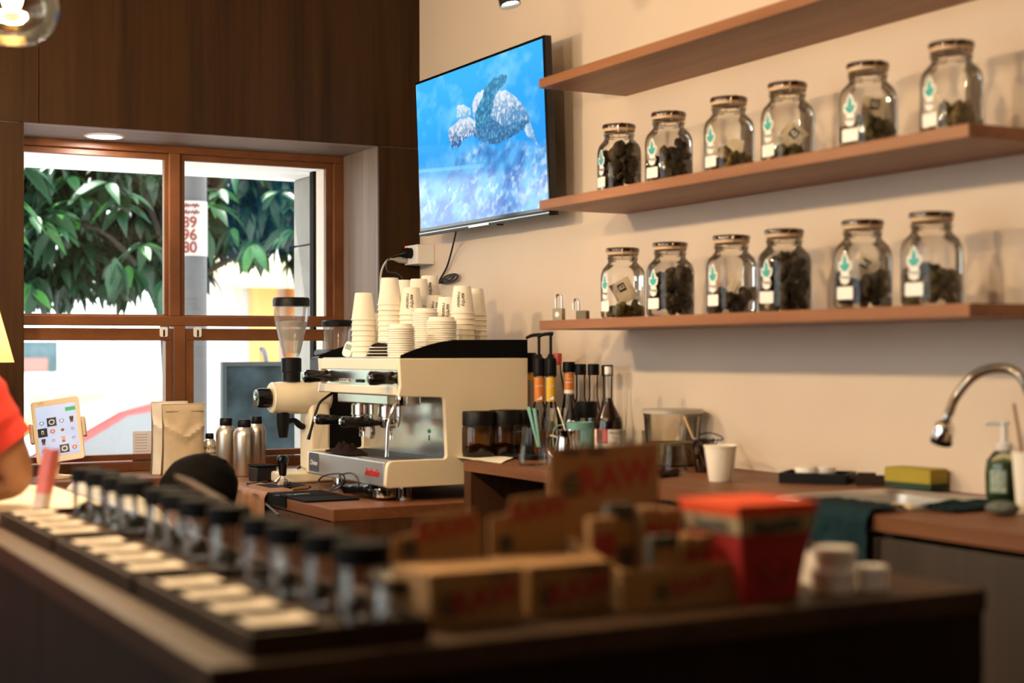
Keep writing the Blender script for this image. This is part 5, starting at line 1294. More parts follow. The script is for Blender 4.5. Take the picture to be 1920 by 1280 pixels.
def tamper():
    p = at(530, 911, 'z', ZL + .004)
    t = thing('tamper', 'coffee tamper with a black handle and chrome base', 'tamper', (p.x, p.y, ZL + .0075))
    MB().lathe([(.0285, 0), (.0285, .012), (.024, .017), (.012, .026), (.011, .030)], 32).build('base', M_chrome, t)
    MB().lathe([(.0105, .0302), (.0125, .036), (.0135, .055), (.0175, .070), (.0195, .082), (.0175, .092), (.011, .0965), (0, .097)], 28).build('handle', M_gloss, t)
    wsolo(MB().box(p.x - .075, p.x + .075, p.y - .07, p.y + .07, ZL + .0005, ZL + .007), 'tamping_mat', M_matte, 'small square black rubber mat under the tamper', 'mat', (p.x, p.y, ZL), bevel=.002)
    q = at(511, 906, 'z', ZL); x = q.x - .10
    k = thing('knock_box', 'small black box behind the tamper', 'box', (x, q.y, ZL + .0005))
    MB().box(-.045, .045, -.035, .035, 0, .05).build('body', M_black, k, bevel=.004)
    MB().box(-.047, .047, -.037, .037, .0505, .056).build('lid', M_matte, k, bevel=.002)
    # corner mat with a lip hanging over the counter edge
    a = at(477, 928, 'z', ZL).x; b = 1.13
    y1 = -.725
    m = thing('bar_mat', 'black rubber bar mat with a lip over the counter edge', 'mat', ((a + b) / 2, LY, ZL))
    MB().prism([(LY - .006, ZL - .028), (LY - .0008, ZL - .028), (LY - .0008, ZL + .0006), (y1, ZL + .0006), (y1, ZL + .007), (LY - .006, ZL + .007)], 'x', a, a + .16).build('lip_section', M_matte, m, True, smooth=False, bevel=.001)
    MB().box(a + .161, b, LY - .001, y1, ZL + .0006, ZL + .006).build('flat_section', M_matte, m, True, smooth=False, bevel=.001)
    # thin steel spatula on it
    s0, s1 = at(515, 928, 'z', ZL + .01), at(580, 924, 'z', ZL + .01)
    sp_ = thing('spatula', 'thin steel spatula lying on the bar mat', 'spatula', (s0.x, s0.y, ZL + .0075))
    d = (s1 - s0); d.z = 0; e = d.normalized(); nn = Vector((-e.y, e.x, 0))
    b_ = MB(); w1 = .012
    P = lambda s, o: tuple((e * (d.length * s) + nn * o))
    b_.prism([(P(0, -w1)[0], P(0, -w1)[1]), (P(.55, -w1)[0], P(.55, -w1)[1]), (P(.6, -.004)[0], P(.6, -.004)[1]), (P(1, -.004)[0], P(1, -.004)[1]), (P(1, .004)[0], P(1, .004)[1]), (P(.6, .004)[0], P(.6, .004)[1]), (P(.55, w1)[0], P(.55, w1)[1]), (P(0, w1)[0], P(0, w1)[1])], 'z', 0, .0015)
    b_.build('blade', M_chrome, sp_)
    g0, g1 = at(548, 917, 'z', ZL + .012), at(577, 914, 'z', ZL + .012)
    wsolo(MB().tube([g0, (g0 * .4 + g1 * .6), g1], [.004, .006, .007], 10), 'wooden_stick', mat('stick_wood', (.20, .09, .04), .5), 'round wooden stick lying in front of the tamper', 'stick', tuple(g0))
    # brown leather-like mat draped over the counter edge
    c0, c1 = at(430, 908, 'z', ZL).x, a - .004
    def fn(u_, v_):
        x = c0 + (c1 - c0) * u_; s = v_ * .20
        R = .012
        if s < .10: return (x, LY + .10 - s + .0, ZL + .004)
        q2 = (s - .10) / R
        if q2 < math.pi / 2: return (x, LY - R * math.sin(q2) * .8, ZL + .004 - R * (1 - math.cos(q2)))
        return (x + .006 * (s - .12) * 8 * (u_ - .5), LY - R * .8 - .004 * math.sin(u_ * 14), ZL + .004 - R - (s - .10 - R * math.pi / 2))
    wsolo(MB().sheet(fn, 20, 26, .0025), 'leather_mat', wood('brown_leather', (.16, .065, .022), (.30, .135, .050), grain=(30, 30, 3), rough=.6, scale=3), 'brown leather mat draped over the counter edge', 'mat', ((c0 + c1) / 2, LY, ZL))
    # spare portafilter with a thick black handle lying at the counter edge
    c = at(686, 922, 'z', ZL + .02)
    sf = thing('portafilter', 'spare portafilter with glossy black handle lying below the machine front', 'portafilter', (c.x, c.y, ZL + .0065), .2)
    MB().tube(smooth_path([(-.10, -.004, .016), (-.06, -.002, .018), (-.02, 0, .020), (.02, .0, .021), (.045, .004, .020)], 5), [.015] * 5 + [.0165] * 5 + [.0175] * 5 + [.020] * 4 + [.019, .012], 16).build('handle', M_gloss, sf)
    MB().lathe([(.028, .0005), (.034, .004), (.034, .026), (.031, .026), (.030, .006), (0, .006)], 28, (.078, .012, 0), cap=False).build('basket', M_chrome, sf)
    # loops of black cable in front of the machine
    Y = -.735; Q = lambda px, py, y=Y: at(px, py, 'y', y)
    pts = [Q(600, 915), Q(598, 900), Q(612, 890), Q(640, 888), Q(646, 900), Q(636, 914), Q(618, 918), Q(640, 905), Q(637, 892), Q(641, 889), Q(660, 887), Q(672, 900), Q(672, 914)]
    pts = [Vector((p.x, p.y, max(p.z, ZL + .012))) for p in pts]
    wsolo(MB().tube(smooth_path(pts, 6), .0028, 7), 'machine_cable', M_cord, 'thin black cable looped in front of the machine base', 'cable', tuple(pts[0]))
    pts = [at(420, 935, 'z', ZL + .006), at(440, 917, 'z', ZL + .006), at(470, 907, 'z', ZL + .006), at(500, 903, 'z', ZL + .006)]
    pts[0] = Vector((pts[0].x, LY - .018, ZL - .05)); pts[1] = Vector((at(440, 917, 'z', ZL).x, LY + .008, ZL + .006))
    wsolo(MB().tube(smooth_path(pts, 6), .0042, 8), 'counter_cable', M_cord, 'black power cable running over the counter edge beside the metal bottles', 'cable', tuple(pts[1]))
    pts = [at(575, 870, 'y', -.60), at(560, 876, 'y', -.62), at(556, 893, 'y', -.64), at(566, 905, 'y', -.64), at(585, 903, 'y', -.60)]
    pts = [Vector((p.x, p.y, max(p.z, ZL + .007))) for p in pts]
    wsolo(MB().tube(smooth_path(pts, 6), .006, 8), 'grinder_cable', M_cord, 'thick black cable curling between grinder and machine', 'cable', tuple(pts[3]))
tamper()

# ------------------------------------------------------------------ things on the long worktop
ZW = ZT + 0.0006
def spot(px, y):
    p = at(px, 800, 'y', y); return Vector((p.x, y, ZW))
def scale_at(p): return (p - CAM).dot(FW) / FPX        # metres per pixel
def ztop(px, py, y): return at(px, py, 'y', y).z - ZW
# brown glass storage jars with black lids
jars = (('brown glass jar with black lid, frontmost of the three beside the machine', 897, -.395, 770, 66), ('brown glass jar with black lid, middle of the three beside the machine', 947, -.31, 768, 62), ('brown glass jar with black lid, rearmost of the three beside the machine', 981, -.235, 768, 60))
for lb, px, y, top, wp in jars:
    p = spot(px, y); r = wp / 2 * scale_at(p); H = ztop(px, top, y)
    t = thing('storage_jar', lb, 'jar', p, 0, 'brown jars with black lids')
    MB().lathe([(0, .003), (r * .88, .0015), (r * .96, .006), (r, .02), (r, H * .62), (r * .93, H * .70)], 32, cap=False).build('glass_body', M_amber, t)
    MB().lathe([(r * .90, H * .69), (r * .98, H * .70), (r * .98, H * .965), (r * .93, H), (0, H)], 32).build('lid', M_black, t)
    MB().lathe([(r * .3, H + .0003), (r * .45, H + .001), (r * .3, H + .0018)], 24, cap=False).build('lid_emblem', mat('brass'), t)
    MB().lathe([(0, .005), (r * .86, .005), (r * .9, .012), (r * .88, H * .22), (0, H * .30)], 20).build('ground_coffee', mat('coffee_powder', (.05, .028, .015), .95, bump=.6, bscale=200), t)
M_clearb = glass('bottle_glass', (.97, .97, .94), (.60, .58, .50), power=5, boost=1.0)
def bottle(label, px, y, top, wp, cap_m, liquid=None, lab=None, neck=.30, shoulder=.60, capk=.11, body_m=None, rcap=None, name='syrup_bottle', conical=False, group=None):
    p = spot(px, y); r = wp / 2 * scale_at(p); H = ztop(px, top, y); rn = r * neck
    t = thing(name, label, 'bottle', p, 0, group)
    if conical: pf = [(r * .9, 0.0), (r, .006), (r * .97, H * .20), (r * .62, H * .45), (rn * 1.15, H * .72), (rn, H * (1 - capk))]
    else: pf = [(r * .92, 0.0), (r, .006), (r, H * shoulder), (r * .93, H * (shoulder + .05)), (rn * 1.2, H * (shoulder + .20)), (rn, H * (shoulder + .24)), (rn, H * (1 - capk))]
    MB().lathe([(0, .002)] + pf, 28, cap=False).build('glass_body', body_m or M_clearb, t)
    if liquid:
        lv, lm = liquid; q = [(max(.001, a - .0016), b + .003) for a, b in pf if b < lv * H]
        def rad(z):
            for (a0, b0), (a1, b1) in zip(pf, pf[1:]):
                if b0 <= z <= b1: return a0 + (a1 - a0) * (z - b0) / (b1 - b0 + 1e-9)
            return rn
        q.append((rad(lv * H) - .0016, lv * H)); MB().lathe(q, 28).build('syrup', lm, t)
    rc = rcap or rn * 1.25
    MB().lathe([(rc * .98, H * (1 - capk) - .003), (rc, H * (1 - capk)), (rc, H - .002), (rc * .9, H), (0, H)], 24).build('cap', cap_m, t)
    if lab:
        for k, (z0, z1, m) in enumerate(lab):
            def rad(z):
                for (a0, b0), (a1, b1) in zip(pf, pf[1:]):
                    if b0 <= z <= b1: return a0 + (a1 - a0) * (z - b0) / (b1 - b0 + 1e-9)
                return rn
            MB().lathe([(rad(H * (z0 + (z1 - z0) * i / 4)) + .0006, H * (z0 + (z1 - z0) * i / 4)) for i in range(5)], 28, cap=False).build('label', m, t)
    return t, r, H, rn
M_org = mat('orange_label', (.62, .20, .03), .5); M_yel = mat('yellow_label', (.70, .42, .03), .5); M_redl = mat('red_label', (.45, .03, .02), .5)
M_syr = mat('dark_syrup', (.020, .006, .006), .15); M_amb = mat('amber_syrup', (.20, .07, .012), .2)
def pump_bottle(label, px, y, top, m_lab):
    t, r, H, rn = bottle(label, px, y, 700, 36, M_black, (.30, M_amb), None, neck=.5, shoulder=.42, capk=.02, group='pump syrup bottles')
    z0 = H * .98; zt = ztop(px, top, y)
    rc = rn * 1.22
    fa = math.atan2(CAM.y - y, CAM.x - t.location.x)
    MB().lathe([(rn * 1.04, H * .66), (rn * 1.05, H * .665), (rn * 1.05, H * .95), (rn * 1.04, H * .955)], 24, cap=False).build('neck_label', m_lab, t)
    tri = MB().prism([(-.009, 0), (.009, 0), (.009, .012)], 'y', -.0004, .0004, M=Matrix.Rotation(fa + math.pi / 2, 4, 'Z') @ Matrix.Translation((0, -rn * 1.05 - .0012, H * .68)))
    tri.build('label_corner', M_label, t)
    lettering('CLASSIC', .0062, M_label, t, ((rn * 1.06 + .001) * math.cos(fa), (rn * 1.06 + .001) * math.sin(fa), H * .85), (-math.sin(fa), math.cos(fa), 0), (0, 0, 1))
    zc = H * 1.0
    MB().lathe([(rc, zc), (rc, zc + .045), (rc * .6, zc + .050), (rc * .45, zc + .058), (.0045, zc + .060), (.0045, zt - .006)], 20).build('pump_collar', M_black, t)
    d = Vector((-RT.x, -RT.y, 0)).normalized()
    MB().tube(smooth_path([d * -.008 + Vector((0, 0, zt - .002)), Vector((0, 0, zt - .001)), d * .022 + Vector((0, 0, zt - .003)), d * .040 + Vector((0, 0, zt - .011))], 4), [.006] * 5 + [.0055] * 4 + [.005] * 3 + [.004], 10).build('pump_head', M_black, t)
pump_bottle('pump syrup bottle with an orange neck label, left of the pair', 1011, -.20, 627, M_org)
pump_bottle('pump syrup bottle with a yellow neck label, right of the pair', 1033, -.17, 625, M_yel)
t, r, H, rn = bottle('silver conical bottle with black nozzle and yellow neck band', 990, -.12, 661, 52, M_black, None, [(.72, .78, M_yel)], neck=.50, capk=.19, body_m=mat('silver_coating', (.42, .38, .32), .35, .9), name='nozzle_bottle', conical=True)
fa = math.atan2(CAM.y + .12, CAM.x - t.location.x)
wrap_text('MONIN', .016, M_ink, t, lambda z: rn + .002, H * .60, fa + .5, spin=-math.pi / 2)
bottle('tall clear bottle with red and white cap behind the pump bottles', 1046, -.09, 662, 30, mat('red_white_cap', (.5, .06, .04), .4), (.25, M_amb), [(.2, .45, M_label)], neck=.42, name='glass_bottle')
t, r, H, rn = bottle('clear syrup bottle with black cap and orange neck label', 1067, -.115, 678, 34, M_black, (.35, M_amb), [(.70, .88, M_org), (.66, .70, M_label)], neck=.55, shoulder=.40, capk=.10)
fa = math.atan2(CAM.y + .115, CAM.x - t.location.x)
for k, tx in enumerate(('CLASSIC', 'HAZELNUT')): wrap_text(tx, .0062, M_label, t, lambda z: rn + .0015, H * (.82 - .04 * k), fa)
bottle('clear bottle with black cap, left one of the plain trio by the dark bottle', 1089, -.09, 682, 34, M_black, (.22, M_amb), None, neck=.52, shoulder=.40)
bottle('clear bottle with black cap, middle one of the plain trio', 1113, -.085, 682, 34, M_black, (.48, M_syr), None, neck=.52, shoulder=.40)
bottle('clear bottle with black cap, half hidden behind the dark syrup bottle', 1139, -.07, 684, 34, M_black, (.3, M_syr), None, neck=.52, shoulder=.40)
t, r, H, rn = bottle('dark red syrup bottle with white cap and red and white label', 1141, -.21, 687, 52, M_white, (.68, M_syr), [(.08, .36, M_label)], neck=.30, shoulder=.42, capk=.07, rcap=.0105)
fa = math.atan2(CAM.y + .21, CAM.x - t.location.x)
MB().sheet(lambda u_, v_: ((r + .0012) * math.cos(fa - 1.0 + .95 * u_), (r + .0012) * math.sin(fa - 1.0 + .95 * u_), H * (.22 + .14 * v_)), 10, 2).build('label_band', M_redl, t)
for k, tx in enumerate(('Marasca', 'syrup', 'bottled in')): wrap_text(tx, .010 if k == 0 else .006, M_ink, t, lambda z: r + .0014, H * (.325 - .05 * k), fa + .42, shear=.2 if k == 0 else 0)
bottle('small jar of brown powder with a black lid before the clear bottles', 1100, -.19, 752, 36, M_black, (.55, mat('cocoa', (.14, .06, .025), .9)), [(.28, .5, mat('kraft_label', (.45, .33, .18), .6))], neck=.95, shoulder=.66, capk=.26, name='small_jar')
# small black and white squeeze bottle
p = spot(1071, -.25); t = thing('squeeze_bottle', 'small black squeeze bottle with white patches before the syrups', 'bottle', p)
H = ztop(1071, 740, -.25); r = 13 * scale_at(p)
MB().lathe([(r * .9, 0), (r, .01), (r, H * .5), (r * .8, H * .68), (r * .35, H * .8), (r * .2, H), (0, H)], 24).build('body', M_black, t)
fa = math.atan2(CAM.y + .25, CAM.x - p.x)
for da, z, s in ((-.35, .60, .010), (.35, .58, .011), (0, .35, .016)):
    MB().ball(((r * .86) * math.cos(fa + da), (r * .86) * math.sin(fa + da), H * z), s * .62, 12, 8).build('patch', M_white, t)
# mugs, pitchers
def mug(label, px, y, top, wp, handle=0.0):
    p = spot(px, y); r = wp / 2 * scale_at(p); H = ztop(px, top, y)
    t = thing('glass_mug', label, 'mug', p, 0, 'clear glass mugs')
    MB().lathe([(0, .004), (r * .8, .0), (r * .9, .004), (r, .02), (r, H * .9), (r * .97, H)], 30, cap=False).build('bowl', M_glass, t)
    d = Vector((math.cos(handle), math.sin(handle), 0))
    MB().tube(smooth_path([d * (r * .98) + Vector((0, 0, H * .78)), d * (r + .022) + Vector((0, 0, H * .74)), d * (r + .026) + Vector((0, 0, H * .45)), d * (r * 1.0) + Vector((0, 0, H * .25))], 5), .0042, 8).build('handle', M_rod, t)
mug('clear glass mug in the row, nearest the steel pitcher', 1104, -.345, 806, 46, 3.6)
mug('clear glass mug in the row, middle one behind the tall card', 1146, -.32, 806, 46, 3.6)
mug('clear glass mug in the row, right end before the plastic tub', 1188, -.30, 807, 46, 3.6)
p = spot(1062, -.375); t = thing('milk_pitcher', 'polished steel milk pitcher between tongs and glass mugs', 'pitcher', p)
H = ztop(1062, 806, -.375); r = 22 * scale_at(p)
MB().lathe([(0, .002), (r * .95, 0), (r * 1.05, .01), (r * 1.05, H * .45), (r * .85, H * .8), (r * .95, H), (r * .92, H), (r * .82, H * .8), (r, H * .45), (r * .95, .006), (0, .005)], 30, cap=False).build('body', M_chrome, t)
MB().tube(smooth_path([(-r * .8, -r * .5, H * .8), (-r * 1.3, -r * .9, H * .8), (-r * 1.4, -r * .95, H * .4), (-r * .9, -r * .6, H * .2)], 5), .004, 8).build('handle', M_chrome, t)
a, b = at(1062, 800, 'y', -.375) - Vector((0, 0, .02)), at(1046, 764, 'y', -.36)
s = thing('teaspoon', 'steel teaspoon standing in the milk pitcher', 'spoon', tuple(a)); b -= a
MB().tube([(0, 0, 0), b * .6, b], [.0016, .0018, .0032], 8).build('handle', M_steel, s); MB().ball((0, 0, -.008), (.008, .004, .012), 10, 8).build('bowl', M_steel, s)
p = spot(1087, -.265); t = thing('teal_bowl', 'teal plastic bowl with a thin wire handle behind the mugs', 'bowl', p)
H = ztop(1087, 791, -.265); r = 26 * scale_at(p); M_tb = mat('teal_plastic', (.14, .33, .30), .45)
MB().lathe([(0, .002), (r * .6, 0), (r * .85, H * .4), (r, H), (r * .95, H), (r * .8, H * .4), (0, .006)], 30, cap=False).build('bowl', M_tb, t)
q = [at(1060, 795, 'y', -.275) - p, at(1044, 799, 'y', -.29) - p, at(1037, 812, 'y', -.30) - p, at(1038, 838, 'y', -.31) - p]
MB().tube(smooth_path(q, 5), .0018, 6).build('wire_handle', M_tb, t)
# glass jug with teal tongs
p = spot(1003, -.40); t = thing('glass_jug', 'clear glass jug holding teal tongs beside the brown jars', 'jug', p)
H = ztop(1003, 800, -.40); r = 31 * scale_at(p)
MB().lathe([(0, .003), (r * .95, 0), (r, .006), (r * .82, H * .8), (r * .78, H)], 32, cap=False).build('body', M_glass, t)
hd = Vector((-RT.x, -RT.y, 0)).normalized()
MB().tube(smooth_path([hd * (r * .78) + Vector((0, 0, H * .92)), hd * (r * 1.25) + Vector((0, 0, H * .85)), hd * (r * 1.3) + Vector((0, 0, H * .4)), hd * (r * .95) + Vector((0, 0, H * .15))], 5), .004, 8).build('handle', M_rod, t)
g0 = thing('tongs', 'teal serving tongs standing in the glass jug', 'tongs', tuple(p + Vector((0, 0, .012))))
for e, (x1, y1) in enumerate(((991, 764), (1002, 766))):
    a = at(1009 + 3 * e, 838, 'y', -.40) - g0.location; b = at(x1, y1, 'y', -.39) - g0.location
    MB().tube([a, a * .4 + b * .6, b], [.003, .0045, .0055], 8).build('arm', M_tb, g0)
# napkin, flat black scales
def napkin():
    c = [at(856, 858, 'z', ZW), at(940, 869, 'z', ZW), at(985, 851, 'z', ZW), at(905, 843, 'z', ZW)]
    def fn(u_, v_):
        p = c[0] * (1 - u_) * (1 - v_) + c[1] * u_ * (1 - v_) + c[2] * u_ * v_ + c[3] * (1 - u_) * v_
        e = .002 * (1 if int(u_ * 48) % 2 else -1) if v_ in (0.0, 1.0) else 0
        return (p.x, p.y + e - .0, ZW + .0012 + .004 * max(0, noise.noise(Vector((u_ * 3, v_ * 3, 5)))) + .006 * u_ * v_)
    wsolo(MB().sheet(fn, 48, 10, .0006), 'napkin', mat('napkin_paper', (.78, .74, .62), .8), 'cream paper napkin with a zigzag edge before the brown jars', 'napkin', tuple((c[0] + c[2]) / 2))
napkin()
for k, (x0, y0, x1, y1, h, lb) in enumerate(((935, 866, 1010, 853, .012, 'flat black kitchen scale at the front of the worktop edge'), (968, 852, 1035, 846, .018, 'second flat black scale behind the front one'))):
    a, b = at(x0, y0, 'z', ZW), at(x1, y1, 'z', ZW); cx, cy = (a.x + b.x) / 2, (a.y + b.y) / 2 + .03
    t = thing('kitchen_scale', lb, 'scale', (cx, cy if k == 0 else cy + .02, ZW + .001), .1, 'flat black scales')
    MB().box(-.075, .075, -.05, .05, 0, h).build('body', M_black, t, bevel=.003)
    MB().box(-.07, .035, -.045, .045, h + .0003, h + .003).build('plate', M_gloss, t, bevel=.001)
# plastic tub, tumblers, cup
p = spot(1261, -.09); t = thing('plastic_tub', 'clear plastic tub with a pale lid against the wall', 'tub', p)
H = ztop(1261, 775, -.09); r = 50 * scale_at(p)
MB().lathe([(0, .002), (r * .82, 0), (r * .86, .006), (r * .97, H * .93), (r, H)], 36, cap=False, sq=3).build('body', glass('cloudy_tub', (.90, .87, .80), (.66, .62, .54), rough=.1, boost=1.5), t)
MB().lathe([(r * 1.0, H + .0004), (r * 1.04, H + .001), (r * 1.04, H + .010), (r * .98, H + .013), (0, H + .012)], 36, sq=3).build('lid', mat('frosted_lid', (.62, .58, .50), .35, trans=.3), t)
MB().lathe([(0, .004), (r * .82, .004), (r * .90, H * .45), (0, H * .43)], 30, sq=3).build('tea_leaves', mat('tea_leaves', (.36, .30, .18), .95, bump=1, bscale=150, var=.4, vscale=90), t)
def tumbler(label, px, py, top, wp, m, inv=True):
    p = at(px, py, 'z', ZW); r = wp / 2 * scale_at(p); H = at(px, top, 'y', p.y).z - ZW
    t = thing('glass_tumbler', label, 'glass', p, 0, 'glass tumblers')
    k = .78
    pr = [(r, 0), (r * k, H * .97), (r * k * .9, H), (0, H * .98)] if inv else [(0, .003), (r * k * .9, 0), (r * k, .004), (r, H)]
    MB().lathe(pr, 28, cap=False).build('glass_wall', m, t)
    if inv: MB().lathe([(r * .985, .0), (r * 1.01, .0015), (r * .985, .003)], 28, cap=False).build('rim', M_glass, t)
    return t, p, r, H
tumbler('clear upturned glass tumbler on the worktop behind the tall card', 1264, 886, 834, 52, M_glass)
t, p, r, H = tumbler('dark tinted glass with a wooden spoon behind the paper cup', 1322, 884, 822, 48, glass('grey_glass', (.42, .36, .30), (.2, .16, .12), boost=1.3), False)
a = p + Vector((0, 0, .012)); b = at(1283, 781, 'y', p.y + .01) - a
s = thing('wooden_spoon', 'thin wooden spoon standing in the dark tinted glass', 'spoon', tuple(a))
MB().tube([(0, 0, 0), b * .7, b], [.0035, .003, .0038], 8).build('handle', mat('spoon_wood', (.50, .32, .16), .6), s)
q = thing('tea_strainer', 'black wire tea strainer resting across the dark tinted glass', 'strainer', tuple(p + Vector((0, 0, H + .003))))
pts = [at(x, y, 'y', p.y - .02) - q.location for x, y in ((1310, 815), (1330, 811), (1352, 818), (1354, 824), (1335, 825), (1308, 826))]
MB().tube(smooth_path(pts, 5), .0018, 6).build('wire_loop', M_black, q)
p = at(1351, 902, 'z', ZW); H = at(1351, 834, 'y', p.y).z - ZW; k = H / CH
o = bpy.data.objects.new('paper_cup', CUPM); COL.objects.link(o)
o.location = (p.x, p.y, ZW + H); o.rotation_euler = (math.pi, 0, 0.4); o.scale = (k * 1.02, k * 1.02, k)
tag(o, 'white paper cup standing alone on the worktop edge left of the sink', 'cup')
fa = math.atan2(CAM.y - p.y, CAM.x - p.x)
q = bpy.data.objects.new('lettering', CUPT); COL.objects.link(q); q.parent = o; q.rotation_euler = (0, 0, -fa - .4 - .95)
def cloth(name, label, corners, m, amp=.006, th=.002, nu=18, nv=14, zoff=.003, seed=0):
    def fn(u_, v_):
        p = corners[0] * (1 - u_) * (1 - v_) + corners[1] * u_ * (1 - v_) + corners[2] * u_ * v_ + corners[3] * (1 - u_) * v_
        return (p.x + .006 * noise.noise(Vector((u_ * 4, v_ * 4, seed + 9))), p.y + .006 * noise.noise(Vector((u_ * 4, v_ * 4, seed + 19))), p.z + zoff + amp * abs(noise.noise(Vector((u_ * 4, v_ * 3, seed)))) * 2)
    c = (corners[0] + corners[2]) / 2
    return wsolo(MB().sheet(fn, nu, nv, th), name, m, label, 'cloth', tuple(c))
M_tc = mat('dark_teal_cloth', (.008, .024, .030), .95, spec=.1, bump=.6, bscale=500, var=.2, vscale=30)
cloth('folded_cloth', 'small dark brown cloth beside the clear upturned tumbler', [at(1232, 897, 'z', ZW), at(1270, 893, 'z', ZW), at(1275, 883, 'z', ZW), at(1236, 884, 'z', ZW)], mat('brown_towelling'), .008)
# black trays by the wall, tubs on them
def tray_box(label, x0, y0, x1, y1, h, d, m):
    a, b = at(x0, y0, 'z', ZW), at(x1, y1, 'z', ZW)
    t = thing('shallow_tray', label, 'tray', ((a.x + b.x) / 2, (a.y + b.y) / 2 + d / 2, ZW), math.atan2(b.y - a.y, b.x - a.x)); L = (b - a).length / 2
    k = MB().box(-L, L, -d / 2, d / 2, 0, .004)
    for q in ((-L, L, -d / 2, -d / 2 + .004), (-L, L, d / 2 - .004, d / 2), (-L, -L + .004, -d / 2 + .004, d / 2 - .004), (L - .004, L, -d / 2 + .004, d / 2 - .004)): k.box(*q, .004, h)
    k.build('shell', m, t, smooth=False, bevel=.001); return t
tr = tray_box('shallow black tray against the wall holding two white tubs', 1436, 903, 1562, 907, .024, .11, M_black)
tray_box('dark brown shallow tray between the black tray and the sponge', 1580, 908, 1642, 909, .024, .08, mat('brown_plastic', (.022, .010, .007), .4))
for k, (px, lb) in enumerate(((1513, 'small round white tub in the black tray, front one'), (1545, 'small round white tub in the black tray, rear one'))):
    p = at(px, 890, 'y', tr.location.y + (-.012 if k == 0 else .028)); r = 22 * scale_at(p)
    t = thing('white_tub', lb, 'tub', (p.x, p.y, ZW + .0045), 0, 'white tubs')
    MB().lathe([(r * .9, 0), (r * .93, .018)], 26).build('body', M_white, t); MB().lathe([(r, .0182), (r, .028), (r * .96, .030), (0, .030)], 26).build('lid', M_label, t)
# sponge
p = at(1700, 914, 'z', ZW + .003)
t = thing('sponge', 'yellow sponge with a dark scouring side standing by the sink', 'sponge', (p.x + .02, -.045, ZW + .0035), .12)
MB().box(-.066, .066, -.030, .030, .0005, .012).build('scour_pad', mat('scour_green', (.02, .05, .04), .95, bump=1, bscale=300), t, bevel=.002)
MB().box(-.066, .066, -.030, .030, .0122, .046).build('foam', mat('yellow_foam', (.36, .28, .03), .9, bump=.8, bscale=250), t, bevel=.003)
# faucet: coiled gooseneck with a spray head
def faucet():
    M_fc = mat('faucet_metal', (.42, .37, .30), .22, 1.0)
    yh = -.20
    P = lambda px, py, y=yh: at(px, py, 'y', y)
    base = Vector((P(1946, 800, -.10).x, -.032, ZW))
    t = thing('kitchen_faucet', 'chrome gooseneck faucet with flexible coiled neck and spray head', 'faucet', base)
    pts = [base + Vector((0, 0, .02)), base + Vector((0, 0, .11)), P(1938, 755, -.12), P(1912, 703, -.16), P(1872, 690, -.185), P(1828, 704), P(1794, 742), P(1779, 777)]
    path = smooth_path(pts, 22); rs = [.0086 + (.0014 if i % 2 else 0) for i in range(len(path))]
    MB().tube(path, rs, 12).build('coiled_neck', M_fc, t, True)
    MB().lathe([(.026, 0), (.026, .006), (.018, .010), (.016, .05), (.011, .055)], 24).build('base', M_chrome, t)
    h0, h1 = P(1778, 778), P(1764, 832); d = (h1 - h0).normalized(); M = Matrix.Translation(h0) @ d.to_track_quat('Z', 'Y').to_matrix().to_4x4(); L = (h1 - h0).length
    sh = MB().lathe([(.0085, -.004), (.010, .006), (.010, .014), (.018, .020), (.0215, .028), (.0225, L * .80), (.021, L * .82)], 26, M=M).build('spray_head', M_chrome, t, True)
    MB().lathe([(.0212, L * .822), (.0222, L * .83), (.0222, L * .98), (.018, L), (0, L)], 26, M=M).build('rubber_tip', M_black, sh, True)
    MB().tube([base + Vector((.012, -.012, .035)), base + Vector((.05, -.04, .05))], [.006, .005], 10).build('lever', M_chrome, t, True)
faucet()
# soap pump bottle
p = at(1884, 944, 'z', ZW); k = scale_at(p)
t = thing('soap_dispenser', 'green soap bottle with a clear pump beside the sink', 'soap bottle', (p.x, p.y, ZW + .004), .5)
zz = lambda py: at(1884, py, 'y', p.y).z - ZW
r = 36 * k
MB().lathe([(0, .002), (r * .86, 0), (r * .97, .012), (r, zz(890)), (r * .93, zz(868)), (r * .6, zz(852)), (r * .42, zz(848))], 32, cap=False, squash=(1, .7)).build('bottle', glass('soap_bottle_plastic', (.80, .84, .72), (.4, .43, .32), boost=1.2), t)
MB().lathe([(r * .80, .004), (r * .93, .013), (r * .95, zz(890)), (r * .88, zz(870)), (0, zz(862))], 28, squash=(1, .7)).build('soap', mat('green_soap', (.065, .11, .045), .25), t)
MB().lathe([(r * .42, zz(848)), (r * .44, zz(846)), (r * .44, zz(836)), (r * .2, zz(832)), (r * .15, zz(800)), (r * .28, zz(799)), (r * .28, zz(794)), (0, zz(793))], 24).build('pump', M_white, t)
MB().tube([(0, 0, zz(796)), (-.03, -.012, zz(796)), (-.036, -.014, zz(799))], [.006, .005, .0035], 10).build('nozzle', M_white, t)
b = MB().sheet(lambda u_, v_: ((r * 1.005) * math.cos(-1.5 + .9 * u_ - .7), .7 * (r * 1.005) * math.sin(-1.5 + .9 * u_ - .7), .02 + (zz(884) - .02) * v_), 12, 3).build('label', mat('soap_label', (.30, .36, .28), .4, var=.45, vscale=120), t)
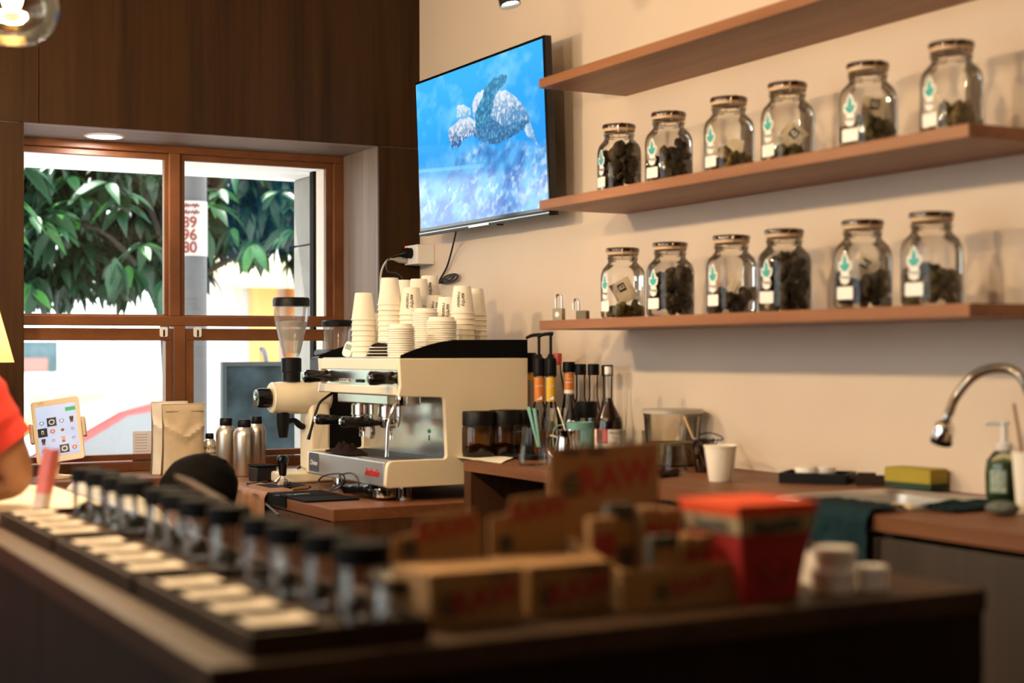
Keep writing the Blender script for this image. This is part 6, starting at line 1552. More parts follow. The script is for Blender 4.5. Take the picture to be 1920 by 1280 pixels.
# cup with straw at the right edge
p = at(1934, 962, 'z', ZW); t = thing('takeaway_cup', 'white takeaway cup with a brown straw at the right edge', 'cup', (p.x, p.y, ZW)); k = scale_at(p)
H = at(1934, 846, 'y', p.y).z - ZW; r = 36 * k
MB().lathe([(0, .003), (r * .72, 0), (r * .74, .004), (r * .96, H * .94), (r, H * .95), (r, H), (r * .94, H), (r * .7, .008), (0, .008)], 30, cap=False).build('cup', M_paper, t)
MB().tube([(0, 0, .01), tuple(at(1901, 756, 'y', p.y) - Vector((p.x, p.y, ZW)))], .003, 10).build('straw', mat('brown_straw', (.25, .10, .04), .5), t)
# dark teal cloths at the sink
def hanging_cloth():
    a, b = at(1510, 935, 'z', ZW + .004), at(1640, 950, 'z', ZW + .004)
    x0, x1 = at(1500, 945, 'y', TY).x, at(1638, 965, 'y', TY).x
    def fn(u_, v_):
        x = x0 + (x1 - x0) * u_; s = v_ * .235; back = .10
        w_ = .004 * math.sin(u_ * 15 + v_ * 3) + .004 * noise.noise(Vector((u_ * 5, v_ * 5, 2)))
        skew = -.05 * max(0, .45 - v_)
        if s < back: return (x + skew, TY + back - s, ZW + .0065 + abs(w_) * .6)
        R = .012; q = (s - back) / R
        if q < math.pi / 2: return (x, TY - R * math.sin(q), ZW + .0065 - R * (1 - math.cos(q)) + abs(w_) * .3)
        return (x, TY - R - .002 - abs(w_), ZW + .0065 - R - (s - back - R * math.pi / 2) * (1 - .72 * (1 - u_)))
    wsolo(MB().sheet(fn, 26, 30, .0025), 'dish_cloth', M_tc, 'dark teal dish cloth hanging over the worktop edge at the sink', 'cloth', ((x0 + x1) / 2, TY, ZW))
hanging_cloth()
cloth('dish_cloth', 'dark teal dish cloth lying along the right rim of the sink', [at(1716, 956, 'z', ZW), at(1790, 963, 'z', ZW), at(1960, 949, 'z', ZW), at(1880, 939, 'z', ZW)], M_tc, .008, zoff=.006, seed=4)
a, b = at(1674, 946, 'z', ZW + .008), at(1712, 951, 'z', ZW + .008)
wsolo(MB().tube([a, (a + b) / 2, b], [.004, .0055, .004], 10), 'brush_handle', mat('pale_wood', (.60, .42, .22), .6), 'short pale wooden brush handle beside the sink', 'brush', tuple(a))
p = at(1880, 966, 'z', ZW)
rr = random.Random(3)
wsolo(MB().ball((p.x, p.y, ZW + .014), (.035, .028, .0135), 18, 10, fn=lambda q: tuple(Vector(q) + Vector((0, 0, 1)) * .0)), 'scrubber', mat('steel_wool', (.10, .11, .09), .8, bump=1, bscale=350, var=.4, vscale=80), 'grey green scouring pad at the right worktop edge', 'scrubber', (p.x, p.y, ZW))

# ------------------------------------------------------------------ things on the bar counter
ZQ = ZB + 0.0006
M_tray = wood('tray_wood', (.018, .009, .004), (.034, .018, .008), grain=(1, 20, 20), rough=.55, scale=2, spec=.12)
M_card = mat('card_paper', (.62, .52, .40), .7)
M_budj = MATS['dried_buds_olive']
ranges = ((2.420, 2.873), (2.906, 3.360), (3.387, 3.834))
def small_jar():
    t = thing('sample_jar', 'jar', 'jar', (0, 0, 0)); r = .0285
    MB().lathe([(0, .003), (r * .92, .0), (r, .005), (r, .058), (r * .94, .063)], 26, cap=False).build('glass_body', M_jar, t)
    MB().lathe([(r * 1.0, .0605), (r * 1.09, .061), (r * 1.09, .082), (r * 1.02, .0855), (0, .0855)], 28).build('cap', M_matte, t)
    return t
SJ = small_jar(); n_j = 0
rnd = random.Random(77)
wh = ('far', 'middle', 'near')
od = ('farthest', 'second', 'third', 'nearest')
budm = []
for k in range(3):
    b = MB()
    for i in range(3 + k):
        sd = rnd.uniform(0, 50); r = rnd.uniform(.007, .010); c = (rnd.uniform(-.011, .011), rnd.uniform(-.011, .011), r + .005 + (.010 if i > 2 else 0))
        b.ball(c, r, 9, 6, fn=lambda p, c=c, sd=sd: tuple(Vector(c) + (Vector(p) - Vector(c)) * (1 + .4 * noise.noise((Vector(p) - Vector(c)) * 190 + Vector((sd, 0, 0))))))
    budm.append(b.mesh('bud_sample', MATS['dried_buds_brown']))
for ti, (x0, x1) in enumerate(ranges):
    y0, y1 = -1.978, -1.775
    t = thing('display_tray', f'dark wooden display tray with cards and jars, {wh[ti]} one of three', 'tray', ((x0 + x1) / 2, (y0 + y1) / 2, ZQ), 0, 'wooden display trays')
    MB().box(x0, x1, y0, y1, ZQ, ZQ + .016).build('board', M_tray, t, True, smooth=False, bevel=.001)
    fr = MB().box(x0, x1, y0, y0 + .006, ZQ + .0162, ZQ + .026).box(x0, x1, y1 - .006, y1, ZQ + .0162, ZQ + .026).box(x0, x0 + .006, y0 + .006, y1 - .006, ZQ + .0162, ZQ + .026).box(x1 - .006, x1, y0 + .006, y1 - .006, ZQ + .0162, ZQ + .026)
    fr.build('raised_rim', M_tray, t, True, smooth=False)
    zs = ZQ + .0163
    L = (x1 - x0 - .03) / 4
    for i in range(4):
        cx = x0 + .015 + L * (i + .5)
        c = thing('price_card', f'white card, {od[i]} of the four in the {wh[ti]} display tray', 'card', (cx, y0 + .052, zs + .004), rnd.uniform(-.02, .02), 'cards in the display trays')
        MB().box(-.030, .030, -.038, .038, -.0035, .0055).build('holder', M_tray, c, smooth=False)
        MB().box(-.026, .026, -.036, .036, .0057, .0065).build('paper', M_card, c, smooth=False)
        for q in range(3): MB().box(-.020 + q * .013, -.017 + q * .013, -.025, .02 - .012 * rnd.random(), .0066, .0069).build('print_line', mat('faded_ink', (.40, .32, .24), .8), c, smooth=False)
        jx, jy = cx + rnd.uniform(-.006, .006), y1 - .052 + rnd.uniform(-.004, .004)
        o = SJ if n_j == 0 else copy_tree(SJ)
        o.location = (jx, jy, zs + .0006); n_j += 1
        tag(o, f'small sample jar with black cap, {od[i]} of four on the {wh[ti]} display tray', 'jar', 'sample jars on the bar')
        s = bpy.data.objects.new('bud_sample', budm[n_j % 3]); COL.objects.link(s); s.location = (jx, jy, zs + .0006); s.rotation_euler = (0, 0, rnd.uniform(0, 6))
        tag(s, f'dried buds in the {od[i]} sample jar of the {wh[ti]} display tray', 'buds', None, 'stuff')

# cardboard display boxes
M_box = mat('kraft_card', (.33, .17, .055), .75, var=.06, vscale=20)
M_rw = mat('carton_red', (.34, .028, .018), .6); M_dk = mat('carton_dark', (.05, .045, .030), .7)
YV = lambda px, X: at(px, 1100, 'x', X).y
def emblem(parent, x, y, z, r):
    MB().lathe([(r * .62, 0), (r, 0), (r, .0006), (r * .62, .0006)], 24, M=Matrix.Translation((x, y, z)) @ Matrix.Rotation(math.pi / 2, 4, 'Y'), cap=False).build('round_emblem', M_dk, parent, True)
    MB().lathe([(0, .0), (r * .4, 0), (r * .4, .0006), (0, .0006)], 18, M=Matrix.Translation((x, y, z)) @ Matrix.Rotation(math.pi / 2, 4, 'Y'), cap=False).build('round_emblem', M_dk, parent, True)
def words_on(parent, tx, x, y, z, s, m, tilt=0.0, **k):
    L = Vector((0, 0, 0)); q = parent
    while q is not None: L += q.location; q = q.parent
    return lettering(tx, s, m, parent, (x - L.x, y - L.y, z - L.z), (0, 1, tilt), (0, -tilt, 1), **k)
def carton(label, px0, px1, X, h, depth, head_top, head_px):
    y0, y1 = YV(px0, X), YV(px1, X)
    t = thing('display_carton', label, 'box', (X - depth / 2, (y0 + y1) / 2, ZQ), 0, 'printed card display boxes')
    MB().box(X - depth, X, y0, y1, ZQ, ZQ + h).build('box', M_box, t, True, smooth=False, bevel=.0012)
    # open lid standing up behind
    zh = at((head_px[0] + head_px[1]) / 2, head_top, 'x', X - depth).z
    ya, yb = at(head_px[0], 1000, 'x', X - depth).y, at(head_px[1], 1000, 'x', X - depth).y
    w0 = ya; step = (yb - ya)
    pts = [(y0, ZQ + h + .0004), (y1, ZQ + h + .0004), (y1, zh - .012), (y1 - step * .1, zh), (y0 + step * .34, zh - .006), (y0 + step * .30, zh - .024), (y0, zh - .028)]
    hd = MB().prism(pts, 'x', X - depth, X - depth + .003).build('header_card', M_box, t, True, smooth=False)
    words_on(hd, 'RAW', X - depth + .0036, (y0 + y1) / 2 + .012, zh - .022, .036, M_rw, .10, bold=.0012)
    MB().box(X - depth + .0032, X - depth + .0038, y0 + .012, y0 + .032, ZQ + h + .006, ZQ + h + .026).build('print_block', M_dk, hd, True, smooth=False)
    emblem(t, X + .0003, y0 + .026, ZQ + h * .40, .014)
    words_on(t, 'RAW', X + .0008, y0 + (y1 - y0) * .60, ZQ + h * .48, .038, M_rw, .16, bold=.0014)
    MB().box(X + .0002, X + .0007, y1 - .045, y1 - .015, ZQ + h * .86, ZQ + h * .94).build('print_block', M_dk, t, True, smooth=False)
    return t
carton('printed kraft card box with red letters at the left of the bar boxes', 805, 980, 3.772, .0625, .105, 958, (760, 905))
t2 = carton('printed kraft card box with an open lid, second from the left', 994, 1148, 3.757, .058, .105, 925, (905, 1030))
MB().box(3.660, 3.762, YV(996, 3.757), YV(1146, 3.757), ZQ + .0586, ZQ + .0600).build('top_flap', M_box, t2, True, smooth=False)
def big_display():
    X = 3.785; y0, y1 = YV(1165, X), YV(1386, X); D = .235
    t = thing('display_stand', 'large printed card display tray with a tall header card', 'display', (X - D / 2, (y0 + y1) / 2, ZQ), 0, 'printed card display boxes')
    h = .050; xb = X - D
    MB().box(xb, X, y0, y1, ZQ, ZQ + .004).build('floor', M_box, t, True, smooth=False)
    MB().box(X - .003, X, y0, y1, ZQ + .0042, ZQ + h).build('front_panel', M_box, t, True, smooth=False)
    zh0 = at(1040, 955, 'x', xb).z
    for yy in (y0, y1 - .006):
        MB().prism([(xb + .003, ZQ + .0042), (X - .0032, ZQ + .0042), (X - .0032, ZQ + h), (xb + .003, zh0)], 'y', yy, yy + .006).build('side_panel', M_box, t, True, smooth=False)
    ya, yb = at(1030, 900, 'x', xb).y, at(1236, 900, 'x', xb).y; zt = at(1130, 832, 'x', xb).z
    zb_ = at(1130, 948, 'x', xb).z
    hd = MB().prism([(y0, ZQ), (y1, ZQ), (y1, zb_), (yb, zb_), (yb, zt), (ya, zt - .002), (ya, zb_), (y0, zb_)], 'x', xb - .003, xb).build('header_card', M_box, t, True, smooth=False)
    emblem(hd, xb + .0003, ya + .036, (zt + zb_) / 2 - .012, .017)
    words_on(hd, 'RAW', xb + .0008, ya + .105, (zt + zb_) / 2 - .004, .052, M_rw, .10, bold=.0018)
    for q in (.02, .06): MB().box(xb + .0002, xb + .0007, ya + q, ya + q + .028, zt - .014, zt - .006).build('print_block', M_dk, hd, True, smooth=False)
    emblem(t, X + .0003, y0 + .058, ZQ + h * .42, .011)
    words_on(t, 'RAW', X + .0008, y0 + .105, ZQ + h * .52, .028, M_rw, .14, bold=.001)
    # packets standing in the tray
    pk = ((1165, 1245, 968, .045, M_box), (1168, 1228, 958, .15, M_dk), (1232, 1285, 962, .10, M_box), (1225, 1292, 1010, .03, M_dk), (1300, 1338, 1012, .028, M_box), (1340, 1372, 1012, .030, M_box), (1290, 1340, 960, .12, M_box))
    nm = ('kraft packet at the left front of the large display', 'tall dark packet in the middle of the large display', 'kraft packet behind the dark front packet', 'dark packet standing at the front of the large display', 'slim kraft packet with red print right of the front dark packet', 'slim kraft packet at the right end of the large display', 'kraft packet at the back right of the large display')
    yy0 = y0 + .005
    slots = ((.006, .045, .075, .105), (.048, .088, .10, .135), (.092, .122, .09, .120), (.060, .100, .02, .058), (.106, .128, .02, .056), (.131, .152, .02, .056), (.126, .152, .09, .115))
    cols = (M_box, M_dk, M_box, M_dk, M_box, M_box, M_box); hs = (.105, .118, .112, .085, .082, .082, .11)
    for k in range(7):
        a, b, dx, _ = slots[k]; xf = X - .004 - dx
        s = thing('packet', nm[k], 'packet', (xf - .008, y0 + (a + b) / 2, ZQ + .0045), 0, 'packets in the large display')
        MB().box(xf - .016, xf, y0 + a, y0 + b, ZQ + .0045, ZQ + hs[k]).build('sleeve', cols[k], s, True, smooth=False, bevel=.001)
        MB().box(xf + .0002, xf + .0008, y0 + a + .004, y0 + b - .004, ZQ + hs[k] * .55, ZQ + hs[k] * .82).build('print_block', M_rw if cols[k] is M_box else M_box, s, True, smooth=False)
        MB().box(xf + .0002, xf + .0008, y0 + a + .006, y0 + a + .014, ZQ + hs[k] * .25, ZQ + hs[k] * .5).build('print_block', M_dk if cols[k] is M_box else M_rw, s, True, smooth=False)
big_display()
def red_box():
    X = 3.797; y0, y1 = YV(1396, X), YV(1496, X); yc = (y0 + y1) / 2; hb = (y1 - y0) / 2
    P = lambda px, py: at(px, py, 'x', X + .02)
    z1 = P(1450, 1002).z; z2 = P(1450, 968).z; z3 = P(1450, 962).z
    ht = (P(1530, 965).y - P(1388, 965).y) / 2; yt = (P(1530, 965).y + P(1388, 965).y) / 2
    t = thing('tapered_box', 'red tapered card box with a cream band and red lid', 'box', (X - hb, yc, ZQ))
    def fr(z):
        s = (z - ZQ) / (z2 - ZQ); return hb + (ht - hb) * s, yc + (yt - yc) * s
    def frustum(za, zb_, m, nm, e=0.0):
        v = []
        for z in (za, zb_):
            h, c = fr(z); h += e; cx = X - hb
            v += [(cx - h, c - h, z), (cx + h, c - h, z), (cx + h, c + h, z), (cx - h, c + h, z)]
        return MB().add(v, [(3, 2, 1, 0), (4, 5, 6, 7), (0, 1, 5, 4), (1, 2, 6, 5), (2, 3, 7, 6), (3, 0, 4, 7)]).build(nm, m, t, True, smooth=False, bevel=.001)
    M_r1 = mat('box_red', (.36, .012, .006), .6); M_r2 = mat('lid_orange_red', (.75, .07, .008), .55)
    frustum(ZQ, z1, M_r1, 'body'); bd = frustum(z1 + .0003, z2, mat('band_cream', (.46, .33, .16), .6), 'band', .0005)
    frustum(z2 + .0003, z3 + .012, M_r2, 'lid', .002)
    h, c = fr((z1 + z2) / 2); cx = X - hb
    words_on(bd, 'Baguette', cx + h + .0022, c, (z1 + z2) / 2, .021, M_dk, .05, bold=.0012)
    lettering('Baguette', .021, M_dk, bd, (0 * 1.0, c - h - .0022 - t.location.y, (z1 + z2) / 2 - t.location.z), (1, 0, .02), (0, 0, 1), bold=.0012)
    zc = (ZQ + z1) / 2; h2, c2 = fr(zc)
    MB().lathe([(.016, 0), (.022, 0), (.022, .0008), (.016, .0008)], 24, M=Matrix.Translation((cx + h2 + .0012, c2, zc)) @ Matrix.Rotation(math.pi / 2 - .10, 4, 'Y'), cap=False).build('round_emblem', mat('dark_red_print', (.16, .005, .004), .6), t, True)
red_box()
# white tubs at the right end of the bar
def round_tub(label, px, py, top, wp, nst, grp='white tubs on the bar'):
    p = at(px, py, 'z', ZQ); r = wp / 2 * scale_at(p); H = at(px, top, 'y', p.y).z - ZQ
    t = thing('round_tub', label, 'tub', (p.x, p.y, ZQ), 0, grp)
    MB().lathe([(r * .94, 0), (r * .96, .003), (r * .96, H * .62)], 30).build('body', M_label, t)
    MB().lathe([(r, H * .63), (r * 1.02, H * .66), (r * 1.02, H * .94), (r * .97, H), (0, H)], 30).build('lid', M_white, t)
    return t, p, r, H
t, p, r, H = round_tub('white round tub at the bottom of the pair of stacked tubs', 1561, 1107, 1065, 84, 1)
p2 = Vector((p.x, p.y, ZQ + H + .0006)); H2 = at(1567, 1026, 'y', p.y).z - p2.z
t = thing('round_tub', 'white round tub stacked on top of another one', 'tub', (p2.x + .001, p2.y + .003, p2.z), 0, 'white tubs on the bar')
r2 = 39 * scale_at(p); MB().lathe([(r2 * .95, 0), (r2 * .96, H2 * .5)], 30).build('body', M_label, t); MB().lathe([(r2, H2 * .51), (r2 * 1.01, H2 * .55), (r2 * 1.01, H2 * .9), (r2 * .96, H2), (0, H2)], 30).build('lid', M_white, t)
round_tub('low white round tub right of the stacked pair', 1634, 1104, 1060, 60, 1)
a = at(1527, 1094, 'z', ZQ)
t = thing('folded_card', 'small white folded card between red box and tubs', 'card', (a.x - .01, a.y, ZQ), .3)
MB().prism([(-.014, 0), (-.013, 0), (.001, .040), (.013, 0), (.014, 0), (.001, .043)], 'x', -.012, .012).build('fold', M_label, t, smooth=False)
# small clear case with a dark band beside the nearest jars
p = at(742, 1160, 'z', ZQ); t = thing('clear_case', 'small clear plastic case with a dark band beside the nearest jar', 'case', (p.x, p.y - .0, ZQ), 0)
MB().box(-.028, .028, -.026, .022, 0, .034).build('base', glass('case_plastic', (.8, .78, .72), (.5, .48, .42), boost=1.6, rough=.08), t, smooth=False, bevel=.003)
MB().box(-.0285, .0285, -.0265, .0225, .0345, .046).build('band', M_black, t, smooth=False)
MB().box(-.028, .028, -.026, .022, .0465, .052).build('lid', MATS['case_plastic'], t, smooth=False, bevel=.002)

wsolo(MB().box(1.60, 2.395, -2.005, -1.72, ZQ, ZQ + .0025), 'bar_glow_sheet', mat('bar_glow_cream', (.70, .58, .42), .6), 'cream sheet added for the lamp glow on the far bar end beneath the pink leaflet', 'mat', (2.0, -1.86, ZQ), smooth=False)  # pale sheet added to imitate the bright lamp glow on the bar top
# pink leaflet standing folded at the far end
def leaflet():
    X = 2.33
    P = lambda px, py: at(px, py, 'x', X)
    t = thing('folded_leaflet', 'pink folded leaflet standing on the bar by the left edge', 'leaflet', tuple(P(78, 955)))
    t.location.z = ZQ + .003
    M_pk = mat('pink_print', (.52, .12, .10), .6, var=.15, vscale=40); M_lt = mat('leaflet_grey', (.48, .38, .32), .6)
    base = [P(57, 955), P(72, 957), P(90, 955)]; top = [P(82, 838), P(94, 841), P(113, 842)]
    for q in base: q.z = ZQ + .003
    fold = Vector((.022, 0, 0))
    b0, b1, b2 = base[0], base[1] + fold, base[2]; t0, t1, t2 = top[0], top[1] + fold, top[2]
    for k, (a, b, c, d) in enumerate(((b0, b1, t1, t0), (b1, b2, t2, t1))):
        n = (b - a).cross(d - a).normalized() * .0006
        def quad(s0, s1):
            p = [a.lerp(d, s0), b.lerp(c, s0), b.lerp(c, s1), a.lerp(d, s1)]
            v = [tuple(q - n) for q in p] + [tuple(q + n) for q in p]
            return MB().add(v, [(3, 2, 1, 0), (4, 5, 6, 7), (0, 1, 5, 4), (1, 2, 6, 5), (2, 3, 7, 6), (3, 0, 4, 7)])
        pg = quad(0, .34).build('page', M_lt, t, True, smooth=False); quad(.341, 1.0).build('page_print', M_pk, pg, True, smooth=False)
leaflet()
# wooden paddle leaning on the jars, with a white tag
a, b = at(330, 893, 'y', -1.735), at(426, 947, 'y', -1.735)
t = thing('wooden_paddle', 'dark wooden paddle leaning behind the sample jars', 'paddle', tuple((a + b) / 2))
d = (b - a); e = d.normalized()
MB().tube([a, a * .7 + b * .3, b], [.004, .009, .008], 10).build('blade', M_tray, t, True)
c0 = at(452, 951, 'y', -1.735)
MB().box(c0.x - .02, c0.x + .03, -1.742, -1.728, c0.z - .004, c0.z + .003).build('white_tag', M_label, t, True, smooth=False)

# ------------------------------------------------------------------ people
M_skin = mat('skin', (.27, .125, .06), .55, var=.05, vscale=30)
M_hair = mat('black_hair', (.003, .0025, .002), .75, spec=.06, bump=1.0, bscale=220, stretch=(1, 1, 6))
def skin_mesh(name, joints, edges, m, parent, sub=2, root=0):
    """joints: (x, y, z, radius); a continuous surface grown round the joints."""
    me = bpy.data.meshes.new(name); me.from_pydata([j[:3] for j in joints], edges, []); me.update()
    o = bpy.data.objects.new(name, me); COL.objects.link(o)
    md = o.modifiers.new('skin', 'SKIN'); md.use_smooth_shade = True
    if not me.skin_vertices: me.attributes.new('skin', 'FLOAT', 'POINT')
    sv = me.skin_vertices[0].data
    for i, j in enumerate(joints):
        r = j[3] if isinstance(j[3], (tuple, list)) else (j[3], j[3]); sv[i].radius = r; sv[i].use_root = (i == root)
    s = o.modifiers.new('sub', 'SUBSURF'); s.levels = sub; s.render_levels = sub
    dg = bpy.context.evaluated_depsgraph_get(); dg.update()
    me2 = bpy.data.meshes.new_from_object(o.evaluated_get(dg)); me2.name = name
    bpy.data.objects.remove(o)
    me2.materials.clear(); me2.materials.append(m)
    me2.polygons.foreach_set('use_smooth', [True] * len(me2.polygons))
    o = bpy.data.objects.new(name, me2); COL.objects.link(o)
    if parent: o.parent = parent; o.location = -Vector(parent.location) if False else (0, 0, 0)
    return o
def hand(J, E, wrist, d, up):
    """Adds a relaxed hand beyond joint index wrist: palm and five fingers."""
    w = Vector(J[wrist][:3]); d = Vector(d).normalized(); u = Vector(up).normalized(); s = d.cross(u).normalized()
    def add(p, r, to): J.append((*p, r)); E.append((to, len(J) - 1)); return len(J) - 1
    pm = add(w + d * .05, (.024, .020), wrist)
    for k, (off, L) in enumerate(((.024, .070), (.008, .080), (-.008, .075), (-.024, .060))):
        a = add(w + d * .085 + s * off, .0095, pm); b = add(w + d * (.085 + L * .5) + s * off * 1.15 - u * .006, .0085, a); add(w + d * (.085 + L) + s * off * 1.2 - u * .022, .007, b)
    a = add(w + d * .045 + s * .032 - u * .004, .010, pm); add(w + d * .085 + s * .048 - u * .012, .008, a)
def head(parent, c, fwd, up, hair_len=.0):
    """Head with face, ears and hair; c is its centre."""
    f = Vector(fwd).normalized(); u = Vector(up).normalized(); s = f.cross(u).normalized(); u = s.cross(f)
    M = Matrix(((s.x, f.x, u.x, c[0]), (s.y, f.y, u.y, c[1]), (s.z, f.z, u.z, c[2]), (0, 0, 0, 1)))
    def shape(p):
        x, y, z = p
        k = 1 - .22 * max(0, -z / .115) ** 1.5
        y2 = y * (1 - .10 * max(0, -z / .115)) + (.006 * max(0, -z / .115))
        if y > .05 and abs(x) < .03: y2 += .018 * math.exp(-((z + .012) / .018) ** 2) * math.exp(-(x / .011) ** 2)
        if y > .04: y2 -= .007 * math.exp(-((z - .008) / .012) ** 2) * math.exp(-((abs(x) - .032) / .014) ** 2)
        return (x * k, y2, z)
    hd = MB().ball((0, 0, 0), (.074, .092, .115), 40, 32, M=M, fn=shape).build('head', M_skin, parent, True)
    for q in (-1, 1):
        MB().ball((q * .031, .080, .008), (.011, .006, .007), 12, 8, M=M).build('eye', M_label, hd, True)
        MB().ball((q * .031, .0848, .008), (.005, .003, .005), 10, 6, M=M).build('iris', M_ink, hd, True)
        MB().ball((q * .075, -.004, -.004), (.009, .018, .030), 12, 8, M=M).build('ear', M_skin, hd, True)
        MB().tube([(q * .016, .090, .027), (q * .031, .088, .032), (q * .046, .078, .027)], .0035, 6, M=M).build('eyebrow', M_hair, hd, True)
    MB().ball((0, .083, -.052), (.022, .008, .007), 14, 8, M=M).build('mouth', mat('lips', (.30, .10, .08), .5), hd, True)
    def hs(p):
        x, y, z = p; n = 1 + .05 * noise.noise(Vector((x * 60, y * 60, z * 25)))
        if y > .045 and z < .062: y = .045 + (y - .045) * .2; x *= .97
        if z < -.045: x *= .80; y = min(y, .0) * .85
        return (x * n, y * n, z * n)
    MB().ball((0, -.010, .018), (.084, .098, .112), 44, 30, M=M, fn=hs).build('hair', M_hair, parent, True)
# person bending down behind the bar, only hair and shirt in view
def bending_person():
    c = at(364, 925, 'x', 1.40)
    hx, hy, hz = c.x, c.y, at(364, 868, 'x', 1.40).z - .098
    t = thing('person', 'person with black hair and pale grey shirt bending down behind the bar', 'person', (hx, -1.60, 0))
    L = t.location
    R = lambda x, y, z: (x - L.x, y - L.y, z - L.z)
    hip = (hx - .02, -1.66, .84); ch = (hx - .01, -1.47, .80)
    J = [(*R(*hip), .105), (*R(hx - .015, -1.56, .82), .10), (*R(*ch), .10), (*R(hx, hy - .10, .775), .055), (*R(hx, hy - .04, hz - .03), .05)]
    E = [(0, 1), (1, 2), (2, 3), (3, 4)]
    for s in (-1, 1):
        i = len(J); J += [(*R(hx + s * .09, -1.66, .80), .085), (*R(hx + s * .10, -1.62, .45), .058), (*R(hx + s * .10, -1.68, .08), .042), (*R(hx + s * .11, -1.58, .035), .036)]
        E += [(0, i), (i, i + 1), (i + 1, i + 2), (i + 2, i + 3)]
        i = len(J); J += [(*R(hx + s * .17, -1.46, .78), .055), (*R(hx + s * .19, -1.42, .52), .042), (*R(hx + s * .14, -1.28, .38), .030)]
        E += [(2, i), (i, i + 1), (i + 1, i + 2)]
        hand(J, E, i + 2, (-.2 * s, .6, -.5), (0, .5, .6))
    skin_mesh('body', J, E, M_skin, t)
    M_sh = mat('pale_grey_shirt', (.42, .40, .37), .85, bump=.2, bscale=300)
    J2 = [(*R(*hip), .135), (*R(hx - .015, -1.56, .82), .13), (*R(*ch), .13), (*R(hx, hy - .115, .78), .075)]
    E2 = [(0, 1), (1, 2), (2, 3)]
    for s in (-1, 1):
        i = len(J2); J2 += [(*R(hx + s * .17, -1.46, .78), .070), (*R(hx + s * .185, -1.43, .60), .056)]; E2 += [(2, i), (i, i + 1)]
    skin_mesh('shirt', J2, E2, M_sh, t)
    J3 = [(*R(hx - .02, -1.665, .80), (.145, .12))]; E3 = []
    for s in (-1, 1):
        i = len(J3); J3 += [(*R(hx + s * .09, -1.66, .72), .10), (*R(hx + s * .10, -1.62, .45), .075), (*R(hx + s * .10, -1.68, .12), .062)]; E3 += [(0, i), (i, i + 1), (i + 1, i + 2)]
    skin_mesh('trousers', J3, E3, mat('dark_trousers', (.02, .02, .025), .85), t)
    for s in (-1, 1): MB().lathe([(.045, 0), (.05, .02), (.045, .06), (.03, .08)], 18, R(hx + s * .105, -1.63, .0), squash=(1, 2.2)).build('shoe', M_black, t)
    head(t, (hx, hy, hz), (0.15, .62, -.75), (.05, .75, .62))
bending_person()
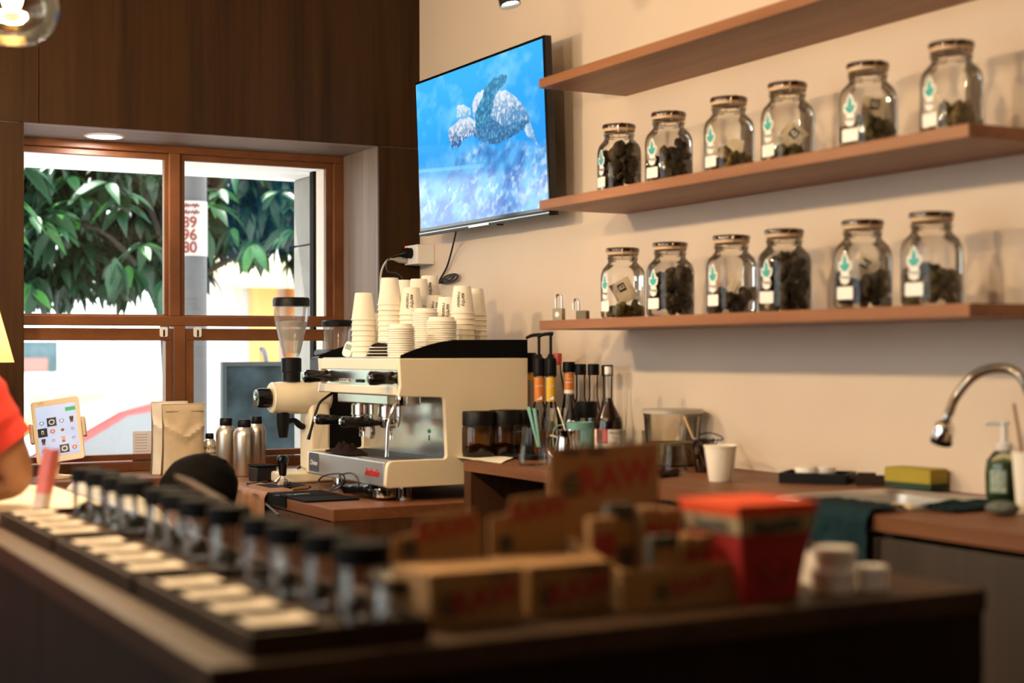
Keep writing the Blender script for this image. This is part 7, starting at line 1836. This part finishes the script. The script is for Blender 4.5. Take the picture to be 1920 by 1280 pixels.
# customer in red at the left, elbow resting on the bar (mostly outside the picture)
def customer():
    X = 2.10
    el, mid, sho = at(46, 922, 'x', X), at(10, 838, 'x', X + .01), at(-62, 748, 'x', X)   # elbow on the bar, sleeve hem, shoulder
    cy = sho.y - .17; hy = cy - .07; zs = sho.z
    t = thing('person', 'person in a red short-sleeved shirt resting an arm on the bar', 'person', (X, hy, 0))
    L = t.location
    R = lambda x, y, z: (x - L.x, y - L.y, z - L.z)
    J = [(*R(X, hy, .775), .115), (*R(X, cy - .04, .97), .105), (*R(X - .01, cy, zs - .05), .105), (*R(X - .02, cy, zs + .09), .060), (*R(X - .03, cy, zs + .16), .056)]
    E = [(0, 1), (1, 2), (2, 3), (3, 4)]
    for s in (-1, 1):
        i = len(J); J += [(*R(X - .04, hy + s * .085, .745), .085), (*R(X - .42, hy + s * .095, .71), .060), (*R(X - .43, hy + s * .095, .36), .044), (*R(X - .50, hy + s * .10, .30), .036)]
        E += [(0, i), (i, i + 1), (i + 1, i + 2), (i + 2, i + 3)]
    i = len(J); J += [(*R(*sho), .056), (*R(*mid), .050), (*R(el.x, el.y, ZB + .046), .042), (*R(X - .07, el.y - .13, ZB + .044), .036), (*R(X - .12, el.y - .24, ZB + .050), .026)]
    E += [(2, i), (i, i + 1), (i + 1, i + 2), (i + 2, i + 3), (i + 3, i + 4)]
    hand(J, E, i + 4, (-.3, -1, .1), (0, 0, 1))
    fs, fe = (X, cy - .18, zs - .01), (X + .01, cy - .25, zs - .29)
    i = len(J); J += [(*R(*fs), .056), (*R(*fe), .043), (*R(X - .18, cy - .22, .875), .034), (*R(X - .25, cy - .20, .85), .026)]
    E += [(2, i), (i, i + 1), (i + 1, i + 2), (i + 2, i + 3)]
    hand(J, E, i + 3, (-1, .15, -.15), (0, 0, 1))
    skin_mesh('body', J, E, M_skin, t)
    M_rs = mat('red_shirt', (.50, .025, .012), .85, bump=.2, bscale=300)
    k = .07 / (zs - .78)
    Ms = Matrix(((1, 0, 0, -.005), (0, 1, k, cy - hy - k * zs), (0, 0, 1, 0), (0, 0, 0, 1)))
    pr = [(.165, .67), (.172, .72), (.165, .88), (.170, 1.0), (.192, zs - .12), (.200, zs - .03), (.185, zs + .02), (.130, zs + .055), (.078, zs + .082), (.070, zs + .085)]
    shirt = MB().lathe(pr, 40, M=Ms, squash=(.70, 1), cap=False).build('shirt', M_rs, t)
    for p, q in ((sho, mid), (Vector(fs), Vector(fs).lerp(Vector(fe), .55))):
        p, q = Vector(R(*p)), Vector(R(*q)); s0 = Vector(R(X - .005, cy, zs - .03)).lerp(p, .55)
        MB().tube(smooth_path([s0, p, p.lerp(q, .55), q], 6), [.072] * 5 + [.074] * 4 + [.067] * 5 + [.062] * 5, 22).build('sleeve', M_rs, shirt)
    J3 = [(*R(X, hy, .735), .140), (*R(X, hy + .01, .86), .132)]; E3 = [(0, 1)]
    for s in (-1, 1):
        i = len(J3); J3 += [(*R(X - .08, hy + s * .085, .735), .102), (*R(X - .42, hy + s * .095, .71), .078), (*R(X - .43, hy + s * .095, .39), .060)]; E3 += [(0, i), (i, i + 1), (i + 1, i + 2)]
    skin_mesh('trousers', J3, E3, mat('blue_jeans', (.03, .045, .09), .9), t)
    for s in (-1, 1): MB().lathe([(.042, 0), (.047, .02), (.04, .055), (.03, .075)], 18, R(X - .47, hy + s * .10, .26), squash=(2.2, 1)).build('shoe', M_black, t)
    head(t, (X - .05, cy + .01, zs + .25), (-.75, .62, -.08), (0, 0, 1))
    st = thing('bar_stool', 'dark bar stool under the person in red', 'stool', (X, hy, 0))
    MB().lathe([(.15, .585), (.16, .595), (.16, .615), (.14, .625)], 30).build('seat', M_black, st)
    for k in range(4):
        a = math.pi / 4 + k * math.pi / 2; MB().tube([(.10 * math.cos(a), .10 * math.sin(a), .584), (.19 * math.cos(a), .19 * math.sin(a), 0)], .012, 10).build('leg', M_black, st)
    MB().tube([(.165 * math.cos(a), .165 * math.sin(a), .22) for a in [i * math.pi / 16 for i in range(33)]], .008, 8).build('foot_ring', M_steel, st)
customer()
